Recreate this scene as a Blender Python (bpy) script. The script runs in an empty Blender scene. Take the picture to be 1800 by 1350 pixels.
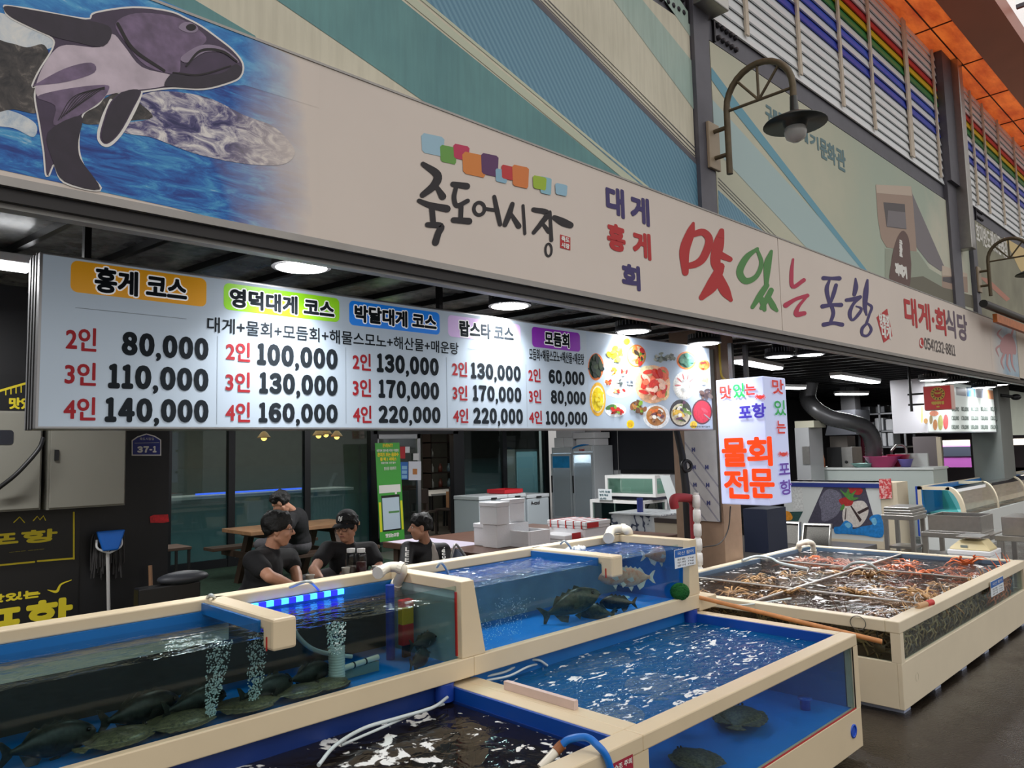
import bpy, bmesh, math, random
from mathutils import Vector, Matrix
sc = bpy.context.scene
C = sc.collection
RN = random.Random(7)
pi = math.pi
V = Vector
# ------------------------------------------------------------------ camera, sky, exposure
H = 1.75
FPX = 1332.9
yaw, pit, rol = math.radians(44.541), math.radians(4.9755), math.radians(-1.4195)
fw = V((math.sin(yaw) * math.cos(pit), math.cos(yaw) * math.cos(pit), math.sin(pit)))
r0 = fw.cross(V((0, 0, 1))).normalized()
u0 = r0.cross(fw)
rt = r0 * math.cos(rol) + u0 * math.sin(rol)
up = -r0 * math.sin(rol) + u0 * math.cos(rol)
EYE = V((0, 0, H))
cd = bpy.data.cameras.new('camera')
cam = bpy.data.objects.new('camera', cd)
C.objects.link(cam)
M = Matrix((rt, up, -fw)).transposed().to_4x4()
M.translation = EYE
cam.matrix_world = M
cd.sensor_width = 36
cd.lens = FPX / 1800 * 36
cd.clip_start = 0.05
cd.clip_end = 300
sc.camera = cam
w = bpy.data.worlds.new('sky')
sc.world = w
w.use_nodes = True
nt = w.node_tree
bg = nt.nodes['Background']
tc = nt.nodes.new('ShaderNodeTexCoord')
sp = nt.nodes.new('ShaderNodeSeparateXYZ')
rp = nt.nodes.new('ShaderNodeValToRGB')
nt.links.new(tc.outputs['Generated'], sp.inputs[0])
mr = nt.nodes.new('ShaderNodeMapRange')
mr.inputs[1].default_value = -1
mr.inputs[2].default_value = 1
nt.links.new(sp.outputs[2], mr.inputs[0])
nt.links.new(mr.outputs[0], rp.inputs[0])
nt.links.new(rp.outputs[0], bg.inputs[0])
e = rp.color_ramp.elements
e[0].position = 0.45
e[0].color = (.12, .115, .11, 1)
e[1].position = 1.0
e[1].color = (1.0, .97, .94, 1)
x = e.new(0.56)
x.color = (.34, .33, .32, 1)
x = e.new(0.72)
x.color = (.75, .73, .71, 1)
bg.inputs[1].default_value = 1.8
sc.view_settings.view_transform = 'Standard'
sc.view_settings.look = 'None'
sc.view_settings.exposure = 0.0
sc.view_settings.gamma = 1.0
sc.view_settings.use_curve_mapping = False
sc.cycles.use_denoising = True
sc.cycles.max_bounces = 8
sc.cycles.diffuse_bounces = 3
sc.cycles.glossy_bounces = 3
sc.cycles.transmission_bounces = 4
sc.cycles.transparent_max_bounces = 16
sc.cycles.volume_bounces = 0
sc.cycles.caustics_reflective = False
sc.cycles.caustics_refractive = False
sc.cycles.sample_clamp_indirect = 4.0


def area(name, loc, sx, sy, power, col=(1, 1, 1), rot=(0, 0, 0)):
    l = bpy.data.lights.new(name, 'AREA')
    l.shape = 'RECTANGLE'
    l.size, l.size_y = sx, sy
    l.energy = power
    l.color = col
    o = bpy.data.objects.new(name, l)
    C.objects.link(o)
    o.location = loc
    o.rotation_euler = rot
    return o


# ------------------------------------------------------------------ helpers
def ray(x, y):
    return rt * ((x - 900) / FPX) - up * ((y - 675) / FPX) + fw


def onY(x, y, Y):
    d = ray(x, y)
    return EYE + d * (Y / d.y)


def onX(x, y, X):
    d = ray(x, y)
    return EYE + d * (X / d.x)


def onZ(x, y, z):
    d = ray(x, y)
    return EYE + d * ((z - H) / d.z)


def lin(c):
    o = []
    for v in c[:3]:
        v = v / 255.0
        o.append(v / 12.92 if v <= .04045 else ((v + .055) / 1.055) ** 2.4)
    return (o[0], o[1], o[2], 1.0)


MC = {}


def mat(name, col, rough=.5, metal=0.0, es=0.0, nz=0.0, ns=8.0, bump=0.0, spec=.5, ecol=None, coat=0):
    """principled material; nz = strength of a noise that varies the colour, ns its scale, bump its relief"""
    if name in MC:
        return MC[name]
    m = bpy.data.materials.new(name)
    m.use_nodes = True
    t = m.node_tree
    b = t.nodes['Principled BSDF']
    c = lin(col)
    b.inputs['Base Color'].default_value = c
    b.inputs['Roughness'].default_value = rough
    b.inputs['Metallic'].default_value = metal
    b.inputs['Specular IOR Level'].default_value = spec
    if coat:
        b.inputs['Coat Weight'].default_value = coat
    if es:
        b.inputs['Emission Color'].default_value = lin(ecol) if ecol else c
        b.inputs['Emission Strength'].default_value = es
    if nz or bump:
        g = t.nodes.new('ShaderNodeTexCoord')
        n = t.nodes.new('ShaderNodeTexNoise')
        n.inputs['Scale'].default_value = ns
        n.inputs['Detail'].default_value = 6
        t.links.new(g.outputs['Object'], n.inputs['Vector'])
        if nz:
            mx = t.nodes.new('ShaderNodeMix')
            mx.data_type = 'RGBA'
            mx.blend_type = 'MULTIPLY'
            mx.inputs[0].default_value = 1
            r = t.nodes.new('ShaderNodeMapRange')
            r.inputs[1].default_value = .25
            r.inputs[2].default_value = .75
            r.inputs[3].default_value = 1 - nz
            r.inputs[4].default_value = 1 + nz * .6
            t.links.new(n.outputs[0], r.inputs[0])
            mx.inputs[6].default_value = c
            t.links.new(r.outputs[0], mx.inputs[7])
            t.links.new(mx.outputs[2], b.inputs['Base Color'])
        if bump:
            bp = t.nodes.new('ShaderNodeBump')
            bp.inputs['Strength'].default_value = bump
            bp.inputs['Distance'].default_value = .02
            t.links.new(n.outputs[0], bp.inputs['Height'])
            t.links.new(bp.outputs[0], b.inputs['Normal'])
    MC[name] = m
    return m


def newmat(name):
    m = bpy.data.materials.new(name)
    m.use_nodes = True
    t = m.node_tree
    return m, t, t.nodes['Principled BSDF'], t.nodes['Material Output']


def ramp(t, stops, fac=None, const=False):
    r = t.nodes.new('ShaderNodeValToRGB')
    el = r.color_ramp.elements
    if const:
        r.color_ramp.interpolation = 'CONSTANT'
    while len(el) < len(stops):
        el.new(.5)
    for e_, (p, c) in zip(el, stops):
        e_.position = p
        e_.color = lin(c)
    if fac is not None:
        t.links.new(fac, r.inputs[0])
    return r


def noise(t, scale, detail=5, rough=.55, vec=None, mscale=None, dist=0.0, rot=None):
    n = t.nodes.new('ShaderNodeTexNoise')
    n.inputs['Scale'].default_value = scale
    n.inputs['Detail'].default_value = detail
    n.inputs['Roughness'].default_value = rough
    n.inputs['Distortion'].default_value = dist
    if vec is None:
        g = t.nodes.new('ShaderNodeTexCoord')
        vec = g.outputs['Object']
    if mscale or rot:
        mp = t.nodes.new('ShaderNodeMapping')
        if mscale:
            mp.inputs['Scale'].default_value = mscale
        if rot:
            mp.inputs['Rotation'].default_value = rot
        t.links.new(vec, mp.inputs['Vector'])
        vec = mp.outputs[0]
    t.links.new(vec, n.inputs['Vector'])
    return n


def mixc(t, fac, a, b, blend='MIX'):
    mx = t.nodes.new('ShaderNodeMix')
    mx.data_type = 'RGBA'
    mx.blend_type = blend
    for idx, v in ((0, fac), (6, a), (7, b)):
        if isinstance(v, (int, float)):
            mx.inputs[idx].default_value = v
        elif isinstance(v, tuple):
            mx.inputs[idx].default_value = lin(v)
        else:
            t.links.new(v, mx.inputs[idx])
    return mx.outputs[2]


def math_(t, op, a, b=None):
    n = t.nodes.new('ShaderNodeMath')
    n.operation = op
    for i, v in enumerate((a, b)):
        if v is None:
            continue
        if isinstance(v, (int, float)):
            n.inputs[i].default_value = v
        else:
            t.links.new(v, n.inputs[i])
    return n.outputs[0]


def fresnel(t, ior):
    """the same reflectance from either side of a thin sheet"""
    fr = t.nodes.new('ShaderNodeFresnel')
    g = t.nodes.new('ShaderNodeNewGeometry')
    k = t.nodes.new('ShaderNodeMapRange')
    k.inputs[3].default_value = ior
    k.inputs[4].default_value = 1 / ior
    t.links.new(g.outputs['Backfacing'], k.inputs[0])
    t.links.new(k.outputs[0], fr.inputs['IOR'])
    return fr


def pane_mat(name, tint, refl=.06, rough=.02, bump=0.0):
    """window or tank glass: see-through with a fresnel reflection"""
    if name in MC:
        return MC[name]
    m, t, b, out = newmat(name)
    tr = t.nodes.new('ShaderNodeBsdfTransparent')
    tr.inputs[0].default_value = lin(tint)
    gl = t.nodes.new('ShaderNodeBsdfGlossy')
    gl.inputs['Roughness'].default_value = rough
    fr = fresnel(t, 1.45)
    mul = math_(t, 'MULTIPLY', fr.outputs[0], refl / .04)
    cl = t.nodes.new('ShaderNodeClamp')
    t.links.new(mul, cl.inputs[0])
    cl.inputs[2].default_value = .9
    mx = t.nodes.new('ShaderNodeMixShader')
    t.links.new(cl.outputs[0], mx.inputs[0])
    t.links.new(tr.outputs[0], mx.inputs[1])
    t.links.new(gl.outputs[0], mx.inputs[2])
    t.links.new(mx.outputs[0], out.inputs[0])
    MC[name] = m
    return m


class MB:
    """collects shapes and links them as one mesh object"""

    def __init__(s):
        s.v, s.f, s.mi, s.sm = [], [], [], []
        s.cur = 0

    def add(s, vs, fs, smooth=False):
        o = len(s.v)
        s.v += [tuple(p) for p in vs]
        for f_ in fs:
            s.f.append([i + o for i in f_])
            s.mi.append(s.cur)
            s.sm.append(smooth)
        return s

    def box(s, a, b):
        x0, x1 = sorted((a[0], b[0]))
        y0, y1 = sorted((a[1], b[1]))
        z0, z1 = sorted((a[2], b[2]))
        return s.add([(x0, y0, z0), (x1, y0, z0), (x1, y1, z0), (x0, y1, z0), (x0, y0, z1), (x1, y0, z1), (x1, y1, z1), (x0, y1, z1)],
                     [(0, 3, 2, 1), (4, 5, 6, 7), (0, 1, 5, 4), (1, 2, 6, 5), (2, 3, 7, 6), (3, 0, 4, 7)])

    def obox(s, c, size, rot=None, rz=0.0):
        m = rot if rot is not None else Matrix.Rotation(rz, 3, 'Z')
        c = V(c)
        hx, hy, hz = [q / 2 for q in size]
        ps = [c + m @ V((a * hx, b * hy, d * hz)) for d in (-1, 1) for b in (-1, 1) for a in (-1, 1)]
        return s.add(ps, [(0, 2, 3, 1), (4, 5, 7, 6), (0, 1, 5, 4), (1, 3, 7, 5), (3, 2, 6, 7), (2, 0, 4, 6)])

    def poly(s, pts):
        return s.add(pts, [tuple(range(len(pts)))])

    def prism(s, pts, d):
        d = V(d)
        n = len(pts)
        ps = [V(p) for p in pts] + [V(p) + d for p in pts]
        fs = [tuple(range(n))[::-1], tuple(range(n, 2 * n))]
        fs += [(i, (i + 1) % n, n + (i + 1) % n, n + i) for i in range(n)]
        return s.add(ps, fs)

    def tube(s, pts, r, n=8, cap=True, closed=False):
        pts = [V(p) for p in pts]
        rs = r if isinstance(r, (list, tuple)) else [r] * len(pts)
        vs, fs = [], []
        N = len(pts)
        prev = None
        for i, p in enumerate(pts):
            a = pts[(i - 1) % N] if (i or closed) else p
            b = pts[(i + 1) % N] if (i < N - 1 or closed) else p
            d = (b - a)
            d = d.normalized() if d.length > 1e-9 else V((0, 0, 1))
            if prev is None:
                q = d.orthogonal().normalized()
            else:
                q = (prev - d * prev.dot(d))
                q = q.normalized() if q.length > 1e-6 else d.orthogonal().normalized()
            prev = q
            w_ = d.cross(q)
            for k in range(n):
                t_ = 2 * pi * k / n
                vs.append(p + (q * math.cos(t_) + w_ * math.sin(t_)) * rs[i])
        for i in range(N if closed else N - 1):
            j = (i + 1) % N
            for k in range(n):
                fs.append((i * n + k, i * n + (k + 1) % n, j * n + (k + 1) % n, j * n + k))
        s.add(vs, fs, True)
        if cap and not closed:
            s.add(vs[:n], [tuple(range(n))[::-1]])
            s.add(vs[-n:], [tuple(range(n))])
        return s

    def cyl(s, a, b, r, r2=None, n=16):
        return s.tube([a, b], [r, r if r2 is None else r2], n)

    def lathe(s, prof, c=(0, 0, 0), n=24, ax=None):
        """profile of (radius, height) spun about the z axis at c (or about ax)"""
        m = Matrix.Identity(3) if ax is None else V((0, 0, 1)).rotation_difference(V(ax)).to_matrix()
        c = V(c)
        vs, fs = [], []
        for r, z in prof:
            for k in range(n):
                t_ = 2 * pi * k / n
                vs.append(c + m @ V((r * math.cos(t_), r * math.sin(t_), z)))
        for i in range(len(prof) - 1):
            for k in range(n):
                fs.append((i * n + k, i * n + (k + 1) % n, (i + 1) * n + (k + 1) % n, (i + 1) * n + k))
        return s.add(vs, fs, True)

    def ball(s, c, r, n=10, rot=None):
        if isinstance(r, (int, float)):
            r = (r, r, r)
        c = V(c)
        vs, fs = [], []
        for i in range(n + 1):
            a = pi * i / n
            for k in range(2 * n):
                b = pi * k / n
                p = V((r[0] * math.sin(a) * math.cos(b), r[1] * math.sin(a) * math.sin(b), r[2] * math.cos(a)))
                vs.append(c + (rot @ p if rot is not None else p))
        for i in range(n):
            for k in range(2 * n):
                q = (k + 1) % (2 * n)
                fs.append((i * 2 * n + k, (i + 1) * 2 * n + k, (i + 1) * 2 * n + q, i * 2 * n + q))
        return s.add(vs, fs, True)

    def capsule(s, a, b, ra, rb=None, n=10):
        a, b = V(a), V(b)
        rb = ra if rb is None else rb
        d = b - a
        L = d.length
        d = d / L if L > 1e-9 else V((0, 0, 1))
        pts, rs = [], []
        for k in range(4):
            t = pi / 2 * (1 - k / 4)
            pts.append(a - d * ra * math.sin(t))
            rs.append(max(ra * math.cos(t), 1e-4))
        pts += [a, b]
        rs += [ra, rb]
        for k in range(1, 5):
            t = pi / 2 * k / 4
            pts.append(b + d * rb * math.sin(t))
            rs.append(max(rb * math.cos(t), 1e-4))
        return s.tube(pts, rs, n)

    def each(s, name, m, parent=None):
        """one part for each separate group of faces (faces that share no point)"""
        root = list(range(len(s.v)))

        def find(i):
            while root[i] != i:
                root[i] = root[root[i]]
                i = root[i]
            return i
        for f_ in s.f:
            for i in f_[1:]:
                root[find(i)] = find(f_[0])
        parts = {}
        for f_ in s.f:
            parts.setdefault(find(f_[0]), []).append(f_)
        for fs in parts.values():
            q = MB()
            ids = sorted({i for f_ in fs for i in f_})
            mp = {i: k for k, i in enumerate(ids)}
            q.add([s.v[i] for i in ids], [[mp[i] for i in f_] for f_ in fs])
            q.build(name, m, parent)

    def build(s, name, m, parent=None, bevel=0.0, segs=2):
        me = bpy.data.meshes.new(name)
        me.from_pydata(s.v, [], s.f)
        for mm in (m if isinstance(m, (list, tuple)) else [m]):
            me.materials.append(mm)
        me.polygons.foreach_set('material_index', s.mi)
        me.polygons.foreach_set('use_smooth', s.sm)
        me.update()
        o = bpy.data.objects.new(name, me)
        C.objects.link(o)
        if bevel:
            b = o.modifiers.new('edge', 'BEVEL')
            b.width = bevel
            b.segments = segs
            b.limit_method = 'ANGLE'
            b.angle_limit = .6
        if parent is not None:
            hang(o, parent)
        return o


def world_of(o):
    m = Matrix.LocRotScale(o.location, o.rotation_euler, o.scale)
    if o.parent:
        return world_of(o.parent) @ o.matrix_parent_inverse @ m
    return m


def hang(o, parent):
    o.parent = parent
    o.matrix_parent_inverse = world_of(parent).inverted()


def tag(o, label, cat, group=None, kind=None):
    o['label'] = label
    o['category'] = cat
    if group:
        o['group'] = group
    if kind:
        o['kind'] = kind
    return o


def thing(name, label, cat, loc=(0, 0, 0), group=None):
    o = bpy.data.objects.new(name, None)
    C.objects.link(o)
    o.empty_display_size = .1
    o.location = loc
    return tag(o, label, cat, group)


def struct(o, label=None):
    o['kind'] = 'structure'
    if label:
        o['label'] = label
    return o


def dup(root, loc=None, rotz=None, label=None, group=None, scale=None):
    r = root.copy()
    C.objects.link(r)
    if loc is not None:
        r.location = loc
    if rotz is not None:
        r.rotation_euler = (0, 0, rotz)
    if scale is not None:
        r.scale = (scale,) * 3
    if label:
        r['label'] = label
    if group:
        r['group'] = group
    for ch in list(root.children):
        c = ch.copy()
        C.objects.link(c)
        c.parent = r
        for g in ch.children:
            d = g.copy()
            C.objects.link(d)
            d.parent = c
    return r


def spline(pts, k=6):
    """Catmull-Rom through points of any dimension"""
    P = [V(p) for p in pts]
    if len(P) < 3:
        return P
    out = []
    for i in range(len(P) - 1):
        a = P[i - 1] if i else P[0] * 2 - P[1]
        b, c = P[i], P[i + 1]
        d = P[i + 2] if i + 2 < len(P) else P[-1] * 2 - P[-2]
        for j in range(k):
            t = j / k
            out.append(.5 * ((2 * b) + (c - a) * t + (2 * a - 5 * b + 4 * c - d) * t * t + (3 * b - a - 3 * c + d) * t ** 3))
    out.append(P[-1])
    return out


TXT = {}


def glyphs(s):
    """flat outline of a line of text: 2D points, faces, boundary edges"""
    if s in TXT:
        return TXT[s]
    cu = bpy.data.curves.new('t', 'FONT')
    cu.body = s
    cu.size = 1
    cu.resolution_u = 3
    o = bpy.data.objects.new('t', cu)
    C.objects.link(o)
    dg = bpy.context.evaluated_depsgraph_get()
    me = bpy.data.meshes.new_from_object(o.evaluated_get(dg))
    C.objects.unlink(o)
    bpy.data.objects.remove(o)
    vs = [(v.co.x, v.co.y) for v in me.vertices]
    fs = [list(p.vertices) for p in me.polygons]
    cnt = {}
    for f_ in fs:
        for i in range(len(f_)):
            k = tuple(sorted((f_[i], f_[(i + 1) % len(f_)])))
            cnt[k] = cnt.get(k, 0) + 1
    ed = [k for k, n in cnt.items() if n == 1]
    bpy.data.meshes.remove(me)
    TXT[s] = (vs, fs, ed)
    return TXT[s]


class Pl:
    """a flat face in the place: o a point on it, u to the right and v upward as one looks at it"""

    def __init__(s, o, u, v):
        s.o, s.u, s.v = V(o), V(u).normalized(), V(v).normalized()
        s.n = s.u.cross(s.v)

    def uv(s, x, y):
        d = ray(x, y)
        t = (s.o - EYE).dot(s.n) / d.dot(s.n)
        p = EYE + d * t - s.o
        return p.dot(s.u), p.dot(s.v)

    def at(s, u, v, l=0.0):
        return s.o + s.u * u + s.v * v + s.n * l

    def p(s, x, y, l=0.0):
        return s.at(*s.uv(x, y), l)

    # shapes given in photo pixels; every face is lifted a hair more than the last so that no two coincide
    k = 0

    def step(s):
        Pl.k = (Pl.k + 1) % 220
        return Pl.k * 3e-6

    def shape(s, mb, pts, l=.002):
        l += s.step()
        return mb.poly([s.p(x, y, l) for x, y in pts])

    def curve(s, mb, pts, l=.002, k=5):
        """closed smooth outline"""
        P = list(pts) + [pts[0]]
        n = len(pts)
        out = []
        for i in range(n):
            a, b, c, d = V(pts[i - 1]), V(pts[i]), V(pts[(i + 1) % n]), V(pts[(i + 2) % n])
            for j in range(k):
                t = j / k
                q = .5 * ((2 * b) + (c - a) * t + (2 * a - 5 * b + 4 * c - d) * t * t + (3 * b - a - 3 * c + d) * t ** 3)
                out.append((q[0], q[1]))
        return s.shape(mb, out, l)

    def stroke(s, mb, pts, l=.002, smooth=True, wk=1.0):
        """brush stroke through (x, y, width) pixels"""
        P = [V(p) for p in pts]
        if smooth and len(P) > 2:
            P = spline(P, 6)
        L, R_ = [], []
        for i, p in enumerate(P):
            a, b = P[max(0, i - 1)], P[min(len(P) - 1, i + 1)]
            d = V((b[0] - a[0], b[1] - a[1]))
            d = d.normalized() if d.length > 1e-6 else V((1, 0))
            n = V((-d[1], d[0])) * (max(p[2], .3) * .5 * wk)
            L.append((p[0] + n[0], p[1] + n[1]))
            R_.append((p[0] - n[0], p[1] - n[1]))
        for i in range(len(P) - 1):
            s.shape(mb, [L[i], L[i + 1], R_[i + 1], R_[i]], l)
        for i in (0, len(P) - 1):
            p = P[i]
            s.disc(mb, p[0], p[1], p[2] * .5 * wk, p[2] * .5 * wk, l, 10)
        return mb

    def disc(s, mb, x, y, rx, ry, l=.002, n=20, rot=0.0):
        c_, s_ = math.cos(rot), math.sin(rot)
        return s.shape(mb, [(x + rx * math.cos(2 * pi * k / n) * c_ - ry * math.sin(2 * pi * k / n) * s_,
                             y + rx * math.cos(2 * pi * k / n) * s_ + ry * math.sin(2 * pi * k / n) * c_) for k in range(n)], l)

    # shapes in face metres
    def rect(s, mb, u0, v0, u1, v1, l=.002, r=0.0):
        if r:
            pts = []
            for cx, cy, a0 in ((u1 - r, v1 - r, 0), (u0 + r, v1 - r, pi / 2), (u0 + r, v0 + r, pi), (u1 - r, v0 + r, 1.5 * pi)):
                for k in range(5):
                    a = a0 + k * pi / 8
                    pts.append((cx + r * math.cos(a), cy + r * math.sin(a)))
            return mb.poly([s.at(a, b, l) for a, b in pts])
        return mb.poly([s.at(u0, v0, l), s.at(u1, v0, l), s.at(u1, v1, l), s.at(u0, v1, l)])

    def text(s, mb, txt, box, bold=0.0, l=.003):
        """text stretched to the box (u0, v0, u1, v1); bold = extra line weight in metres"""
        u0, v0, u1, v1 = box
        vs, fs, ed = glyphs(txt)
        xs = [p[0] for p in vs]
        ys = [p[1] for p in vs]
        ax, bx, ay, by = min(xs), max(xs), min(ys), max(ys)
        kx = (u1 - u0 - 2 * bold) / max(bx - ax, 1e-6)
        ky = (v1 - v0 - 2 * bold) / max(by - ay, 1e-6)
        q = [(u0 + bold + (x - ax) * kx, v0 + bold + (y - ay) * ky) for x, y in vs]
        mb.add([s.at(a, b, l) for a, b in q], fs)
        if bold > 0:
            seen = set()
            for i, j in ed:
                a, b = V(q[i]), V(q[j])
                d = b - a
                if d.length < 1e-7:
                    continue
                n = V((-d[1], d[0])).normalized() * bold
                e_ = l + s.step()
                mb.add([s.at(*(a + n), e_), s.at(*(b + n), e_), s.at(*(b - n), e_), s.at(*(a - n), e_)], [(3, 2, 1, 0)])
                for k in (i, j):
                    if k not in seen:
                        seen.add(k)
                        c = q[k]
                        e_ = l + s.step()
                        mb.add([s.at(c[0] + bold * math.cos(pi * t / 3), c[1] + bold * math.sin(pi * t / 3), e_) for t in range(6)], [tuple(range(6))])
        return mb

    def digits(s, mb, txt, bl, tr, bold=0.0, l=.003):
        """figures with flagged ones, set between the photo pixels of the baseline's left end and the top right corner"""
        a, b = s.uv(*bl), s.uv(*tr)
        cell = [{',': .4, '1': .72, '-': .55, ')': .45}.get(c, 1) for c in txt]
        w_ = (b[0] - a[0]) / sum(cell)
        h = b[1] - a[1]
        x = a[0]
        for c, q in zip(txt, cell):
            g = w_ * .04
            v0, v1 = (a[1] - h * .16, a[1] + h * .2) if c == ',' else ((a[1] + h * .38, a[1] + h * .5) if c == '-' else (a[1], b[1]))
            s.text(mb, chr(ord(c) + 0xFEE0) if c.isdigit() else c, (x + g, v0, x + q * w_ - g, v1), min(bold, (q * w_ - 2 * g) * .2), l)
            x += q * w_

    def ptext(s, mb, txt, bl, tr, bold=0.0, l=.003):
        """text between the photo pixels of its lower left and upper right corners"""
        a, b = s.uv(*bl), s.uv(*tr)
        return s.text(mb, txt, (a[0], a[1], b[0], b[1]), bold, l)


def PlY(y):
    return Pl((0, y, 0), (1, 0, 0), (0, 0, 1))


def PlX(x):
    return Pl((x, 0, 0), (0, -1, 0), (0, 0, 1))


# common finishes
CREAM = mat('cream_plastic', (216, 198, 166), .38, nz=.06, ns=3)
CREAM2 = mat('pale_cream_plastic', (221, 208, 182), .4, nz=.06, ns=3)
BLUEL = mat('blue_tank_lining', (20, 104, 176), .35, nz=.1, ns=5)
STEEL = mat('brushed_steel', (176, 174, 170), .32, 1.0, nz=.08, ns=20)
DSTEEL = mat('grey_painted_steel', (98, 97, 106), .5, .2, nz=.12, ns=6)
BLACK = mat('black_plastic', (22, 22, 24), .45)
WHITE = mat('white_plastic', (232, 232, 230), .45)
PVC = mat('white_pvc', (232, 226, 210), .3, nz=.08, ns=12)
FOAM = mat('styrofoam', (236, 237, 240), .85, bump=.15, ns=90)
INK = mat('black_ink', (34, 28, 32), .6)
RED = mat('red_ink', (188, 40, 42), .6)
NAVY = mat('navy_ink', (62, 50, 108), .6)
GREENI = mat('green_ink', (84, 142, 76), .6)
WHITEI = mat('white_ink', (236, 234, 228), .6)
YEL = mat('yellow_ink', (226, 206, 40), .6)
# ------------------------------------------------------------------ the setting
# wet road
m, t, b, out = newmat('wet_asphalt')
n1 = noise(t, 1.1, 6, .6)
n2 = noise(t, 60, 3, .6)
rr = ramp(t, [(.3, (32, 27, 22)), (.62, (58, 50, 42))], n1.outputs[0])
r2_ = ramp(t, [(.35, (120, 120, 120)), (.7, (255, 255, 255))], n2.outputs[0])
t.links.new(mixc(t, .8, rr.outputs[0], r2_.outputs[0], 'MULTIPLY'), b.inputs['Base Color'])
rg = t.nodes.new('ShaderNodeMapRange')
rg.inputs[1].default_value, rg.inputs[2].default_value = .38, .62
rg.inputs[3].default_value, rg.inputs[4].default_value = .07, .4
t.links.new(n1.outputs[0], rg.inputs[0])
t.links.new(rg.outputs[0], b.inputs['Roughness'])
bp = t.nodes.new('ShaderNodeBump')
bp.inputs['Strength'].default_value = .35
bp.inputs['Distance'].default_value = .008
t.links.new(n2.outputs[0], bp.inputs['Height'])
t.links.new(bp.outputs[0], b.inputs['Normal'])
ASPH = m
struct(MB().box((-10, -8, -.2), (45, 14, 0)).build('floor', ASPH))
TURF = mat('green_turf', (34, 62, 44), .9, nz=.35, ns=30, bump=.4)
struct(MB().box((-5, 4.6, 0), (6.8, 11.05, .15)).build('floor_patio', TURF))
struct(MB().box((6.801, 4.6, 0), (12.4, 11.05, .15)).build('floor_side', mat('damp_concrete', (92, 88, 84), .35, nz=.2, ns=2)))
struct(MB().box((-5, 11.05, 0), (16, 15.3, .15)).build('floor_inside', mat('inner_floor', (96, 92, 86), .4, nz=.15)))
# canopy ceiling: dark painted deck with raised seams
m, t, b, out = newmat('canopy_deck')
n1 = noise(t, 2.2, 7, .65, mscale=(1, .7, 1))
n2 = noise(t, 9, 4, .6)
rr = ramp(t, [(.35, (112, 112, 114)), (.5, (150, 150, 150)), (.62, (186, 184, 176)), (.74, (170, 140, 116))], n1.outputs[0])
t.links.new(mixc(t, .5, rr.outputs[0], ramp(t, [(.4, (90, 90, 90)), (.6, (255, 255, 255))], n2.outputs[0]).outputs[0], 'MULTIPLY'), b.inputs['Base Color'])
b.inputs['Roughness'].default_value = .22
b.inputs['Metallic'].default_value = .1
DECK = m
ceil = struct(MB().box((-6, 3.34, 2.95), (30, 15.3, 3.05)).build('ceiling', DECK))
sm = mat('seam_metal', (34, 34, 36), .3, .3)
mb = MB()
xx = -9.0
while xx < 30:
    # seams run back from the sign, a little aslant
    a, bq = V((xx + .45, 3.4, 2.93)), V((xx - .12 * 7.8 + .45, 11.2, 2.93))
    if bq.x > -6 and a.x < 29.8:
        d = (bq - a)
        mb.obox((a + bq) / 2, (.035, d.length, .04), rz=math.atan2(-d.x, d.y))
    xx += .46
hang(mb.build('ceiling_seam', sm), ceil)
# back wall of the restaurant: glazed front
WALLD = mat('dark_wall', (44, 44, 47), .7, nz=.1)
FRAME = mat('black_window_frame', (24, 26, 30), .35, .3)
GLASS = pane_mat('shop_glass', (206, 220, 220), .05)
m, t, b, out = newmat('frosted_film')
g = t.nodes.new('ShaderNodeTexCoord')
s_ = t.nodes.new('ShaderNodeSeparateXYZ')
t.links.new(g.outputs['Object'], s_.inputs[0])
k_ = t.nodes.new('ShaderNodeMapRange')
k_.inputs[1].default_value, k_.inputs[2].default_value = .55, 1.6
k_.inputs[3].default_value, k_.inputs[4].default_value = .8, .06
t.links.new(s_.outputs[2], k_.inputs[0])
tr_ = t.nodes.new('ShaderNodeBsdfTransparent')
mx_ = t.nodes.new('ShaderNodeMixShader')
b.inputs['Base Color'].default_value = lin((150, 186, 190))
t.links.new(k_.outputs[0], mx_.inputs[0])
t.links.new(tr_.outputs[0], mx_.inputs[1])
t.links.new(b.outputs[0], mx_.inputs[2])
t.links.new(mx_.outputs[0], out.inputs[0])
FROST = m
WB = 11.0
struct(MB().box((-6, WB + 4.2, 0), (16, WB + 4.3, 3)).build('wall_back', mat('inner_wall', (104, 104, 96), .8, nz=.12)))
struct(MB().box((-6, WB, 2.25), (12.4, WB + .12, 2.95)).build('wall_lintel', WALLD))
edges = [onY(296, 800, WB).x, onY(408, 800, WB).x, onY(541, 800, WB).x, onY(656, 800, WB).x]
for i in range(3):
    a, bq = edges[i], edges[i + 1]
    win = struct(MB().box((a - .05, WB, .15), (a + .05, WB + .1, 2.25)).box((a, WB + .01, .15), (bq, WB + .09, .27)).box((a, WB + .01, 2.16), (bq, WB + .09, 2.25)).build('window_%d' % (i + 1), FRAME))
    hang(MB().box((a + .05, WB + .04, .27), (bq - .05, WB + .05, 2.16)).build('window_pane', GLASS), win)
    hang(MB().add([(a + .05, WB + .055, .27), (bq - .05, WB + .055, .27), (bq - .05, WB + .055, 1.6), (a + .05, WB + .055, 1.6)], [(0, 1, 2, 3)]).build('frosted_film', FROST), win)
a, bq = edges[3], onY(805, 800, WB).x
mid = onY(741, 800, WB).x
dr = struct(MB().box((a - .06, WB - .02, .15), (a + .08, WB + .1, 2.25)).box((bq - .12, WB - .02, .15), (bq + .14, WB + .1, 2.25)).box((a, WB - .02, 2.08), (bq, WB + .1, 2.25)).build('door_1', FRAME))
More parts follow.
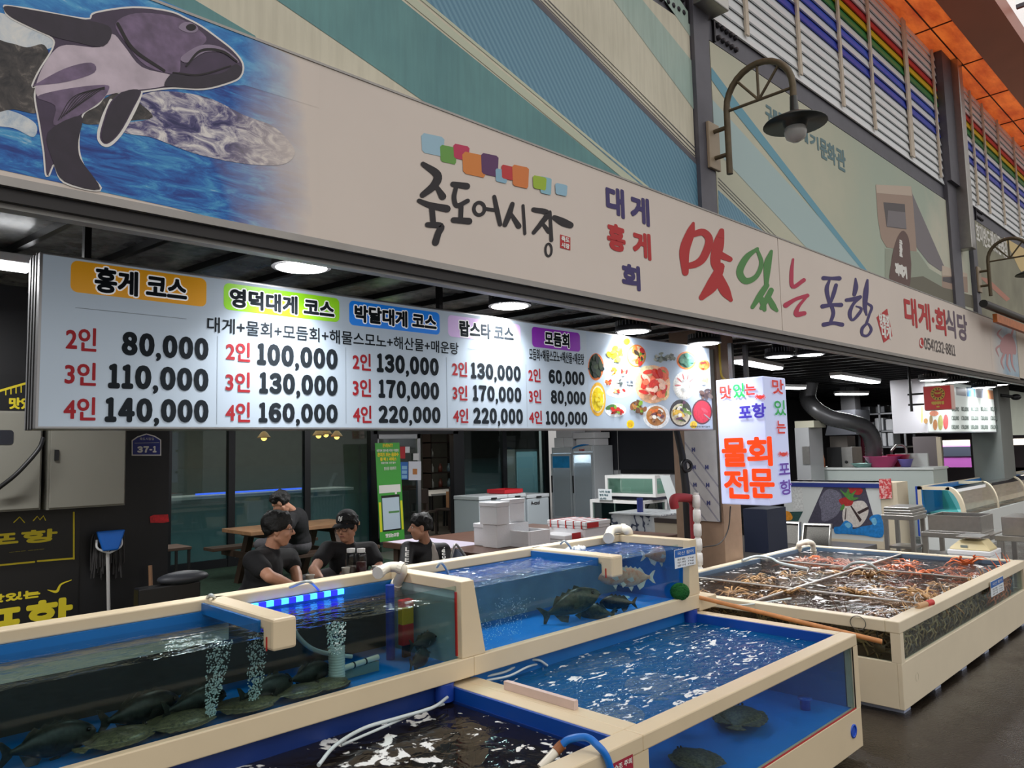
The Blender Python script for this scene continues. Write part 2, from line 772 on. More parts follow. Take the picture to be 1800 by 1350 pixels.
hang(MB().box((a + .08, WB + .03, .17), (a + .14, WB + .08, 2.08)).box((mid - .07, WB + .03, .17), (mid, WB + .08, 2.08)).box((a + .1, WB + .03, 2.0), (mid, WB + .08, 2.08)).box((a + .1, WB + .03, .17), (mid, WB + .08, .3)).build('door_leaf', mat('alu', (150, 152, 154), .35, .8)), dr)
hang(MB().box((a + .14, WB + .05, .3), (mid - .07, WB + .06, 2.0)).build('door_pane', GLASS), dr)
e2 = [bq + .14, onY(888, 800, WB).x, onY(962, 800, WB).x]
for i in range(2):
    a, bq2 = e2[i], e2[i + 1]
    win = struct(MB().box((bq2 - .06, WB, .15), (bq2 + .05, WB + .1, 2.25)).box((a, WB + .01, .15), (bq2, WB + .09, .27)).box((a, WB + .01, 2.16), (bq2, WB + .09, 2.25)).build('window_%d' % (i + 4), FRAME))
    hang(MB().box((a, WB + .04, .27), (bq2 - .06, WB + .05, 2.16)).build('window_pane', GLASS), win)
    hang(MB().add([(a, WB + .055, .27), (bq2 - .06, WB + .055, .27), (bq2 - .06, WB + .055, 1.6), (a, WB + .055, 1.6)], [(0, 1, 2, 3)]).build('frosted_film', FROST), win)
# walls at the sides of the patio
YW = 6.0
struct(MB().box((-6, YW, 0), (onY(297, 850, YW).x, YW + .25, 2.95)).build('wall_left', mat('black_panel', (24, 24, 27), .5, nz=.15, ns=2)))
struct(MB().box((12.4, onX(1250, 800, 12.4).y, 0), (12.55, WB + .1, 2.95)).build('wall_right', mat('white_wall', (200, 202, 206), .7)))
struct(MB().box((12.55, 9.4, 0), (30, 9.5, 2.95)).build('wall_kitchen', mat('dark_kitchen_wall', (58, 58, 62), .6, nz=.2)))
# wall above the shop signs, roof edge
struct(MB().box((-6, 3.52, 2.95), (40, 3.7, 9)).build('wall_upper', mat('grey_wall', (120, 118, 116), .8)))
beam = struct(MB().box((-6, 3.42, 5.45), (40, 3.52, 5.71)).build('trim_1', DSTEEL))
bolt = mat('bolt_steel', (52, 50, 56), .5, .6)
for k, (px, s_) in enumerate(((1180, -1), (1277, 1), (1681, -1), (1722, 1))):
    mb = MB()
    c = onY(px, 400 if k > 1 else (15 if k == 0 else 85), 3.42)
    for i in range(5):
        for j in range(2):
            mb.lathe([(0, .03), (.022, .03), (.026, 0)], (c.x + (i - 2) * .08, 3.42, 5.52 + j * .12), 6, (0, -1, 0))
    hang(mb.build('splice_bolt', bolt), beam)
    hang(MB().box((c.x - .24 * s_ - .012, 3.395, 5.45), (c.x - .24 * s_ + .012, 3.42, 5.71)).build('splice_plate', bolt), beam)
for k, (xa, xb) in enumerate(((5.65, 5.90), (12.82, 13.28))):
    col = struct(MB().box((xa, 3.36, 2.9), (xb, 3.52, 5.72)).box((xa, 3.30 if k else 3.40, 5.72), (xb, 3.52, 7.9)).build('column_%d' % (k + 1), DSTEEL))
    if k == 0:
        hang(MB().box((5.66, 3.2, 5.62), (6.0, 3.42, 8.0)).build('rain_duct', STEEL, bevel=.01), col)
    else:
        hang(MB().box((13.28, 3.2, 4.72), (13.5, 3.42, 7.9)).build('rain_duct', STEEL, bevel=.01), col)
struct(MB().box((13.9, 3.34, 2.9), (14.12, 3.45, 5.45)).build('column_3', DSTEEL))
# louvre screens
LW = mat('white_louvre', (242, 246, 248), .4)
LC = [mat('louvre_red', (206, 40, 48), .4), mat('louvre_yellow', (232, 200, 20), .4), mat('louvre_green', (30, 140, 74), .4), mat('louvre_blue', (40, 66, 190), .4), mat('louvre_light_blue', (52, 90, 214), .4)]
FIN = mat('louvre_fin', (214, 200, 180), .45)
for k, (xa, xb, fins) in enumerate(((6.02, 12.8, (6.66, 7.83, 8.97, 9.97, 11.35, 12.6)), (13.5, 21.5, (14.6, 15.35, 16.38, 17.6, 18.8, 20, 21.2)))):
    sc_ = thing('louvre_screen', ['screen of tilted white louvres with coloured stripes between the first two wall columns', 'screen of striped tilted louvres beyond the second wall column, under the orange eaves'][k], 'louvre', ((xa + xb) / 2, 3.5, 5.72))
    cols = {}
    for i in range(-4, 13):
        z = 7.21 - .125 * i
        j = {0: 0, 1: 1, 2: 2, 4: 4, 6: 3}.get(i)
        mb = cols.setdefault(j, MB())
        mb.add([(xa, 3.415, z + .07), (xb, 3.415, z + .07), (xb, 3.39, z - .052), (xa, 3.39, z - .052), (xa, 3.425, z + .068), (xb, 3.425, z + .068), (xb, 3.405, z - .056), (xa, 3.405, z - .056)],
               [(3, 2, 1, 0), (4, 5, 6, 7), (0, 1, 5, 4), (2, 3, 7, 6), (0, 4, 7, 3), (1, 2, 6, 5)])
    for j, mb in cols.items():
        q = mb.build('louvre_slat', LW if j is None else LC[j], sc_)
        if j is not None:
            q['label'] = ['red', 'yellow', 'green', 'dark blue', 'light blue'][[0, 1, 2, 3, 4][j]] + ' slats'
    for f_ in fins:
        wdt = .07 if f_ == 11.35 else .03
        MB().box((f_ - wdt, 3.365, 5.72), (f_ + wdt, 3.388, 7.75)).build('louvre_post', FIN, sc_)
# orange eaves and the alley roof
m, t, b, out = newmat('orange_sheet')      # thin orange eaves sheet that lets daylight through
n = noise(t, 1.3, 5, .6, mscale=(1, 3, 1))
c_ = ramp(t, [(.35, (198, 78, 40)), (.65, (255, 132, 60))], n.outputs[0]).outputs[0]
tl = t.nodes.new('ShaderNodeBsdfTranslucent')
mx_ = t.nodes.new('ShaderNodeMixShader')
mx_.inputs[0].default_value = .55
t.links.new(c_, tl.inputs[0])
t.links.new(c_, b.inputs['Base Color'])
b.inputs['Roughness'].default_value = .3
t.links.new(b.outputs[0], mx_.inputs[1])
t.links.new(tl.outputs[0], mx_.inputs[2])
t.links.new(mx_.outputs[0], out.inputs[0])
eav = struct(MB().add([(-6, 2.9, 7.8), (45, 2.9, 7.8), (45, 3.52, 7.8), (-6, 3.52, 7.8)], [(0, 1, 2, 3)]).build('trim_2', m))
mb = MB()
for i in range(30):
    mb.box((-4 + 1.6 * i, 2.9, 7.785), (-3.985 + 1.6 * i, 3.5, 7.80))
hang(mb.box((-6, 3.2, 7.785), (45, 3.215, 7.80)).build('soffit_groove', mat('groove_brown', (70, 30, 20), .6)), eav)
struct(MB().prism([(-6, 2.9, 7.86), (-6, 2.9, 7.74), (-6, 2.4, 7.9), (-6, 2.4, 8.2)], (51, 0, 0)).build('trim_3', mat('brick_fascia', (206, 120, 92), .4, .05, nz=.1, ns=1)))
mb = MB()
for i in range(26):
    mb.box((-4 + i * 1.5, -4, 8.6), (-3.94 + i * 1.5, 2.5, 8.66))
rib = struct(mb.build('roof', DSTEEL))
hang(MB().box((-6, -4, 8.67), (40, 2.6, 8.68)).build('roof_pane', pane_mat('skylight', (246, 246, 246), .04)), rib)

# ------------------------------------------------------------------ printed banners on the upper wall
YM = 3.40
PM = PlY(YM)


def flat(name, parent, m_, fn, plane=None, l=.002):
    mb = MB()
    fn(mb)
    return mb.build(name, m_, parent)


def banner_mat(name, a, b_, sc_=1.2, hi=.6):
    m, t, b, out = newmat(name)
    n = noise(t, sc_, 4, .5)
    r = ramp(t, [(.35, a), (hi, b_)], n.outputs[0])
    n2 = noise(t, 25, 3, .6, mscale=(1, 1, .08))
    t.links.new(mixc(t, .16, r.outputs[0], ramp(t, [(.35, (170, 165, 155)), (.6, (255, 255, 255))], n2.outputs[0]).outputs[0], 'MULTIPLY'), b.inputs['Base Color'])
    b.inputs['Roughness'].default_value = .55
    return m


TEAL = banner_mat('banner_teal', (92, 142, 146), (108, 160, 160))
PTEAL = banner_mat('banner_pale_teal', (166, 192, 182), (182, 202, 190))
CRM = banner_mat('banner_cream', (214, 208, 186), (226, 220, 198))
LSTR = mat('banner_light_stripe', (200, 206, 182), .55)
m, t, b, out = newmat('banner_blue_lines')
g = t.nodes.new('ShaderNodeTexCoord')
mp = t.nodes.new('ShaderNodeMapping')
mp.inputs['Rotation'].default_value = (0, math.radians(-52), 0)
t.links.new(g.outputs['Object'], mp.inputs['Vector'])
wv = t.nodes.new('ShaderNodeTexWave')
wv.bands_direction = 'Z'
wv.inputs['Scale'].default_value = 7.5
t.links.new(mp.outputs[0], wv.inputs['Vector'])
r = ramp(t, [(.3, (88, 138, 164)), (.7, (112, 158, 180))], wv.outputs[0])
t.links.new(r.outputs[0], b.inputs['Base Color'])
b.inputs['Roughness'].default_value = .5
BLIN = m
DLIN = mat('banner_dark_line', (98, 96, 104), .6)
bn = thing('wall_banner', 'large teal and cream swoosh banner left of the first wall column', 'banner', (2.5, YM, 3.4))
MB().box((-5, YM, 3.3), (5.64, YM + .02, 5.44)).build('banner_sheet', CRM, bn)
mb = MB()
PM.shape(mb, [(280, -140), (530, -140), (705, 0), (1106, 323), (1106, 350), (767, 225), (767, 194), (600, 78), (486, 0)])
PM.shape(mb, [(150, -90), (342, 0), (448, 63), (470, 100), (280, 20)])
mb.each('banner_swoosh', TEAL, bn)
mb = MB()
PM.shape(mb, [(540, -140), (556, -140), (731, 0), (1132, 330), (1110, 326), (712, 0)], .003)
PM.shape(mb, [(566, -140), (574, -140), (747, 0), (1146, 334), (1138, 332), (739, 0)], .003)
mb.build('banner_stripe', LSTR, bn)
mb = MB()
PM.shape(mb, [(575, -140), (780, -140), (938, 0), (1234, 296), (1240, 420), (1148, 345), (748, 0)])
mb.build('banner_stripe', BLIN, bn)
mb = MB()
for d_ in (0, 7, 14):
    PM.shape(mb, [(948 + d_, 0), (950 + d_, 0), (1234, 288 - d_), (1234, 286 - d_)], .003)
PM.shape(mb, [(780, -140), (796, -140), (946, 0), (1234, 290), (1234, 300), (934, 0)], .003)
mb.build('banner_line', DLIN, bn)
mb = MB()
PM.shape(mb, [(960, -140), (1010, -140), (1129, 0), (1226, 120), (1232, 210), (1078, 0)])
PM.shape(mb, [(1168, 0), (1195, 0), (1222, 40), (1224, 80)])
mb.each('banner_swoosh', PTEAL, bn)

bn = thing('wall_banner', 'pale green banner with a picture of a tilted tower building', 'banner', (9.8, YM, 3.4))
m, t, b, out = newmat('banner_sage')
n = noise(t, .55, 5, .55)
g = t.nodes.new('ShaderNodeTexCoord')
s_ = t.nodes.new('ShaderNodeSeparateXYZ')
t.links.new(g.outputs['Object'], s_.inputs[0])
k_ = t.nodes.new('ShaderNodeMapRange')
k_.inputs[1].default_value, k_.inputs[2].default_value = 6, 13.5
t.links.new(s_.outputs[0], k_.inputs[0])
f_ = math_(t, 'ADD', math_(t, 'MULTIPLY', n.outputs[0], .55), math_(t, 'MULTIPLY', k_.outputs[0], .5))
t.links.new(ramp(t, [(.2, (218, 210, 186)), (.42, (190, 194, 172)), (.62, (176, 190, 172)), (.75, (206, 204, 184)), (.85, (150, 190, 178))], f_).outputs[0], b.inputs['Base Color'])
b.inputs['Roughness'].default_value = .55
MB().box((5.98, YM, 3.3), (13.88, YM + .02, 5.42)).build('banner_sheet', m, bn)


def px6(pts):
    return [(1400 + a / 4.5, 250 + c / 4.5) for a, c in pts]


mb = MB()
PM.shape(mb, [(1262, 334), (1345, 410), (1345, 440), (1264, 400)])
mb.build('banner_stripe', BLIN, bn)
mb = MB()
PM.shape(mb, [(1252, 175), (1525, 476), (1525, 500), (1440, 460), (1256, 262)])
mb.each('banner_swoosh', mat('banner_ice', (176, 200, 200), .55), bn)
mb = MB()
PM.shape(mb, [(1250, 118), (1300, 185), (1524, 476), (1516, 476), (1285, 190), (1250, 140)], .003)
mb.each('banner_swoosh', mat('banner_sea_line', (104, 164, 184), .55), bn)
mb = MB()
for d_ in (0, 6, 12):
    PM.shape(mb, [(1262, 312 + d_), (1366, 417 + d_), (1366, 418 + d_), (1262, 313.4 + d_)], .003)
mb.build('banner_line', DLIN, bn)
mb = MB()
for s, bl, tr in (('구', (1346, 200), (1357, 190)), ('룡', (1359, 208), (1367, 197)), ('포', (1369, 216), (1380, 204)), ('과', (1389, 231), (1402, 216)), ('메', (1406, 241), (1419, 228)), ('기', (1424, 252), (1438, 242)), ('문', (1442, 272), (1453, 249)), ('화', (1455, 280), (1468, 257)), ('관', (1471, 291), (1485, 266))):
    PM.ptext(mb, s, (bl[0], bl[1] + 14 if bl[0] < 1385 else bl[1] + 4), tr, .009, .003)
mb.build('banner_lettering', mat('banner_ink', (100, 132, 138), .6), bn)
mb = MB()
PM.shape(mb, px6([(625, 340), (905, 352), (918, 420), (950, 865), (830, 852), (712, 832), (668, 760), (642, 600)]))
PM.shape(mb, px6([(1150, 1060), (1350, 1050), (1355, 1190), (1150, 1150)]))
mb.each('banner_picture', mat('print_taupe', (172, 148, 132), .6), bn)
mb = MB()
PM.shape(mb, px6([(625, 335), (905, 350), (912, 425), (632, 402)]), .003)
PM.shape(mb, px6([(1150, 975), (1350, 1040), (1350, 1065), (1150, 1055)]), .003)
mb.each('banner_picture', mat('print_pale', (206, 188, 170), .6), bn)
mb = MB()
PM.shape(mb, px6([(685, 475), (855, 490), (868, 690), (712, 670)]), .003)
PM.shape(mb, px6([(1155, 1068), (1310, 1062), (1310, 1140), (1155, 1100)]), .003)
mb.each('banner_picture', mat('print_dark', (92, 86, 88), .6), bn)
mb = MB()
PM.shape(mb, px6([(722, 540), (858, 555), (868, 685), (712, 665)]), .004)
PM.shape(mb, px6([(915, 405), (1180, 1010), (1140, 1020), (1045, 955), (948, 830)]))
mb.each('banner_picture', mat('print_slate', (128, 122, 126), .6), bn)
mb = MB()
PM.shape(mb, px6([(700, 840), (960, 870), (1050, 1000), (1150, 1060), (1150, 1200), (700, 1090)]), .0015)
mb.each('banner_picture', mat('print_sage', (158, 166, 148), .6), bn)
mb = MB()
PM.shape(mb, px6([(860, 1075), (1000, 1060), (1160, 1150), (1400, 1215), (1420, 1320), (1100, 1230), (880, 1150)]), .003)
mb.each('banner_picture', mat('print_moss', (112, 108, 92), .6), bn)
mb = MB()
PM.curve(mb, px6([(843, 700), (885, 760), (900, 900), (905, 1000), (880, 1160), (740, 1110), (748, 950), (765, 850), (800, 745)]), .004, 3)
mb.each('banner_picture', mat('print_stone', (104, 78, 72), .6), bn)
mb = MB()
for s, y0, y1 in (('구', 805, 780), ('룡', 850, 815), ('포', 890, 865)):
    PM.ptext(mb, s, px6([(812, y0 + 12)])[0], px6([(834, y1)])[0], .01, .005)
mb.build('banner_lettering', WHITEI, bn)
mb = MB()
PM.ptext(mb, '과메기', px6([(780, 1050)])[0], px6([(868, 985)])[0], .02, .005)
mb.build('banner_lettering', WHITEI, bn)

bn = thing('wall_banner', 'mossy green and yellow picture banner beyond the second column', 'banner', (17, YM, 3.4))
MB().box((14.14, YM, 3.3), (24, YM + .02, 5.42)).build('banner_sheet', mat('banner_moss', (140, 138, 116), .6, nz=.3, ns=1.6), bn)
mb = MB()
PM.shape(mb, px6([(1640, 750), (1900, 900), (1900, 1200), (1760, 1000)]))
mb.each('banner_picture', mat('print_sand', (226, 200, 140), .6), bn)
mb = MB()
PM.shape(mb, px6([(1440, 1060), (1660, 1260), (1690, 1240), (1520, 1080)]))
mb.each('banner_picture', mat('print_coral', (186, 128, 108), .6), bn)
mb = MB()
PM.ptext(mb, '호미반도', px6([(1425, 790)])[0], px6([(1525, 700)])[0], .01)
mb.build('banner_lettering', WHITEI, bn)
mb = MB()
PM.ptext(mb, '해안둘레길', px6([(1540, 850)])[0], px6([(1660, 780)])[0], .01)
mb.build('banner_lettering', WHITEI, bn)

# gooseneck street lamps on the columns
OLIVE = mat('old_bronze_paint', (104, 92, 72), .5, .4, nz=.25, ns=15)


def gooseneck(xc, yw, zb, s, label):
    t_ = thing('street_lamp', label, 'lamp', (xc, yw, zb), 'gooseneck lamps on the wall columns')
    MB().box((xc - .09, yw - .03, zb - .22), (xc + .09, yw, zb + .2)).build('wall_bracket', mat('bracket_paint', (176, 158, 134), .5), t_, bevel=.006)
    y1 = yw - .16
    r = .30 * s
    mb = MB()
    mb.tube([(xc, y1, zb - .3 * s)] + [(xc, y1 - r + r * math.cos(a), zb + .28 + r * math.sin(a)) for a in [pi * k / 14 for k in range(15)]] + [(xc, y1 - 2 * r, zb + .14)], .028, 8)
    for z in (-.12, .12):
        mb.tube([(xc, yw - .02, zb + z), (xc, y1, zb + z)], .02, 8)
    mb.build('arm', OLIVE, t_)
    mb = MB()
    cz = zb + .28
    mb.tube([(xc, y1, cz - .02), (xc, y1 - 2 * r, cz - .02)], .013, 6)
    for a in (pi * .27, pi * .5, pi * .73):
        mb.tube([(xc, y1 - r, cz - .02), (xc, y1 - r + r * math.cos(a), cz + r * math.sin(a))], .012, 6)
    mb.build('brace', OLIVE, t_)
    c = (xc, y1 - 2 * r, zb - .02)
    MB().lathe([(0, .2), (.03, .2), (.035, .08), (.07, .06), (.24, -.02), (.25, -.035), (.1, -.01), (.09, -.06), (0, -.06)], c, 28).build('lamp_shade', mat('dark_green_enamel', (52, 56, 54), .35, .2), t_)
    MB().lathe([(.075, -.05), (.09, -.1), (.075, -.15), (.03, -.18), (0, -.185)], c, 20).build('glass_bulb', mat('milky_glass', (190, 188, 184), .2), t_)
    return t_


p_ = onY(1246, 258, 3.36)
gooseneck(5.86, 3.36, p_.z + .02, 1.0, 'bronze gooseneck lamp on the wall column beside the teal banner')
p_ = onY(1717, 490, 3.34)
gooseneck(14.05, 3.34, p_.z, 1.0, 'bronze gooseneck lamp on the farther wall column in front of the mossy banner')
# ------------------------------------------------------------------ long shop sign over the canopy edge
YF = 3.25
PF = PlY(YF)
ZB, ZT = 2.807, 3.70
XS = onY(1370, 480, YF).x
XE = onY(1787, 600, YF).x
PANEL = mat('sign_panel', (224, 211, 200), .5, nz=.03, ns=2)


def c1(pts):
    return [tuple(a / 2.5714 for a in p) for p in pts]


def c2(pts):
    return [(600 + p[0] / 2.5714, p[1] / 2.5714) + tuple(a / 2.5714 for a in p[2:]) for p in pts]


def c3(pts):
    return [(1100 + p[0] / 2.5714, p[1] / 2.5714) + tuple(a / 2.5714 for a in p[2:]) for p in pts]


def c6(pts):
    return [(1400 + p[0] / 4.5, 480 + p[1] / 4.5) + tuple(a / 4.5 for a in p[2:]) for p in pts]


fs = thing('shop_sign', 'long printed sign with a leaping fish and brush lettering over the canopy edge', 'sign', (6, YF + .05, ZB))
MB().box((-4, YF, ZB), (XS - .006, YF + .06, ZT)).build('sign_panel', PANEL, fs)
MB().box((XS + .006, YF, ZB), (XE, YF + .06, ZT)).build('sign_panel', PANEL, fs)
ALU = mat('aluminium_trim', (150, 146, 142), .35, .6, nz=.1)
mb = MB()
mb.box((-4, YF - .005, ZB - .035), (XE, YF + .06, ZB)).box((-4, YF - .005, ZT), (XE, YF + .06, ZT + .012))
mb.build('sign_frame', ALU, fs)
tr = struct(MB().box((-6, YF + .02, 2.72), (XE + 6, YF + .05, ZB - .036)).build('trim_4', mat('dark_steel', (48, 46, 46), .4, .5)))
hang(MB().box((-6, YF + .05, 2.70), (XE + 6, YF + .11, 2.75)).build('drip_rail', mat('grey_rail', (168, 166, 162), .5, .1, nz=.1), None), tr)
hang(MB().box((-6, YF + .07, 2.75), (XE + 6, YF + .11, 3.0)).build('backing_rail', mat('dark_steel', (48, 46, 46), .4, .5), None), tr)

# the printed seascape: it fades out toward the right
XF0, XF1 = onY(395, 250, YF).x, onY(545, 300, YF).x


def sea(name, stops, sc_, ms, dist=.6, rot=-.35, fade=True):
    m, t, b, out = newmat(name)
    n = noise(t, sc_, 8, .68, mscale=ms, dist=dist, rot=(0, rot, 0))
    c = ramp(t, stops, n.outputs[0]).outputs[0]
    if fade:
        g = t.nodes.new('ShaderNodeTexCoord')
        s_ = t.nodes.new('ShaderNodeSeparateXYZ')
        t.links.new(g.outputs['Object'], s_.inputs[0])
        n2 = noise(t, 1.5, 4, .6)
        k = t.nodes.new('ShaderNodeMapRange')
        k.inputs[1].default_value, k.inputs[2].default_value = XF0, XF1
        t.links.new(math_(t, 'ADD', s_.outputs[0], math_(t, 'MULTIPLY', math_(t, 'SUBTRACT', n2.outputs[0], .5), .5)), k.inputs[0])
        c = mixc(t, k.outputs[0], c, (224, 211, 200))
    t.links.new(c, b.inputs['Base Color'])
    b.inputs['Roughness'].default_value = .5
    return m


mb = MB()
PF.shape(mb, [(-60, -120), (190, -34), (290, 3), (560, 118), (560, 430), (300, 364), (-60, 285)], .001)
mb.build('sea_print', sea('print_sea', [(.2, (14, 20, 84)), (.4, (16, 62, 148)), (.52, (28, 110, 190)), (.62, (70, 160, 210)), (.72, (190, 214, 228))], 5, (1, 1, 4.5)), fs)
mb = MB()
PF.shape(mb, [(-60, -120), (190, -34), (290, 3), (560, 118), (560, 190), (430, 150), (250, 155), (100, 90), (-60, 60)], .0015)
mb.build('sea_print', sea('print_water_top', [(.3, (18, 84, 168)), (.5, (46, 136, 205)), (.62, (84, 172, 222)), (.74, (220, 232, 238))], 6, (1, 1, 2.5)), fs)
mb = MB()
PF.curve(mb, c1([(-80, 60), (60, 75), (150, 130), (225, 160), (235, 215), (120, 225), (-80, 200)]), .002)
PF.curve(mb, c1([(-60, 490), (60, 505), (160, 560), (150, 620), (60, 580), (-60, 560)]), .002)
mb.each('spray_print', sea('print_spray', [(.3, (150, 176, 200)), (.5, (216, 222, 226)), (.7, (240, 238, 232))], 9, (1, 1, 1), 1, 0, False), fs)
mb = MB()
PF.curve(mb, c1([(-80, 190), (40, 195), (120, 215), (200, 205), (225, 300), (170, 420), (165, 510), (60, 495), (-80, 490)]), .0025)
PF.curve(mb, c1([(370, 520), (500, 430), (560, 420), (640, 470), (700, 530), (600, 545), (480, 560), (380, 560)]), .002)
mb.each('rock_print', sea('print_rock', [(.35, (30, 28, 32)), (.55, (74, 68, 66)), (.72, (150, 140, 130))], 16, (1, 1, 1), 1, 0, False), fs)
mb = MB()
PF.curve(mb, c1([(620, 450), (700, 415), (830, 420), (960, 450), (1100, 520), (1230, 570), (1310, 645), (1330, 700), (1270, 745), (1100, 740), (900, 700), (760, 650), (680, 620), (560, 600), (560, 560), (690, 530)]), .0025)
mb.build('wave_print', sea('print_wave', [(.36, (40, 40, 92)), (.46, (90, 84, 130)), (.54, (176, 170, 184)), (.64, (236, 230, 226))], 9, (1, 1, 2), 1.2), fs)
# the fish
fout = [(20, 30), (130, 45), (385, 90), (430, 62), (600, 38), (760, 55), (840, 88), (905, 122), (975, 172), (1050, 232), (1092, 290), (1085, 342), (1040, 370), (920, 400), (780, 395), (640, 412), (560, 420), (490, 412), (440, 470), (372, 515), (352, 610), (356, 700), (390, 780), (450, 858), (290, 822), (245, 740), (212, 795), (200, 690), (180, 560), (160, 440), (168, 385), (148, 390), (180, 320), (240, 222), (235, 170), (130, 120), (40, 72)]
mb = MB()
PF.stroke(mb, [p + (16 / 2.57,) for p in c1(fout + fout[:1])], .003)
PF.stroke(mb, [p + (6,) for p in c1([(640, 410), (610, 490), (545, 605), (485, 658), (445, 625), (462, 540), (500, 455)])], .003)
mb.build('fish_halo', mat('print_glow', (236, 232, 228), .5), fs)


def prn(name, mname, col, shapes, l, nz=.25, ns=14):
    mb = MB()
    for s in shapes:
        PF.curve(mb, c1(s), l, 4)
    mb.each(name, mat(mname, col, .5, nz=nz, ns=ns), fs)


prn('fish_print', 'fish_dark', (70, 54, 80), [fout, [(560, 412), (636, 408), (602, 490), (540, 602), (482, 652), (450, 622), (468, 540), (500, 460)]], .0035)
prn('fish_print', 'fish_light', (206, 190, 202), [[(235, 240), (300, 205), (450, 215), (505, 155), (560, 210), (640, 305), (780, 345), (735, 392), (560, 415), (430, 445), (300, 475), (170, 440), (172, 350)]], .004, .3, 9)
prn('fish_print', 'fish_mid', (118, 98, 128), [[(520, 110), (610, 62), (760, 72), (850, 105), (930, 170), (900, 215), (820, 260), (800, 335), (660, 300), (570, 200)], [(165, 440), (290, 405), (470, 385), (488, 412), (440, 470), (315, 545), (240, 565), (248, 480)], [(150, 388), (290, 312), (410, 285), (425, 330), (300, 372), (165, 388)]], .0045, .4, 22)
prn('fish_print', 'fish_black', (46, 36, 52), [[(20, 30), (130, 45), (385, 92), (500, 130), (465, 212), (330, 190), (235, 166), (130, 120), (40, 72)], [(780, 332), (860, 346), (1000, 332), (1060, 292), (1090, 312), (1080, 346), (1030, 372), (920, 400), (790, 395), (740, 386)], [(215, 600), (365, 525), (352, 640), (362, 720), (450, 856), (290, 820), (240, 735)], [(560, 415), (630, 412), (595, 490), (538, 595), (482, 645), (458, 618), (475, 540), (505, 465)]], .005, .3, 18)
prn('fish_print', 'fish_lip', (152, 136, 160), [[(815, 262), (900, 208), (990, 213), (1062, 262), (1072, 285), (1000, 240), (920, 240), (845, 285)], [(805, 128), (825, 105), (862, 104), (893, 128), (880, 148), (840, 148)]], .0055, .2)
mb = MB()
for s in ([(530, 110, 14), (600, 225, 16), (740, 322, 12)], [(840, 300, 8), (905, 232, 12), (1000, 234, 12), (1068, 280, 8)], [(780, 330, 6), (900, 340, 8), (1040, 300, 6)]):
    PF.stroke(mb, c1(s), .006)
PF.disc(mb, 861 / 2.571, 126 / 2.571, 9, 6, .006)
for i in range(7):
    PF.stroke(mb, c1([(262 + 12 * i, 545 - 9 * i, 4), (330 + 20 * i, 440 - 5 * i, 4), (470, 395 + 2 * i, 3)]), .006, wk=.8)
mb.build('fish_print', INK, fs)

# market name in brush strokes with its row of coloured tiles
mb = MB()
for s in ([(368, 742, 22), (432, 790, 38), (418, 838, 36), (366, 882, 26)], [(428, 842, 18), (456, 888, 34)], [(350, 908, 20), (400, 928, 28), (476, 944, 34)], [(408, 940, 26), (414, 1008, 26)], [(388, 1016, 24), (448, 1022, 30), (436, 1056, 30), (424, 1096, 32)],
          [(503, 833, 24), (566, 842, 30)], [(516, 850, 20), (508, 895, 22), (522, 930, 22), (570, 908, 20)], [(540, 935, 22), (538, 985, 22)], [(506, 995, 26), (576, 1000, 30)],
          [(650, 944, 16), (690, 950, 16)], [(690, 890, 18), (702, 950, 22), (716, 1014, 20)],
          [(772, 922, 20), (756, 972, 26), (738, 1016, 22)], [(766, 968, 16), (800, 1022, 26)], [(820, 930, 14), (828, 1056, 14)],
          [(868, 948, 22), (930, 964, 26), (900, 1012, 22), (868, 1052, 18)], [(905, 1006, 14), (936, 1046, 22)], [(942, 958, 14), (948, 1086, 18)], [(962, 984, 24), (1000, 1004, 36), (1034, 1018, 30)]):
    PF.stroke(mb, c2(s), .003)
for cx, cy, rx, ry, wd in ((622, 944, 24, 28, 16), (935, 1130, 14, 28, 10)):
    PF.stroke(mb, c2([(cx + rx * math.cos(a), cy + ry * math.sin(a), wd) for a in [2 * pi * k / 14 for k in range(15)]]), .003)
mb.build('brush_lettering', INK, fs)
mb = MB()
PF.shape(mb, c2([(988, 1060), (1034, 1074), (1034, 1132), (988, 1120)]))
mb.build('seal', RED, fs)
mb = MB()
PF.ptext(mb, '죽도', c2([(993, 1090)])[0], c2([(1029, 1076)])[0], .002, .004)
PF.ptext(mb, '시장', c2([(993, 1118)])[0], c2([(1029, 1104)])[0], .002, .004)
mb.build('seal_lettering', WHITEI, fs)
for i, (x0, y0, x1, y1, col) in enumerate(((360, 602, 465, 708, (160, 196, 214)), (445, 655, 521, 744, (104, 160, 66)), (505, 650, 578, 728, (196, 40, 86)), (545, 686, 655, 804, (222, 132, 52)), (630, 692, 709, 800, (90, 42, 96)), (695, 762, 748, 830, (140, 184, 206)), (722, 745, 776, 816, (198, 44, 48)), (770, 745, 846, 853, (222, 124, 52)), (896, 798, 948, 882, (140, 190, 206)), (863, 793, 925, 862, (160, 190, 40)), (964, 828, 1019, 888, (150, 192, 214)))):
    mb = MB()
    d = (x1 - x0) * .16
    q = (x1 - x0) * .12
    P_ = [(x0, y0 + q), (x0 + q, y0), (x1 - q, y0 + d), (x1, y0 + d + q), (x1 - q * .4, y1 - q), (x1 - q, y1), (x0 + q * 1.2, y1 - d), (x0 + q * .3, y1 - d - q)]
    PF.shape(mb, c2(P_), .002 + .0004 * i)
    mb.build('logo_tile', mat('tile_ink_%d' % i, col, .5), fs)
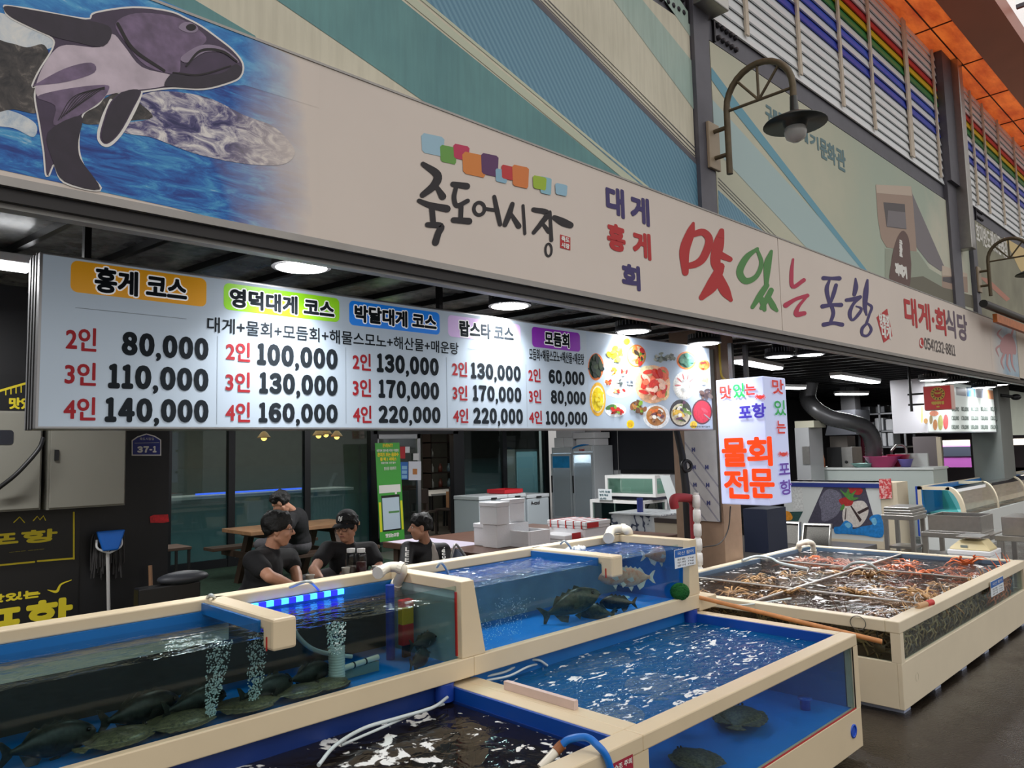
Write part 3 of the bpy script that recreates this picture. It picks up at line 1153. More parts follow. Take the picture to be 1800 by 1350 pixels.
# block lettering
for s, bl, tr_, m_ in (('대', (1197, 965), (1276, 860), NAVY), ('게', (1308, 1000), (1389, 902), NAVY), ('홍', (1202, 1125), (1281, 1026), RED), ('게', (1318, 1158), (1396, 1060), RED), ('회', (1269, 1300), (1348, 1206), NAVY)):
    mb = MB()
    PF.ptext(mb, s, c2([bl])[0], c2([tr_])[0], .011, .003)
    mb.build('sign_lettering', m_, fs)
# shop name in brush strokes
mb = MB()
for s in ([(304, 1010, 14), (290, 1055, 40), (264, 1135, 46), (268, 1232, 30)], [(296, 1062, 26), (348, 1050, 32), (376, 1088, 36), (352, 1160, 36), (318, 1192, 32), (268, 1205, 26)], [(432, 1044, 24), (418, 1105, 50), (404, 1180, 46), (422, 1225, 40)], [(420, 1150, 36), (470, 1172, 24)], [(428, 1205, 36), (392, 1285, 56), (342, 1345, 26)], [(412, 1240, 40), (446, 1312, 48), (474, 1356, 18)]):
    PF.stroke(mb, c3(s), .003)
mb.build('brush_lettering', RED, fs)
mb = MB()
for s in ([(594, 1124, 14), (544, 1165, 28), (514, 1228, 32), (540, 1270, 30), (588, 1250, 22), (612, 1190, 20), (592, 1126, 14)], [(657, 1136, 14), (640, 1195, 34), (634, 1290, 18)], [(636, 1290, 24), (606, 1335, 28), (572, 1388, 18)], [(602, 1335, 18), (618, 1365, 28), (626, 1400, 18)], [(656, 1312, 24), (634, 1356, 26), (612, 1392, 18)], [(646, 1346, 20), (664, 1382, 28), (682, 1404, 14)]):
    PF.stroke(mb, c3(s), .003)
mb.build('brush_lettering', GREENI, fs)
mb = MB()
for s in ([(755, 1172, 10), (748, 1235, 18), (754, 1296, 18), (804, 1266, 18)], [(722, 1380, 24), (768, 1352, 16), (820, 1336, 18)], [(818, 1340, 10), (780, 1385, 16), (770, 1420, 24), (806, 1416, 20)]):
    PF.stroke(mb, c3(s), .003)
mb.build('brush_lettering', mat('crimson_ink', (190, 50, 82), .6), fs)
mb = MB()
for s in ([(212, 40, 34), (275, 42, 26), (338, 42, 36)], [(258, 60, 20), (238, 130, 34), (258, 236, 26)], [(312, 96, 30), (292, 165, 32), (268, 236, 22)], [(205, 264, 36), (275, 252, 28), (352, 252, 34)], [(278, 262, 30), (290, 320, 30), (268, 390, 26)], [(215, 408, 36), (290, 396, 28), (360, 408, 34)],
          [(466, 44, 14), (468, 110, 38), (456, 170, 30)], [(394, 214, 28), (450, 206, 34), (504, 188, 26)], [(504, 190, 26), (448, 246, 24), (420, 320, 32), (440, 372, 20), (486, 330, 26), (512, 282, 20), (470, 262, 10)], [(560, 56, 18), (548, 150, 42), (540, 262, 34), (552, 330, 16)], [(560, 240, 16), (594, 270, 22), (574, 330, 20), (552, 400, 22)], [(552, 400, 20), (518, 440, 26), (520, 488, 22), (560, 494, 20), (590, 450, 22), (574, 410, 18), (552, 396, 14)]):
    PF.stroke(mb, c6(s), .003)
mb.build('brush_lettering', NAVY, fs)
mb = MB()
PF.shape(mb, c6([(632, 350), (716, 280), (758, 500), (688, 552)]))
mb.build('seal', RED, fs)
mb = MB()
PF.ptext(mb, '영풍회', c6([(655, 428)])[0], c6([(728, 335)])[0], .008, .004)
PF.ptext(mb, '대게', c6([(675, 512)])[0], c6([(742, 428)])[0], .008, .004)
mb.build('seal_lettering', WHITEI, fs)
mb = MB()
PF.ptext(mb, '대게·회', c6([(860, 410)])[0], c6([(1172, 290)])[0], .016, .003)
mb.build('sign_lettering', RED, fs)
mb = MB()
PF.ptext(mb, '식당', c6([(1188, 500)])[0], c6([(1342, 336)])[0], .014, .003)
mb.build('sign_lettering', mat('plum_ink', (104, 88, 104), .6), fs)
mb = MB()
PF.disc(mb, 1400 + 988 / 4.5, 480 + 553 / 4.5, 4, 9.4)
mb.build('phone_symbol', RED, fs)
mb = MB()
PF.stroke(mb, c6([(980, 530, 8), (978, 560, 9), (992, 578, 8)]), .004)
mb.build('phone_symbol', WHITEI, fs)
mb = MB()
PF.digits(mb, '054)232-8811', c6([(1012, 602)])[0], c6([(1252, 570)])[0], .005, .003)
mb.build('sign_lettering', mat('grey_ink', (92, 84, 82), .6), fs)
# faded crab picture at the end of the sign
m, t, b, out = newmat('print_sky_fade')
g = t.nodes.new('ShaderNodeTexCoord')
s_ = t.nodes.new('ShaderNodeSeparateXYZ')
t.links.new(g.outputs['Object'], s_.inputs[0])
n = noise(t, 1.6, 5, .6)
k_ = t.nodes.new('ShaderNodeMapRange')
k_.inputs[1].default_value, k_.inputs[2].default_value = onY(1742, 590, YF).x, onY(1766, 600, YF).x
t.links.new(s_.outputs[0], k_.inputs[0])
t.links.new(mixc(t, k_.outputs[0], (224, 211, 200), ramp(t, [(.35, (128, 168, 196)), (.6, (184, 200, 210))], n.outputs[0]).outputs[0]), b.inputs['Base Color'])
mb = MB()
PF.rect(mb, onY(1740, 590, YF).x, ZB + .01, XE - .01, ZT - .01, .001)
mb.build('sea_print', m, fs)
mb = MB()
PF.curve(mb, c6([(1610, 560), (1640, 500), (1690, 480), (1730, 560), (1735, 640), (1700, 640), (1650, 640), (1615, 620)]), .003)
for a, c_, d in (((1620, 520), (1590, 480), (1620, 440)), ((1615, 570), (1580, 600), (1600, 660)), ((1640, 640), (1620, 700), (1640, 760)), ((1670, 640), (1665, 720), (1690, 780)), ((1700, 640), (1705, 720), (1730, 780)), ((1700, 490), (1710, 440), (1690, 410))):
    PF.stroke(mb, c6([a + (18,), c_ + (14,), d + (5,)]), .003)
mb.build('crab_print', mat('print_pink', (198, 150, 152), .6), fs)

f2 = thing('shop_sign', 'pale sign panel beyond the end of the long fish sign', 'sign', (18, YF + .05, ZB))
MB().box((XE + .03, YF, ZB), (XE + 6, YF + .06, ZT)).build('sign_panel', mat('ivory_panel', (216, 206, 190), .5), f2)
f3 = thing('shop_sign', 'orange letter board under a black pipe above the ivory sign panel', 'sign', (17, 3.1, 3.6))
a = onY(1753, 560, 3.0)
MB().box((a.x, 3.0, a.z - .05), (a.x + 4, 3.06, a.z + .08)).build('sign_panel', mat('orange_board', (190, 104, 40), .5, nz=.3, ns=12), f3)
MB().tube([(a.x - .6, 3.03, a.z + .17), (a.x + 4, 3.03, a.z + .2)], .06, 10).build('support_pipe', BLACK, f3)
# ------------------------------------------------------------------ backlit menu board
def glow(name, col, k=.34, rough=.35):
    return mat(name, col, rough, es=k)


YB = 3.85
PB = PlY(YB)
bx0, bx1, bz0, bz1 = .84, 6.485, 1.893, 2.692


def d4(p):
    return (p[0] / 2.5714, 420 + p[1] / 2.5714)


def d5(p):
    return (600 + p[0] / 2.5714, 420 + p[1] / 2.5714)


mbd = thing('menu_board', 'long backlit menu board with five priced courses and food photos', 'sign', (3.6, YB + .1, bz0))
BF = glow('board_face', (164, 177, 190), .26, .6)
MB().box((bx0, YB, bz0), (bx1, YB + .2, bz1)).build('board_casing', mat('board_silver', (176, 176, 178), .35, .4), mbd, bevel=.006)
mb = MB()
PB.rect(mb, bx0 + .012, bz0 + .012, bx1 - .012, bz1 - .012, .001)
mb.build('board_face', BF, mbd)
mb = MB()
for q in (.05, .1, .15):
    mb.box((bx0 - .004, YB + q - .004, bz0), (bx0, YB + q + .004, bz1))
mb.build('board_edge_rib', BLACK, mbd)
for x in (bx0 + .2, 3.2, bx1 - 1.1):
    MB().box((x, YB + .08, bz1), (x + .03, YB + .12, 2.95)).build('board_hanger', BLACK, mbd)
DK = mat('board_black_ink', (30, 36, 42), .8, spec=.15)
RD = glow('board_red_ink', (150, 16, 30), .1, .7)
GOLD = glow('plate_orange', (226, 158, 24), .2)
for (bl, tr_, f_), m_, (tx, tb, tt, tf), oc in (
        (((317, 238), (933, 181), d4), GOLD, ('홍게 코스', (425, 240), (845, 180), d4), WHITEI),
        (((1010, 318), (1533, 270), d4), glow('plate_green', (140, 208, 30), .25), ('영덕대게 코스', (1036, 308), (1510, 284), d4), WHITEI),
        (((35, 388), (443, 334), d5), glow('plate_blue', (14, 124, 226), .25), ('박달대게 코스', (58, 374), (428, 346), d5), WHITEI),
        (((482, 440), (808, 388), d5), glow('plate_lilac', (206, 178, 224), .25), ('랍스타 코스', (532, 440), (776, 399), d5), WHITEI),
        (((862, 487), (1077, 426), d5), glow('plate_purple', (130, 34, 168), .25), ('모듬회', (918, 482), (1028, 430), d5), WHITEI)):
    a, b_ = PB.uv(*f_(bl)), PB.uv(*f_(tr_))
    mb = MB()
    PB.rect(mb, a[0], a[1], b_[0], b_[1], .002, .03)
    pl = mb.build('heading_plate', m_, mbd)
    c_, d_ = PB.uv(*tf(tb)), PB.uv(*tf(tt))
    bw = .003
    mb = MB()
    PB.text(mb, tx, (c_[0] - .007, c_[1] - .007, d_[0] + .007, d_[1] + .007), bw + .009, .003)
    hang(mb.build('heading_outline', glow('outline_white', (240, 242, 244), .3)), pl)
    mb = MB()
    PB.text(mb, tx, (c_[0], c_[1], d_[0], d_[1]), bw + .002, .0045)
    hang(mb.build('heading_lettering', DK), pl)
for tx, bl, tr_, bw in (('대게+물회+모듬회+해물스모노+해산물+매운탕', d4((935, 420)), d5((528, 470)), .0012), ('모듬회+해물스모노+해산물+매운탕', d5((848, 547)), d5((1095, 520)), .0014)):
    mb = MB()
    PB.ptext(mb, tx, bl, tr_, bw, .003)
    mb.build('course_lettering', DK, mbd)
rows = [(d4, [('2인', (295, 502), (437, 405)), ('3인', (290, 660), (435, 561)), ('4인', (285, 820), (433, 716))], [('80,000', (545, 525), (945, 450), 105), ('110,000', (483, 675), (945, 588), 105), ('140,000', (468, 828), (945, 728), 108)]),
        (d4, [('2인', (1020, 550), (1130, 470)), ('3인', (1018, 690), (1130, 604)), ('4인', (1018, 828), (1130, 739))], [('100,000', (1158, 568), (1527, 500), 92), ('130,000', (1168, 698), (1527, 621), 92), ('160,000', (1165, 830), (1527, 748), 92)]),
        (d5, [('2인', (50, 592), (132, 520)), ('3인', (50, 712), (133, 634)), ('4인', (52, 832), (135, 754))], [('130,000', (157, 602), (440, 540), 82), ('170,000', (165, 718), (442, 650), 80), ('220,000', (165, 832), (448, 760), 80)]),
        (d5, [('2인', (500, 620), (567, 557)), ('3인', (502, 729), (568, 663)), ('4인', (505, 832), (572, 767))], [('130,000', (583, 630), (810, 576), 72), ('170,000', (592, 732), (813, 672), 72), ('220,000', (594, 835), (820, 768), 72)]),
        (d5, [('2인', (845, 645), (898, 587)), ('3인', (847, 741), (901, 681)), ('4인', (848, 836), (905, 776))], [('60,000', (935, 653), (1098, 602), 64), ('80,000', (945, 745), (1104, 691), 64), ('100,000', (922, 840), (1111, 782), 64)])]
for f_, labs, prs in rows:
    for tx, bl, tr_ in labs:
        mb = MB()
        PB.ptext(mb, tx, f_(bl), f_(tr_), .003, .003)
        mb.build('serving_lettering', RD, mbd)
    for tx, bl, tr_, h in prs:
        mb = MB()
        PB.digits(mb, tx, f_(bl), f_(tr_), .072 * (PB.uv(*f_(tr_))[1] - PB.uv(*f_(bl))[1]), .003)
        mb.build('price_lettering', DK, mbd)
mb = MB()
for f_, x, y0, y1 in ((d4, 981, 440, 838), (d4, 1560, 490, 834), (d5, 473, 535, 852), (d5, 832, 568, 850)):
    a, b_ = PB.uv(*f_((x, y0))), PB.uv(*f_((x, y1)))
    PB.rect(mb, a[0], b_[1], a[0] + .004, a[1], .002)
for f_, p0_, p1_ in ((d4, (340, 312), (842, 364)), (d5, (570, 497), (800, 519))):
    a, b_ = PB.uv(*f_(p0_)), PB.uv(*f_(p1_))
    PB.rect(mb, a[0], a[1], b_[0], a[1] + .003, .002)
mb.build('divider_line', mat('board_grey_line', (150, 162, 174), .4), mbd)
# food photographs
xf = PB.uv(*d5((1112, 600)))[0]
mb = MB()
PB.rect(mb, xf, bz0 + .015, bx1 - .015, bz1 - .015, .0015)
photo = mb.build('food_photo_sheet', glow('photo_ground', (160, 175, 192), .26, .6), mbd)


def f3p(x, y):
    return (1000 + x / 4.5, 480 + y / 4.5)


FC = {}


def food(col, nz=.35, ns=40):
    k = 'food_%d_%d_%d' % col
    if k not in FC:
        m = mat(k, col, .4, nz=nz, ns=ns)
        m.node_tree.nodes['Principled BSDF'].inputs['Emission Color'].default_value = lin(col)
        m.node_tree.nodes['Principled BSDF'].inputs['Emission Strength'].default_value = .16
        FC[k] = m
    return FC[k]


def dish(layers):
    """one printed dish: list of (colour, x, y, rx, ry [, rot])"""
    bm_, ms = MB(), []
    for i, L in enumerate(layers):
        ms.append(food(L[0]))
        bm_.cur = i
        x, y = f3p(L[1], L[2])
        n = 22
        if L[0] in ((250, 250, 248),):
            n = 28
        PB.disc(bm_, x, y, L[3] / 4.5, L[4] / 4.5, .002 + .0006 * i, n, L[5] if len(L) > 5 else 0)
    hang(bm_.build('dish_picture', ms), photo)


def blobs(x, y, rx, ry, cols, n, s, seed, base=None):
    r = random.Random(seed)
    L = list(base or [])
    for i in range(n):
        a, q = r.random() * 2 * pi, r.random() ** .6
        L.append((cols[i % len(cols)], x + rx * q * math.cos(a), y + ry * q * math.sin(a), s * (.7 + .6 * r.random()), s * (.35 + .4 * r.random()), r.random() * 3))
    dish(L)


OR, RE, GR, DG, YE, WH, BR, TE = (226, 120, 60), (200, 44, 40), (120, 160, 50), (40, 56, 44), (236, 208, 30), (240, 238, 230), (132, 84, 52), (70, 120, 104)
WPL = (226, 232, 238)
blobs(212, 740, 40, 80, [DG, (30, 44, 40), (56, 70, 52)], 18, 30, 1, [(OR, 212, 742, 62, 108), (DG, 208, 738, 52, 94)])
blobs(360, 640, 50, 55, [YE, (244, 226, 60)], 16, 26, 2)
dish([(YE, 455, 542, 27, 27), ((214, 170, 20), 455, 542, 18, 18)])
blobs(532, 655, 52, 62, [OR, RE, (60, 50, 40), GR, (236, 196, 120)], 18, 24, 3, [(OR, 532, 655, 76, 90), ((240, 214, 170), 532, 655, 66, 78)])
blobs(745, 668, 80, 34, [(120, 130, 120), (160, 164, 156), (88, 96, 92)], 40, 16, 4)
blobs(928, 692, 50, 46, [TE, (60, 100, 84), (96, 140, 120)], 14, 28, 5, [(OR, 928, 692, 78, 72), (TE, 928, 692, 62, 58)])
blobs(1066, 728, 30, 26, [OR, (236, 150, 60), RE], 10, 16, 6, [(OR, 1066, 728, 46, 42)])
for i, (x, y, cs) in enumerate(((354, 772, [(236, 150, 40), OR]), (432, 775, [RE, WH, (230, 120, 90)]), (312, 860, [OR, RE]), (395, 862, [WH, (70, 80, 80)]), (478, 870, [(90, 100, 110), (160, 170, 180)]))):
    blobs(x, y, 22, 24, cs, 9, 15, 10 + i, [(WPL, x, y, 36, 40)])
blobs(400, 935, 50, 16, [RE, (236, 190, 130), OR], 10, 14, 20, [(WPL, 392, 945, 98, 40)])
blobs(660, 880, 105, 115, [RE, (214, 60, 44), (236, 110, 80), (240, 200, 180)], 40, 34, 21, [((238, 190, 150), 660, 880, 140, 152), ((226, 214, 170), 615, 775, 60, 42), ((230, 120, 90), 740, 800, 48, 60), ((140, 150, 70), 738, 800, 28, 34), ((232, 200, 150), 745, 950, 46, 58), ((130, 150, 60), 745, 950, 28, 34)])
r = random.Random(5)
dish([((226, 230, 230), 910, 890, 88, 112)] + [(((200, 120, 120) if i % 3 == 0 and 14 < i < 30 else (244, 244, 238)), 910 + 58 * math.cos(i * .21), 890 + 74 * math.sin(i * .21), 26, 6, math.atan2(74 * math.sin(i * .21), 58 * math.cos(i * .21))) for i in range(30)] + [((230, 226, 214), 910, 890, 24, 28)])
blobs(1066, 848, 32, 24, [(240, 220, 160), (232, 204, 130)], 8, 18, 22, [(WPL, 1066, 848, 50, 40)])
blobs(1084, 955, 42, 36, [(84, 70, 60), (60, 50, 46), (110, 96, 84)], 14, 22, 23)
blobs(224, 1000, 34, 82, [YE, (230, 214, 70)], 14, 22, 24, [((222, 168, 50), 226, 998, 64, 134), ((236, 226, 190), 226, 998, 52, 108), (YE, 224, 1000, 46, 96)])
blobs(380, 1078, 42, 36, [RE, (160, 30, 40), GR], 16, 20, 25, [(WPL, 368, 1085, 84, 54), ((70, 110, 60), 325, 1060, 40, 18, -.4)])
blobs(540, 1070, 52, 52, [BR, (170, 120, 60), (96, 66, 44), GR], 24, 22, 26)
blobs(690, 1128, 58, 60, [OR, (190, 150, 120), (110, 70, 80), WH, BR], 24, 22, 27, [(WPL, 690, 1135, 106, 96), ((190, 130, 70), 688, 1130, 78, 78)])
blobs(882, 1105, 60, 80, [(60, 66, 40), GR, (230, 190, 70), WH, (96, 60, 80)], 30, 24, 28, [((60, 58, 56), 882, 1108, 88, 108), ((220, 214, 190), 882, 1118, 74, 86), ((226, 180, 70), 875, 1090, 36, 36)])
dish([((90, 50, 50), 1052, 1098, 80, 100), ((200, 30, 48), 1052, 1098, 70, 88), ((222, 70, 84), 1070, 1085, 30, 12, .6), ((150, 150, 150), 1095, 1140, 40, 5, .7)])
dish([(YE, 485, 1195, 30, 33), ((214, 170, 20), 485, 1195, 20, 22)])
dish([(YE, 985, 1200, 28, 30), ((214, 170, 20), 985, 1200, 18, 20)])
mb = MB()
PB.ptext(mb, '사진과 실제 음식은 다를 수 있습니다', f3p(955, 1222), f3p(1112, 1208), .0006, .006)
hang(mb.build('note_lettering', DK), photo)
# rear of the board, seen mirrored in the shop windows
PBK = Pl((0, YB + .2, 0), (-1, 0, 0), (0, 0, 1))
mb = MB()
PBK.rect(mb, -bx1 + .012, bz0 + .012, -bx0 - .012, bz1 - .012, .001)
mb.build('board_face', BF, mbd)
mb = MB()
for k, tx in enumerate(('물회', '회덮밥', '해물탕', '대게')):
    u_ = -bx1 + .4 + 1.4 * k
    PBK.text(mb, tx, (u_, bz0 + .18, u_ + .95, bz0 + .62), .012, .003)
mb.build('price_lettering', RD, mbd)

# ------------------------------------------------------------------ hanging light box sign
XL, YL = 6.5, 3.32
PLL, PLR = PlX(XL), PlY(YL)
lb = thing('light_box_sign', 'upright white light box with big orange letters hanging below the sign', 'sign', (6.7, 3.56, 1.19))
LBZ0, LBZ1, LX1, LY1 = 1.19, 2.37, 6.94, 3.81
MB().box((XL, YL, LBZ0), (LX1, LY1, LBZ1)).build('box_body', glow('lightbox_face', (188, 197, 232), .4), lb, bevel=.01)
MB().box((LX1 - .1, LY1 - .15, LBZ1), (LX1 - .06, LY1 - .11, 2.72)).box((XL + .06, LY1 - .15, LBZ1), (XL + .1, LY1 - .11, 2.72)).box((6.86, LY1, 1.9), (6.89, 4.0, 1.95)).box((6.86, LY1, 1.4), (6.89, 4.0, 1.45)).each('box_hanger', BLACK, lb)
OI = glow('lightbox_orange', (240, 70, 22), .35)
BRS, GRS, BLS = glow('lightbox_red', (214, 56, 48), .2), glow('lightbox_green', (40, 168, 84), .2), glow('lightbox_blue', (62, 52, 166), .2)


def q6(p):
    return (1100 + p[0] / 2.5714, 420 + p[1] / 2.5714)


for P_, m_, bw, items in ((PLL, BRS, .004, (('맛', f3p(1200, 1000), f3p(1290, 885)), ('는', f3p(1398, 968), f3p(1480, 872)))), (PLL, GRS, .004, (('있', f3p(1305, 990), f3p(1394, 868)),)),
                          (PLL, BLS, .005, (('포', f3p(1350, 1150), f3p(1448, 1050)), ('항', f3p(1456, 1150), f3p(1562, 1025)))),
                          (PLL, OI, .011, (('물', q6((440, 1030)), q6((547, 898))), ('회', q6((553, 1027)), q6((662, 892))), ('전', q6((450, 1172)), q6((556, 1040))), ('문', q6((565, 1170)), q6((672, 1038))))),
                          (PLR, BRS, .004, (('맛', q6((658, 700)), q6((706, 638))), ('는', q6((678, 880)), q6((716, 822))))), (PLR, GRS, .004, (('있', q6((668, 798)), q6((716, 730))),)),
                          (PLR, glow('lightbox_violet', (104, 72, 170), .2), .004, (('포', q6((688, 1068)), q6((735, 1012))), ('항', q6((694, 1160)), q6((744, 1086)))))):
    for tx, bl, tr_ in items:
        mb = MB()
        P_.ptext(mb, tx, bl, tr_, bw, .012)
        mb.build('sign_lettering', m_, lb)
for P_, (cx, cy), s in ((PLL, f3p(1519, 982), 8), (PLR, q6((707, 974)), 8)):
    mb = MB()
    P_.disc(mb, cx, cy, s * .6, s * .45, .013)
    for sx in (-1, 1):
        for k in range(4):
            a = -.7 + .45 * k
            P_.stroke(mb, [(cx + sx * s * .4, cy, 1.6), (cx + sx * s * math.cos(a) * .85, cy + s * math.sin(a) * .5 - 1.4, 1.4), (cx + sx * s * 1.2 * math.cos(a), cy + s * .8 * math.sin(a), .8)], .012)
    mb.build('crab_symbol', BRS, lb)

# ------------------------------------------------------------------ lamps under the canopy
LEDW = mat('led_disc', (255, 255, 255), .4, es=14, ecol=(255, 255, 255))
FINS = mat('lamp_grey', (70, 70, 72), .45, .4)


def bay(x, y, z, r, label, group='round bay lamps under the canopy'):
    t_ = thing('bay_lamp', label, 'lamp', (x, y, z), group)
    MB().lathe([(r, .0), (r * 1.0, .03), (r * .93, .045), (r * .5, .06), (r * .46, .14), (0, .14)], (x, y, z), 32).build('lamp_body', FINS, t_)
    mb = MB()
    for k in range(30):
        a = 2 * pi * k / 30
        mb.obox((x + r * .76 * math.cos(a), y + r * .76 * math.sin(a), z + .065), (r * .42, .005, .045), rz=a)
    mb.build('cooling_fin', mat('lamp_fin', (150, 150, 150), .4, .6), t_)
    MB().lathe([(r * .86, -.004), (0, -.006)], (x, y, z), 32).build('light_disc', LEDW, t_)
    MB().obox((x, y, z + .17), (r * .9, r * .5, .07)).build('driver_box', BLACK, t_)
    MB().tube([(x - .03, y, z + .2), (x - .03, y, 2.95)], .012, 6).tube([(x + .02, y, z + .2), (x + .06, y + .03, z + .24), (x + .05, y, 2.95)], .006, 6).build('hanging_rod', BLACK, t_)
    l = bpy.data.lights.new('bay_light', 'AREA')
    l.shape = 'DISK'
    l.size = r * 1.7
    l.energy = 13
    l.color = (.96, .98, 1)
    l.spread = 2.0
    o = bpy.data.objects.new('bay_light', l)
    C.objects.link(o)
    o.location = (x, y, z - .012)
    hang(o, t_)
    return t_


bays = [((530, 470), 3.6, .155), ((896, 538), 3.72, .15), ((1113, 583), 3.73, .15), ((1238, 604), 3.76, .155), ((1370, 627), 3.7, .15), ((1424, 624), 3.5, .15)]
nm = ['over the green course heading, nearest the fish sign', 'over the blue and lilac course headings', 'over the food photos, nearer the price columns', 'over the right end of the menu board', 'above the tall white light box, behind it', 'just right of the light box, close under the sign edge']
for (p, y, r_), s in zip(bays, nm):
    c = onY(p[0], p[1], y)
    bay(c.x, y, c.z, r_, 'round bay lamp ' + s)
for (px, py, s) in ((1640, 668, 'left of the red sign, first of four at the second menu'), (1680, 672, 'right behind the red sign at the second menu'), (1730, 681, 'over the coloured headings of the second menu'), (1752, 677, 'at the right end of the second menu')):
    c = onY(px, py, 3.66)
    bay(c.x, 3.66, c.z, .2, 'round bay lamp ' + s)

TUBE = mat('led_tube', (255, 255, 255), .4, es=7, ecol=(250, 252, 255))


def batten(a, b_, label, w_=.13, power=34):
    a, b_ = V(a), V(b_)
    t_ = thing('ceiling_lamp', label, 'lamp', (a + b_) / 2, 'long battens under the canopy')
    d = b_ - a
    rz = math.atan2(d.y, d.x)
    c = (a + b_) / 2
    MB().obox(c + V((0, 0, .05)), (d.length + .03, w_ + .02, .05), rz=rz).build('lamp_body', WHITE, t_, bevel=.008)
    MB().obox(c + V((0, 0, .012)), (d.length, w_, .03), rz=rz).build('diffuser', TUBE, t_, bevel=.01)
    MB().tube([a * .7 + b_ * .3 + V((0, 0, .06)), (a * .7 + b_ * .3).to_2d().to_3d() + V((0, 0, 2.95))], .006, 6).tube([a * .3 + b_ * .7 + V((0, 0, .06)), (a * .3 + b_ * .7).to_2d().to_3d() + V((0, 0, 2.95))], .006, 6).build('hanging_rod', BLACK, t_)
    l = bpy.data.lights.new('batten_light', 'AREA')
    l.shape = 'RECTANGLE'
    l.size, l.size_y = d.length, w_
    l.energy = power
    o = bpy.data.objects.new('batten_light', l)
    C.objects.link(o)
    o.location = c - V((0, 0, .02))
    o.rotation_euler = (0, 0, rz)
    hang(o, t_)


batten((-.25, 4.85, 2.82), (1.02, 4.88, 2.82), 'bright long tube lamp at the left end of the menu board, the upper of two')
p_ = onZ(54, 567, 2.8)
batten((p_.x - 1.25, p_.y - .05, 2.8), (p_.x + .06, p_.y, 2.8), 'tube lamp in the dark bay behind the menu board, the lower of two')
for pa, pb, s in (((1294, 637), (1366, 650), 'ceiling batten right above the white light box'), ((1469, 663), (1539, 674), 'ceiling batten over the big grey hose, the larger of two'), ((1366, 683), (1411, 684), 'ceiling batten half hidden behind the light box'), ((1472, 694), (1522, 694), 'ceiling batten over the big grey hose, the smaller and deeper')):
    a, b_ = onZ(pa[0], pa[1], 2.72), onZ(pb[0], pb[1], 2.72)
    batten(a, b_, s, .16)
for xa, xb, yy, s in ((4.6, 6.0, 6.6, 'added ceiling batten brightening the foam box table, hidden from the road by the menu board'), (7.6, 9.0, 7.6, 'added unseen ceiling batten brightening the glass door fridges'), (2.4, 3.8, 8.2, 'added unseen ceiling batten brightening the picnic table')):  # battens added out of sight to brighten the dark patio
    batten((xa, yy, 2.86), (xb, yy, 2.86), s, .14, (60, 75, 36)[int(yy > 7) + int(yy > 8)])
# ------------------------------------------------------------------ fish tanks
def water_mat(name, absorb, dens, foam=None, fs_=6, bump=.25, bs=14, top=(255, 255, 255), ms=(1, 1, 1), refl=1.0, murk=0.0, murkcol=(60, 70, 66)):
    """top and sides of a body of water: mirror-like by angle, tinted by depth; foam and painted white glints lie on top where a noise is high"""
    res = []
    for side in (0, 1):
        m, t, b, out = newmat(name + ('_side' if side else '_surface'))
        t.nodes.remove(b)
        tr = t.nodes.new('ShaderNodeBsdfTransparent')
        tr.inputs[0].default_value = lin(top)
        if side:
            t.links.new(tr.outputs[0], out.inputs['Surface'])
        else:
            gl = t.nodes.new('ShaderNodeBsdfGlossy')
            gl.inputs['Roughness'].default_value = .03
            n = noise(t, bs, 3, .5, mscale=ms, dist=.6)
            bp = t.nodes.new('ShaderNodeBump')
            bp.inputs['Strength'].default_value = bump
            bp.inputs['Distance'].default_value = .05
            t.links.new(n.outputs[0], bp.inputs['Height'])
            fr = fresnel(t, 1.36)
            t.links.new(bp.outputs[0], fr.inputs['Normal'])
            t.links.new(bp.outputs[0], gl.inputs['Normal'])
            mx = t.nodes.new('ShaderNodeMixShader')
            cl = t.nodes.new('ShaderNodeClamp')
            t.links.new(math_(t, 'MULTIPLY', fr.outputs[0], refl), cl.inputs[0])
            t.links.new(cl.outputs[0], mx.inputs[0])
            base = tr.outputs[0]
            if murk:
                df0 = t.nodes.new('ShaderNodeBsdfDiffuse')
                df0.inputs[0].default_value = lin(murkcol)
                m0 = t.nodes.new('ShaderNodeMixShader')
                m0.inputs[0].default_value = murk
                t.links.new(tr.outputs[0], m0.inputs[1])
                t.links.new(df0.outputs[0], m0.inputs[2])
                base = m0.outputs[0]
            t.links.new(base, mx.inputs[1])
            t.links.new(gl.outputs[0], mx.inputs[2])
            last = mx.outputs[0]
            if foam:
                f1 = noise(t, fs_, 5, .6, mscale=ms, dist=1.2)
                f2 = noise(t, fs_ * 3.4, 3, .5, mscale=ms, dist=.8)
                f = math_(t, 'ADD', math_(t, 'MULTIPLY', f1.outputs[0], .6), math_(t, 'MULTIPLY', f2.outputs[0], .4))
                k = t.nodes.new('ShaderNodeMapRange')
                k.inputs[1].default_value, k.inputs[2].default_value = foam, foam + .025
                t.links.new(f, k.inputs[0])
                df = t.nodes.new('ShaderNodeBsdfDiffuse')
                df.inputs[0].default_value = lin((232, 234, 232))
                m2 = t.nodes.new('ShaderNodeMixShader')
                t.links.new(math_(t, 'MULTIPLY', k.outputs[0], .85), m2.inputs[0])
                t.links.new(last, m2.inputs[1])
                t.links.new(df.outputs[0], m2.inputs[2])
                last = m2.outputs[0]
            t.links.new(last, out.inputs['Surface'])
        va = t.nodes.new('ShaderNodeVolumeAbsorption')
        va.inputs['Color'].default_value = lin(absorb)
        va.inputs['Density'].default_value = dens
        t.links.new(va.outputs[0], out.inputs['Volume'])
        res.append(m)
    return res


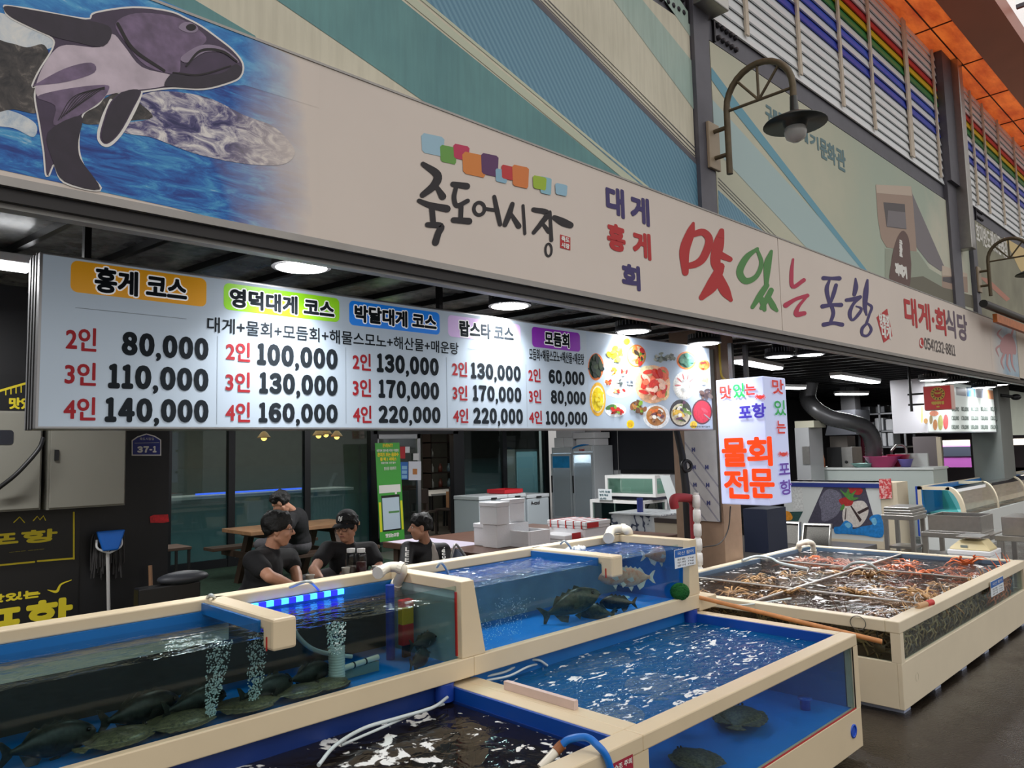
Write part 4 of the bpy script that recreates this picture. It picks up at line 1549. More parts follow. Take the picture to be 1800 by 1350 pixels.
def water(name, a, b_, ms_, parent):
    mb = MB()
    x0, y0, z0 = a
    x1, y1, z1 = b_
    mb.add([(x0, y0, z1), (x1, y0, z1), (x1, y1, z1), (x0, y1, z1)], [(0, 1, 2, 3)])
    mb.cur = 1
    o = len(mb.v)
    mb.add([(x0, y0, z0), (x1, y0, z0), (x1, y1, z0), (x0, y1, z0)], [(0, 3, 2, 1)])
    for q in ((4, 5, 1, 0), (5, 6, 2, 1), (6, 7, 3, 2), (7, 4, 0, 3)):
        mb.f.append(list(q))
        mb.mi.append(1)
        mb.sm.append(False)
    ob = mb.build(name, ms_, parent)
    ob['kind'] = 'stuff'
    return ob


TGL = pane_mat('tank_glass', (232, 244, 244), .022)
SEAL = mat('red_silicone', (176, 44, 40), .4)
BLUEF = mat('bright_blue_floor', (14, 136, 228), .4, nz=.08, ns=4)
PALEB = mat('pale_tank_back', (150, 170, 168), .5, nz=.15, ns=4)
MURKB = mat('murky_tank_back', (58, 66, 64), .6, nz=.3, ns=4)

# upper row: two units on the back of the low tanks
UY0, UY1, UZ0, UZ1 = 2.78, 3.45, .69, 1.135
wA = water_mat('dim_water', (160, 178, 172), 1.1, None, bump=.16, bs=11, ms=(1, 1.6, 1))
wB = water_mat('rippled_water', (196, 222, 228), .3, .60, 9, .6, 24, murk=.25, murkcol=(30, 116, 206))  # the white foam share here imitates glints on the ripples
units = []
for k, (xa, xb, lab) in enumerate(((-1.4, 2.44, 'long raised fish tank with dim water, blue floor and blue light strip'), (2.44, 4.41, 'raised fish tank with bright blue water and two red sea bream'))):
    t_ = thing('fish_tank', lab, 'fish tank', ((xa + xb) / 2, 3.1, 0), 'raised fish tanks')
    MB().box((xa, 2.87, .02), (xb, UY1, .69)).build('base_cabinet', CREAM, t_)
    MB().box((xa, UY0, UZ0), (xb, UY0 + .04, .78)).box((xa, UY0 + .04, UZ0), (xb, UY1, .705)).build('front_beam', CREAM, t_, bevel=.005)
    MB().box((xa, UY1 - .09, UZ1 - .05), (xb, UY1, UZ1)).build('back_rail', CREAM, t_, bevel=.006)
    MB().box((xa, UY1 - .02, .7), (xb, UY1, UZ1 - .05)).build('back_wall', CREAM, t_)
    # lining
    mb = MB()
    mb.box((xa, UY0 + .05, .72), (xb, UY1 - .03, .74))
    mb.build('tank_floor', BLUEF, t_)
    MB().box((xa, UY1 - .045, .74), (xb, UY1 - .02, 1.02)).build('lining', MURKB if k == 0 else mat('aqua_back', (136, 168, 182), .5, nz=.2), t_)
    MB().box((xa, UY1 - .1, 1.02), (xb, UY1 - .02, UZ1 - .05)).build('lining', BLUEL, t_)
    MB().box((xa + .002, UY0 + .042, .74), (xb - (.16 if k else .07), UY0 + .05, 1.112)).build('glass_pane', TGL, t_)
    units.append(t_)
# cross beams and posts
for k, px in ((0, 450), (1, 1027)):
    x = onZ(374 if k == 0 else 937, 1058 if k == 0 else 964, UZ1).x
    MB().prism([(x, UY0 - .05, UZ1), (x, UY0 - .05, UZ1 - .12), (x, UY0 + .035, UZ1 - .12), (x, UY0 + .035, UZ1 - .05), (x, UY1 - .05, UZ1 - .05), (x, UY1 - .05, UZ1)], (.1, 0, 0)).build('cross_beam', CREAM, units[k], bevel=.012)
    MB().box((x - .012, UY0 + .05, UZ1 - .06), (x, UY1 - .08, UZ1 - .015)).build('beam_lining', BLUEL, units[k])
    MB().box((x - .004, UY0 - .006, UZ1 - .122), (x, UY0 + .0, UZ1 - .07)).build('silicone_seal', SEAL, units[k])
for k, (x0, x1) in ((0, (2.365, 2.44)), (1, (4.26, 4.41))):
    pass
mb = MB()
mb.prism([(2.37, UY0 + .055, .78), (2.37, UY0 + .055, UZ1), (2.45, UY0 + .055, UZ1), (2.52, UY0 + .055, .78)], (0, -.05, 0))
mb.box((2.38, UY0 + .05, UZ1 - .05), (2.47, UY1 - .08, UZ1))
mb.build('divider_post', CREAM, units[0], bevel=.004)
MB().box((2.364, UY0 + .036, .79), (2.372, UY0 + .048, UZ1 - .05)).build('silicone_seal', SEAL, units[0])
MB().box((2.385, UY0 + .06, .74), (2.42, UY1 - .03, UZ1 - .05)).build('end_wall', PALEB, units[0])
MB().box((2.43, UY0 + .06, .74), (2.455, UY1 - .03, UZ1 - .06)).build('end_wall', BLUEL, units[1])
MB().box((-1.39, UY1 - .052, .935), (1.52, UY1 - .046, 1.018)).build('painted_refraction_band', mat('painted_pale_refraction', (214, 222, 206), .5, nz=.12), units[0])  # pale view through bending water painted onto the back lining as a band
mb = MB()
mb.prism([(4.3, UY0 + .055, .78), (4.33, UY0 + .055, UZ1), (4.41, UY0 + .055, UZ1), (4.43, UY0 + .055, .78)], (0, -.05, 0))
mb.box((4.33, UY0 + .05, UZ1 - .05), (4.41, UY1 - .05, UZ1))
mb.build('end_post', CREAM, units[1], bevel=.004)
MB().box((4.34, UY0 + .06, .74), (4.38, UY1 - .03, UZ1 - .05)).build('end_wall', BLUEL, units[1])
MB().box((4.41, UY0 + .0, UZ0 - .02), (4.62, UY0 + .6, UZ0 + .06)).build('end_ledge', CREAM, units[1], bevel=.004)
water('water', (-1.4, UY0 + .055, .741), (2.38, UY1 - .05, 1.05), wA, units[0])
water('water', (2.46, UY0 + .055, .741), (4.335, UY1 - .05, 1.085), wB, units[1])
# blue light strip along the back of the dim tank
LEDB = [mat('led_blue_light', (60, 150, 255), .4, es=3.0), mat('led_blue_deep', (24, 30, 240), .4, es=3.0)]
xs0, xs1 = onY(440, 1062, UY1 - .11).x, onY(604, 1028, UY1 - .11).x
mb = MB()
for i in range(13):
    mb.cur = i % 2
    q0, q1 = xs0 + (xs1 - xs0) * i / 13, xs0 + (xs1 - xs0) * (i + 1) / 13
    mb.box((q0, UY1 - .115, 1.06), (q1, UY1 - .1, 1.085))
o = mb.build('light_strip', LEDB)
tag(o, 'blue light strip along the back wall of the long dim tank', 'light')
xs2, xs3 = onY(640, 1030, UY1 - .115).x, onY(740, 1012, UY1 - .115).x
# airlift tube, white pipes and hoses in the dim tank
c = onZ(592, 1198, .76)
t_ = thing('filter_tube', 'ribbed white filter tube standing on the floor of the long dim tank', 'filter', (c.x, c.y, .745))
mb = MB()
pr = []
for i in range(13):
    pr += [(.034, .02 + i * .0115), (.037, .026 + i * .0115), (.034, .03 + i * .0115)]
mb.lathe([(0, .015)] + pr + [(.03, .175), (0, .175)], (c.x, c.y, .745), 20).build('ribbed_tube', mat('grey_white_plastic', (206, 214, 212), .4), t_)
MB().lathe([(0, 0), (.055, 0), (.06, .008), (.05, .016), (0, .018)], (c.x, c.y, .745), 20).build('tube_foot', BLACK, t_)
MB().lathe([(.03, .17), (.036, .175), (.036, .2), (0, .2)], (c.x, c.y, .745), 16).build('tube_cap', BLACK, t_)
a, b_ = onZ(600, 1176, .80), onZ(664, 1155, .80)
o = MB().tube([a, b_], .013, 10).build('white_pipe', PVC)
t_ = o
tag(o, 'short white pipe lying in the long dim tank beside the filter tube', 'pipe')
mb = MB()
for q in (.3, .62):
    mb.tube([a.lerp(b_, q), a.lerp(b_, q + .03)], .0155, 10)
hang(mb.build('pipe_clip', BLACK), o)
o = MB().box((a.x - .02, a.y + .03, .741), (b_.x, a.y + .09, .785)).build('pipe_rest', mat('aqua_grey', (130, 150, 144), .5))
tag(o, 'grey green ledge under the short white pipe in the dim tank', 'ledge')
CLR = mat('clear_hose', (196, 206, 208), .15, spec=.8)
p1_, p2_ = onZ(512, 1097, 1.04), onZ(582, 1150, .86)
o = MB().tube(spline([p1_, onZ(525, 1120, .97), onZ(548, 1140, .9), p2_, onZ(618, 1154, .83)], 6), .010, 8).build('air_hose', CLR)
tag(o, 'clear hose curving down through the dim tank to the white pipe', 'hose')
# PVC elbows over the rails


def elbow(pts, r, label):
    t_ = thing('pipe_elbow', label, 'pipe', pts[0], 'white pipe elbows over the tank rails')
    P = [V(p) for p in pts]
    MB().tube(spline(P, 7), r, 14).build('pipe', PVC, t_)
    mb = MB()
    for i in (0, len(P) // 2, len(P) - 1):
        d = (P[min(i + 1, len(P) - 1)] - P[max(i - 1, 0)]).normalized()
        mb.tube([P[i] - d * r * .5, P[i] + d * r * .5], r * 1.2, 14)
    mb.each('pipe_socket', PVC, t_)


elbow([onZ(666, 1006, 1.155), onZ(684, 997, 1.165), onZ(704, 998, 1.165), onZ(707, 1006, 1.14), onZ(697, 1027, 1.07)], .026, 'white pipe elbow over the rail of the long dim tank by the seated men')
elbow([onZ(1070, 945, 1.14), onZ(1075, 932, 1.17), onZ(1095, 930, 1.17), onZ(1104, 934, 1.16), onZ(1106, 948, 1.08)], .032, 'white pipe elbow at the back rail of the bright blue tank')
elbow([onZ(1404, 964, .585), onZ(1406, 956, .64), onZ(1418, 953, .65), onZ(1428, 956, .62), onZ(1430, 968, .54)], .03, 'white pipe elbow at the far corner of the crab tank')
# hoses hooked over the back rail
for pts, s in (([(365, 1050, 1.14), (372, 1046, 1.16), (383, 1060, 1.10), (389, 1078, 1.04)], 'thin clear hose dripping at the first cross beam of the long dim tank'), ([(510, 1032, 1.14), (540, 1022, 1.18), (556, 1032, 1.12), (566, 1046, 1.05)], 'clear hose hooked over the rail above the blue light strip'),
               ([(768, 997, 1.14), (775, 989, 1.17), (783, 998, 1.12), (788, 1008, 1.08)], 'thin clear hose bubbling at the left end of the bright blue tank'), ([(985, 956, 1.14), (992, 951, 1.16), (1000, 958, 1.13), (1005, 966, 1.09)], 'thin clear hose bubbling at the middle beam of the bright blue tank')):
    o = MB().tube(spline([onZ(*p) for p in pts], 6), .007, 7).build('air_hose', CLR)
    tag(o, s, 'hose', 'clear hoses over the upper tank rail')
BUB = mat('air_bubble', (214, 226, 226), .25)


def bubbles(c0, c1, r0, r1, n, label, sz=(.0022, .005)):
    mb = MB()
    for i in range(n):
        q = RN.random()
        c = V(c0).lerp(V(c1), q)
        rr_ = (r0 + (r1 - r0) * q) * RN.random() ** .5
        a = RN.random() * 2 * pi
        s = RN.uniform(*sz)
        p = c + V((rr_ * math.cos(a), rr_ * math.sin(a), 0))
        mb.add([p + V(d) * s for d in ((1, 0, 0), (-1, 0, 0), (0, 1, 0), (0, -1, 0), (0, 0, 1), (0, 0, -1))], [(0, 2, 4), (2, 1, 4), (1, 3, 4), (3, 0, 4), (2, 0, 5), (1, 2, 5), (3, 1, 5), (0, 3, 5)])
    o = mb.build('bubbles', BUB)
    tag(o, label, 'bubbles', kind='stuff')


for (p0_, p1_, r0_, r1_, n, s) in (((368, 1262), (388, 1105), .02, .05, 520, 'column of air bubbles left of the first cross beam'), ((446, 1240), (455, 1105), .02, .05, 420, 'column of air bubbles under the first cross beam end'), ((590, 1150), (592, 1082), .03, .045, 420, 'column of air bubbles rising from the ribbed filter tube')):
    a, b_ = onZ(p0_[0], p0_[1], .77 if p0_[0] != 590 else .92), onZ(p1_[0], p1_[1], 1.045)
    yy = a.y
    b_ = onY(p1_[0], p1_[1], yy)
    b_.z = min(b_.z, 1.045)
    bubbles(a, b_, r0_, r1_, n, s)
a = onZ(860, 1135, .8)
bubbles(V((2.56, 2.9, .78)), V((2.62, 3.2, 1.07)), .09, .16, 420, 'haze of fine bubbles at the left end of the bright blue tank', (.0015, .003))
b0 = onZ(875, 1120, .8)
bubbles(V((2.75, 2.95, .79)), V((2.95, 3.0, .95)), .12, .1, 300, 'drifting fine bubbles low in the bright blue tank', (.0015, .003))
for px, py, s in ((775, 1000, 'white froth where the thin hose enters at the left end of the bright blue tank'), (1008, 966, 'white froth beside the middle beam of the bright blue tank')):
    c = onZ(px, py, 1.085)
    mb = MB()
    for i in range(60):
        a = RN.random() * 2 * pi
        q = .09 * RN.random() ** .6
        mb.ball((c.x + q * math.cos(a), c.y + q * .7 * math.sin(a), 1.085 + .02 * RN.random() * (1 - q / .1)), RN.uniform(.008, .018), 4)
    tag(mb.build('froth', mat('froth_white', (226, 232, 238), .5)), s, 'froth', kind='stuff')
# red and yellow float seen in the dim tank, blue pipe beside it
c = onZ(714, 1140, .78)
c = onY(714, 1137, 3.15)
t_ = thing('float_marker', 'red and yellow plastic block upright in the long dim tank', 'float', (c.x, 3.15, .80))
MB().box((c.x - .035, 3.13, .80), (c.x + .035, 3.17, .90)).build('red_block', mat('float_red', (222, 32, 40), .4), t_, bevel=.004)
MB().box((c.x - .035, 3.13, .90), (c.x + .035, 3.17, .985)).build('yellow_block', mat('float_yellow', (240, 196, 30), .4), t_, bevel=.004)
MB().box((c.x - .035, 3.13, .985), (c.x + .035, 3.17, 1.02)).build('red_block', mat('float_red', (222, 32, 40), .4), t_, bevel=.004)
MB().box((c.x - .02, 3.14, .741), (c.x + .02, 3.16, .80)).build('float_stem', BLACK, t_)
o = MB().cyl((c.x - .08, 3.17, .741), (c.x - .08, 3.17, 1.1), .022).build('standpipe', mat('blue_pipe', (24, 60, 150), .4))
tag(o, 'blue standpipe beside the red and yellow block in the dim tank', 'pipe')
c = onZ(1160, 1065, .80)
o = MB().lathe([(0, 0), (.03, 0), (.03, .045), (.05, .05), (.05, .056), (0, .056)], (3.95, 3.06, .741), 18).build('drain_standpipe', mat('milky_plastic', (186, 214, 226), .3))
tag(o, 'small white drain cup on the floor of the bright blue tank', 'drain')

# low tanks in front
LY0, LY1, LZ = 1.79, 2.86, .668
wL = water_mat('dark_brown_water', (110, 100, 92), 2.0, .555, 4, .18, 9, ms=(1, 1, 1), murk=.3, murkcol=(50, 44, 40))
wM = water_mat('blue_tank_water', (100, 180, 226), .3, .572, 7, .4, 18, ms=(.8, 1.5, 1), murk=.45, murkcol=(6, 112, 176))
lows = []
for k, (xa, xb, lab) in enumerate(((-1.6, 2.41, 'low front tank of dark brown water with white foam patches'), (2.41, 4.44, 'low front tank of deep blue water with a glass front'))):
    t_ = thing('fish_tank', lab, 'fish tank', ((xa + xb) / 2, 2.3, 0), 'low fish tanks at the road')
    wl, wr = (xa + .1, xb - .1) if k == 0 else (xa + .03, xb - .06)
    # front: base panel, rail, posts; window between
    MB().box((xa, LY0, .06), (xb, LY0 + .03, .275)).build('base_panel', CREAM, t_, bevel=.004)
    MB().box((wl, LY0 + .002, .272), (wr + .005, LY0 + .008, .28)).box((wr, LY0 + .002, .275), (wr + .006, LY0 + .008, .607)).build('silicone_seal', SEAL, t_)
    MB().box((xa, LY0, .607), (xb, LY0 + .09, LZ)).build('front_rail', CREAM, t_, bevel=.006)
    MB().box((xa, LY0, .275), (wl, LY0 + .05, .607)).build('corner_post', CREAM, t_)
    MB().box((wr, LY0, .275), (xb, LY0 + .05, .607)).build('corner_post', CREAM, t_)
    if k == 0:
        MB().box((wl, LY0 + .005, .275), (wr, LY0 + .04, .607)).build('base_panel', CREAM, t_)
    else:
        MB().box((wl, LY0 + .012, .275), (wr, LY0 + .02, .607)).build('glass_pane', TGL, t_)
    for xq in (xb - .08, xa):
        MB().box((xq, LY0 + .09, LZ - .06), (xq + .08, LY1 - .001, LZ - .0005)).build('side_rail', CREAM, t_, bevel=.004)
    MB().box((xb - .03, LY0 + .03, .06), (xb, LY1, LZ - .06)).box((xa, LY0 + .03, .06), (xa + .03, LY1, LZ - .06)).box((xa, LY1, .06), (xb, LY1 + .005, LZ)).build('wall_panel', CREAM, t_)
    lm = BLUEF if k else mat('dark_tank_lining', (22, 30, 48), .5, nz=.2)
    MB().box((xa + .03, LY0 + .03, .24), (xb - .03, LY1, .27)).build('tank_floor', lm, t_)
    if k:
        mb = MB()
        mb.box((xa + .031, LY0 + .06, .27), (xa + .05, LY1 - .01, LZ - .061)).box((xb - .05, LY0 + .06, .27), (xb - .031, LY1 - .01, LZ - .061)).box((xa + .05, LY1 - .03, .27), (xb - .05, LY1 - .005, LZ + .01))
        mb.build('lining', BLUEL, t_)
    else:
        MB().box((xa + .05, LY1 - .03, .27), (xb - .05, LY1 - .005, LZ + .01)).box((xa + .031, LY0 + .09, .27), (xa + .05, LY1 - .03, .6)).box((xb - .1, LY0 + .09, .27), (xb - .08, LY1 - .01, LZ - .061)).build('lining', mat('navy_lining', (18, 50, 120), .4, nz=.1), t_)
    MB().box((xb - .094, LY0 + .06, LZ - .062), (xb - .078, LY1, LZ - .004)).build('rail_lining', mat('deep_blue_lining', (10, 70, 160), .35), t_)
    mb = MB()
    for xq in (xa + .3, (xa + xb) / 2, xb - .3):
        mb.box((xq - .06, LY0 + .06, 0), (xq + .06, LY1 - .1, .06))
    mb.build('tank_foot', BLACK, t_)
    lows.append(t_)
water('water', (-1.55, LY0 + .095, .271), (2.30, LY1 - .031, .60), wL, lows[0])
water('water', (2.465, LY0 + .022, .271), (4.385, LY1 - .031, .612), wM, lows[1])
c = onY(1500, 1285, LY0)
MB().lathe([(.036, .006), (.036, 0), (.026, -.0), (.026, .004)], (c.x, LY0 - .006, c.z), 20, (0, 1, 0)).lathe([(.026, .004), (0, .004)], (c.x, LY0 - .006, c.z), 20, (0, 1, 0)).build('drain_ring', mat('drain_blue', (20, 76, 190), .35), lows[1])
c = onZ(1370, 1310, .3)
c2_ = onZ(1472, 1262, .29)
o = MB().lathe([(0, 0), (.028, 0), (.028, .05), (.04, .055), (.04, .062), (0, .062)], (4.2, 2.0, .271), 18).build('drain_standpipe', mat('blue_drain_cap', (20, 90, 190), .3))
tag(o, 'blue capped drain cup in the corner of the deep blue tank', 'drain')
# blue pipe stubs under the upper tanks
for px, py, s in ((783, 1212, 'blue pipe stub pouring water into the dark brown tank'), (1216, 1078, 'blue pipe stub pouring water into the deep blue tank')):
    c = onY(px, py, 2.80)
    o = MB().cyl((c.x, 2.81, .612), (c.x, 2.81, .689), .045).build('pipe_stub', mat('blue_pipe', (24, 60, 150), .4))
    tag(o, s, 'pipe', 'blue pipe stubs')
# plank on the divider
a, b_ = onZ(835, 1199, .70), onZ(980, 1246, .70)
o = MB().box((2.44, a.y - .1, .6685), (2.465, b_.y + .0, .705)).build('plank', mat('pinkish_board', (206, 184, 176), .6, nz=.1))
tag(o, 'pinkish plank standing on the divider between the two low tanks', 'plank')
# blue hose, white pipe, tape
hp = [onZ(985, 1312, .675), onZ(1000, 1300, .70), onZ(1030, 1296, .715), onZ(1050, 1310, .70), onY(1066, 1330, LY0 - .015), onY(1076, 1362, LY0 - .02)]
t_ = thing('blue_hose', 'bright blue hose bending over the front rail of the dark brown tank', 'hose', hp[0])
MB().tube(spline(hp, 7), .0135, 12).build('hose', mat('hose_blue', (20, 110, 200), .35), t_)
d = (hp[0] - hp[1]).normalized()
MB().tube([hp[0], onZ(950, 1350, .62)], .016, 12).build('white_pipe', PVC, t_)
MB().tube([hp[0].lerp(hp[1], .3), hp[0], hp[0] + (onZ(950, 1350, .62) - hp[0]) * .25], .0185, 12).build('tape_wrap', mat('brown_tape', (140, 84, 44), .5), t_)
# notices and price cards
PL0 = PlY(LY0 - .001)
t_ = thing('notice_plate', 'small red notice on the front of the low tanks beside the blue hose', 'notice', onY(1090, 1340, LY0))
mb = MB()
a, b_ = PL0.uv(1077, 1370), PL0.uv(1112, 1325)
PL0.rect(mb, a[0], a[1], b_[0], b_[1], .001)
mb.build('plate', mat('notice_red', (160, 40, 60), .5), t_)
mb = MB()
PL0.text(mb, '수조 주의', (a[0] + .008, b_[1] - .03, b_[0] - .008, b_[1] - .008), .0008, .002)
mb.build('notice_lettering', WHITEI, t_)


def card(P_, bl, tr_, label):
    t_ = thing('price_card', label, 'card', P_.p((bl[0] + tr_[0]) / 2, bl[1], .002), 'price cards on the tanks')
    a, b_ = P_.uv(*bl), P_.uv(*tr_)
    w_, h_ = b_[0] - a[0], b_[1] - a[1]
    mb = MB()
    q = [P_.at(a[0], a[1], .004), P_.at(b_[0], a[1], .004), P_.at(b_[0], b_[1], .004), P_.at(a[0], b_[1], .004)]
    mb.prism(q, -P_.n * .003)
    mb.build('card_sheet', mat('card_white', (224, 230, 236), .45), t_)
    mb = MB()
    P_.rect(mb, a[0] + .002, b_[1] - h_ * .42, b_[0] - .002, b_[1] - .002, .005)
    mb.build('card_header', mat('card_blue', (24, 96, 176), .45), t_)
    mb = MB()
    for i, s in enumerate(('참돔 1kg', '우럭 1kg', '광어 1kg')):
        P_.text(mb, s, (a[0] + w_ * .1, b_[1] - h_ * (.62 + .16 * i), a[0] + w_ * .9, b_[1] - h_ * (.5 + .16 * i)), .0, .005)
    mb.build('card_lettering', INK, t_)
    mb = MB()
    P_.text(mb, '국산 활어', (a[0] + w_ * .12, b_[1] - h_ * .32, a[0] + w_ * .88, b_[1] - h_ * .12), .0, .006)
    mb.build('card_lettering', WHITEI, t_)


card(PlY(UY0 - .004), (1186, 1000), (1221, 960), 'white price card with blue header on the post of the bright blue tank')

# the crab tank
KX0, KX1, KY0, KY1, KZ = 5.23, 8.55, 1.835, 3.97, .59
kt = thing('crab_tank', 'big square cream tank split into six bays of live crabs', 'fish tank', (6.9, 2.9, 0))
MB().box((KX0, KY0, .04), (KX1, KY0 + .03, .33)).box((KX0, KY0 + .03, .04), (KX0 + .03, KY1, .33)).box((KX1 - .03, KY0 + .03, .04), (KX1, KY1, .33)).box((KX0 + .03, KY1 - .03, .04), (KX1 - .03, KY1, .33)).build('base_panel', CREAM2, kt, bevel=.004)
MB().box((KX0, KY0, .515), (KX1, KY0 + .09, KZ)).build('front_rail', CREAM2, kt, bevel=.006)
MB().box((KX0, KY0 + .09, .515), (KX0 + .08, KY1 - .07, KZ)).build('side_rail', CREAM2, kt, bevel=.006)
MB().box((KX1 - .08, KY0 + .09, .515), (KX1, KY1 - .07, KZ)).build('side_rail', CREAM2, kt, bevel=.006)
MB().box((KX0, KY1 - .07, .515), (KX1, KY1, KZ)).build('back_rail', CREAM2, kt, bevel=.006)
for (x, y) in ((KX0, KY0), (KX1 - .06, KY0), (KX0, KY1 - .06), (KX1 - .06, KY1 - .06)):
    MB().box((x, y, .33), (x + .06, y + .06, .515)).build('corner_post', CREAM2, kt)
MB().box((KX0 + .06, KY0 + .02, .33), (KX1 - .06, KY0 + .03, .515)).build('glass_pane', TGL, kt)
MB().box((KX0 + .02, KY0 + .06, .33), (KX0 + .03, KY1 - .06, .515)).build('glass_pane', TGL, kt)
MB().box((KX0 + .04, KY0 + .04, .2), (KX1 - .04, KY1 - .04, .22)).build('tank_floor', mat('sandy_floor', (96, 80, 60), .7, nz=.3), kt)
SLATE = mat('slate_blue_lining', (86, 110, 134), .45)
MB().box((KX1 - .09, KY0 + .09, .3), (KX1 - .078, KY1 - .06, .578)).box((KX0 + .08, KY1 - .085, .3), (KX1 - .08, KY1 - .068, .578)).build('lining', SLATE, kt)
ACR = pane_mat('acrylic', (222, 214, 206), .09)
ACE = mat('acrylic_edge', (188, 184, 178), .3)
for (a, b_) in (((KX0 + .08, 2.90, .22), (KX1 - .08, 2.908, .57)), ((6.0, KY0 + .09, .22), (6.008, KY1 - .08, .57)), ((7.34, KY0 + .09, .22), (7.348, KY1 - .08, .57))):
    q = MB().box(a, b_).build('divider', ACR, kt)
    hang(MB().box((a[0], a[1], .568), (b_[0] + (.01 if b_[0] - a[0] < .1 else 0), b_[1] + (.01 if b_[1] - a[1] < .1 else 0), .577)).build('divider_edge', ACE), q)
wK = water_mat('crab_water', (180, 150, 120), .7, .575, 4.5, .3, 14, ms=(1, 1, 1), murk=.16, murkcol=(96, 74, 58))
water('water', (KX0 + .085, KY0 + .095, .221), (KX1 - .095, KY1 - .09, .545), wK, kt)
c = onY(1612, 1190, KY0)
MB().lathe([(.028, 0), (.028, -.02), (0, -.02)], (c.x, KY0 - .001, c.z), 20, (0, -1, 0)).build('drain_hole', mat('drain_dark', (150, 142, 128), .6), kt)
mb = MB()
BP = mat('bluish_white_block', (170, 180, 206), .5)
for i in range(6):
    MB().box((5.3 + i * .62, KY0 + .03, 0), (5.42 + i * .62, KY1 - .1, .04)).build('tank_foot', BP, kt)
card(Pl((0, KY0 - .012, 0), (1, 0, 0), (0, 0, 1)), (1742, 1050), (1762, 1012), 'white price card with blue header hanging on the front rail of the crab tank')
# wire loop and hook on the crab tank
c = onX(1508, 1095, KX0 - .012)
o = MB().tube([(KX0 - .012, c.y + .05 * math.cos(a), c.z + .045 * math.sin(a)) for a in [2 * pi * k / 20 for k in range(20)]], .003, 6, closed=True).build('wire_loop', mat('grey_wire', (110, 106, 100), .4, .6))
tag(o, 'thin wire loop hanging on the left rail of the crab tank', 'wire')
a, b_ = onZ(1612, 1066, .605), onZ(1633, 1060, .605)
t_ = thing('crab_hook', 'metal hook with a red tipped handle lying across the crab tank corner', 'hook', (a + b_) / 2)
MB().tube([a, b_], .02, 10).build('handle', mat('tan_handle', (190, 150, 110), .6), t_)
MB().tube([b_.lerp(a, .25), b_ + (b_ - a) * .25], .022, 10).build('handle_tip', mat('handle_red', (196, 54, 50), .5), t_)
MB().tube([a, onZ(1540, 1078, .6)], .004, 6).tube(spline([a, onZ(1607, 1050, .62), onZ(1614, 1042, .63), onZ(1620, 1050, .62)], 5), .004, 6).build('hook_wire', STEEL, t_)
# long handled scrubber
a, b_ = V((4.36, 2.83, .80)), onX(1550, 1128, 4.93)
t_ = thing('scrub_brush', 'round green scrubber on a long wooden handle lying between the tanks', 'brush', a)
MB().tube([onY(1212, 1046, 2.84), b_], [.013, .016], 10).build('handle', mat('pale_wood', (196, 132, 78), .5, nz=.2, ns=20), t_)
mb = MB()
c = onY(1195, 1040, 2.80)
for i in range(520):
    u_ = V((RN.gauss(0, 1), RN.gauss(0, 1), RN.gauss(0, 1))).normalized()
    p = c + V((u_.x * .055, u_.y * .05, u_.z * .045))
    q = u_.cross(V((RN.random(), RN.random(), RN.random()))).normalized() * .016
    mb.tube([p - q, p + u_ * .009, p + q], .0022, 4, cap=False)
mb.ball(c, (.055, .05, .045), 10)
mb.build('scrubber', mat('scrub_green', (24, 104, 40), .8, nz=.3, ns=30), t_)
# white cords and hoses at the crab tank's near corner
for i, (pts, s) in enumerate((([(1222, 1030, .62), (1228, 1046, .62), (1250, 1058, .58), (1300, 1064, .58), (1390, 1052, .585)], 'long thin white cord along the near edge of the crab tank'), ([(1305, 985, .6), (1330, 978, .62), (1356, 982, .6), (1372, 990, .585), (1420, 1000, .585)], 'loose clear hose bundle at the back rail of the crab tank'),
                              ([(1484, 1000, .58), (1500, 990, .66), (1524, 990, .68), (1540, 1000, .62), (1544, 1008, .57)], 'arched clear hose at the middle of the crab tank'))):
    o = MB().tube(spline([onZ(*p) for p in pts], 6), .006 if i == 0 else .014, 8).build('air_hose', CLR)
    tag(o, s, 'hose')

# ------------------------------------------------------------------ fish
def skin(name, a, b_, sc_=14, hi=.62):
    m, t, b, out = newmat(name)
    n = noise(t, sc_, 6, .65)
    t.links.new(ramp(t, [(.34, a), (hi, b_)], n.outputs[0]).outputs[0], b.inputs['Base Color'])
    b.inputs['Roughness'].default_value = .35
    return m


SK_ROCK = skin('rockfish_skin', (34, 38, 34), (84, 84, 66))
SK_FLAT = skin('flatfish_skin', (46, 44, 34), (132, 120, 86), 22)
SK_DARK = skin('dark_fish_skin', (22, 24, 26), (56, 58, 54))
SK_RED = skin('bream_skin', (214, 132, 104), (226, 180, 160), 8)
SK_PALE = skin('bream_belly', (226, 206, 196), (236, 226, 220), 8)
EYEM = mat('fish_eye', (18, 16, 16), .15)
FISH_MESH = {}


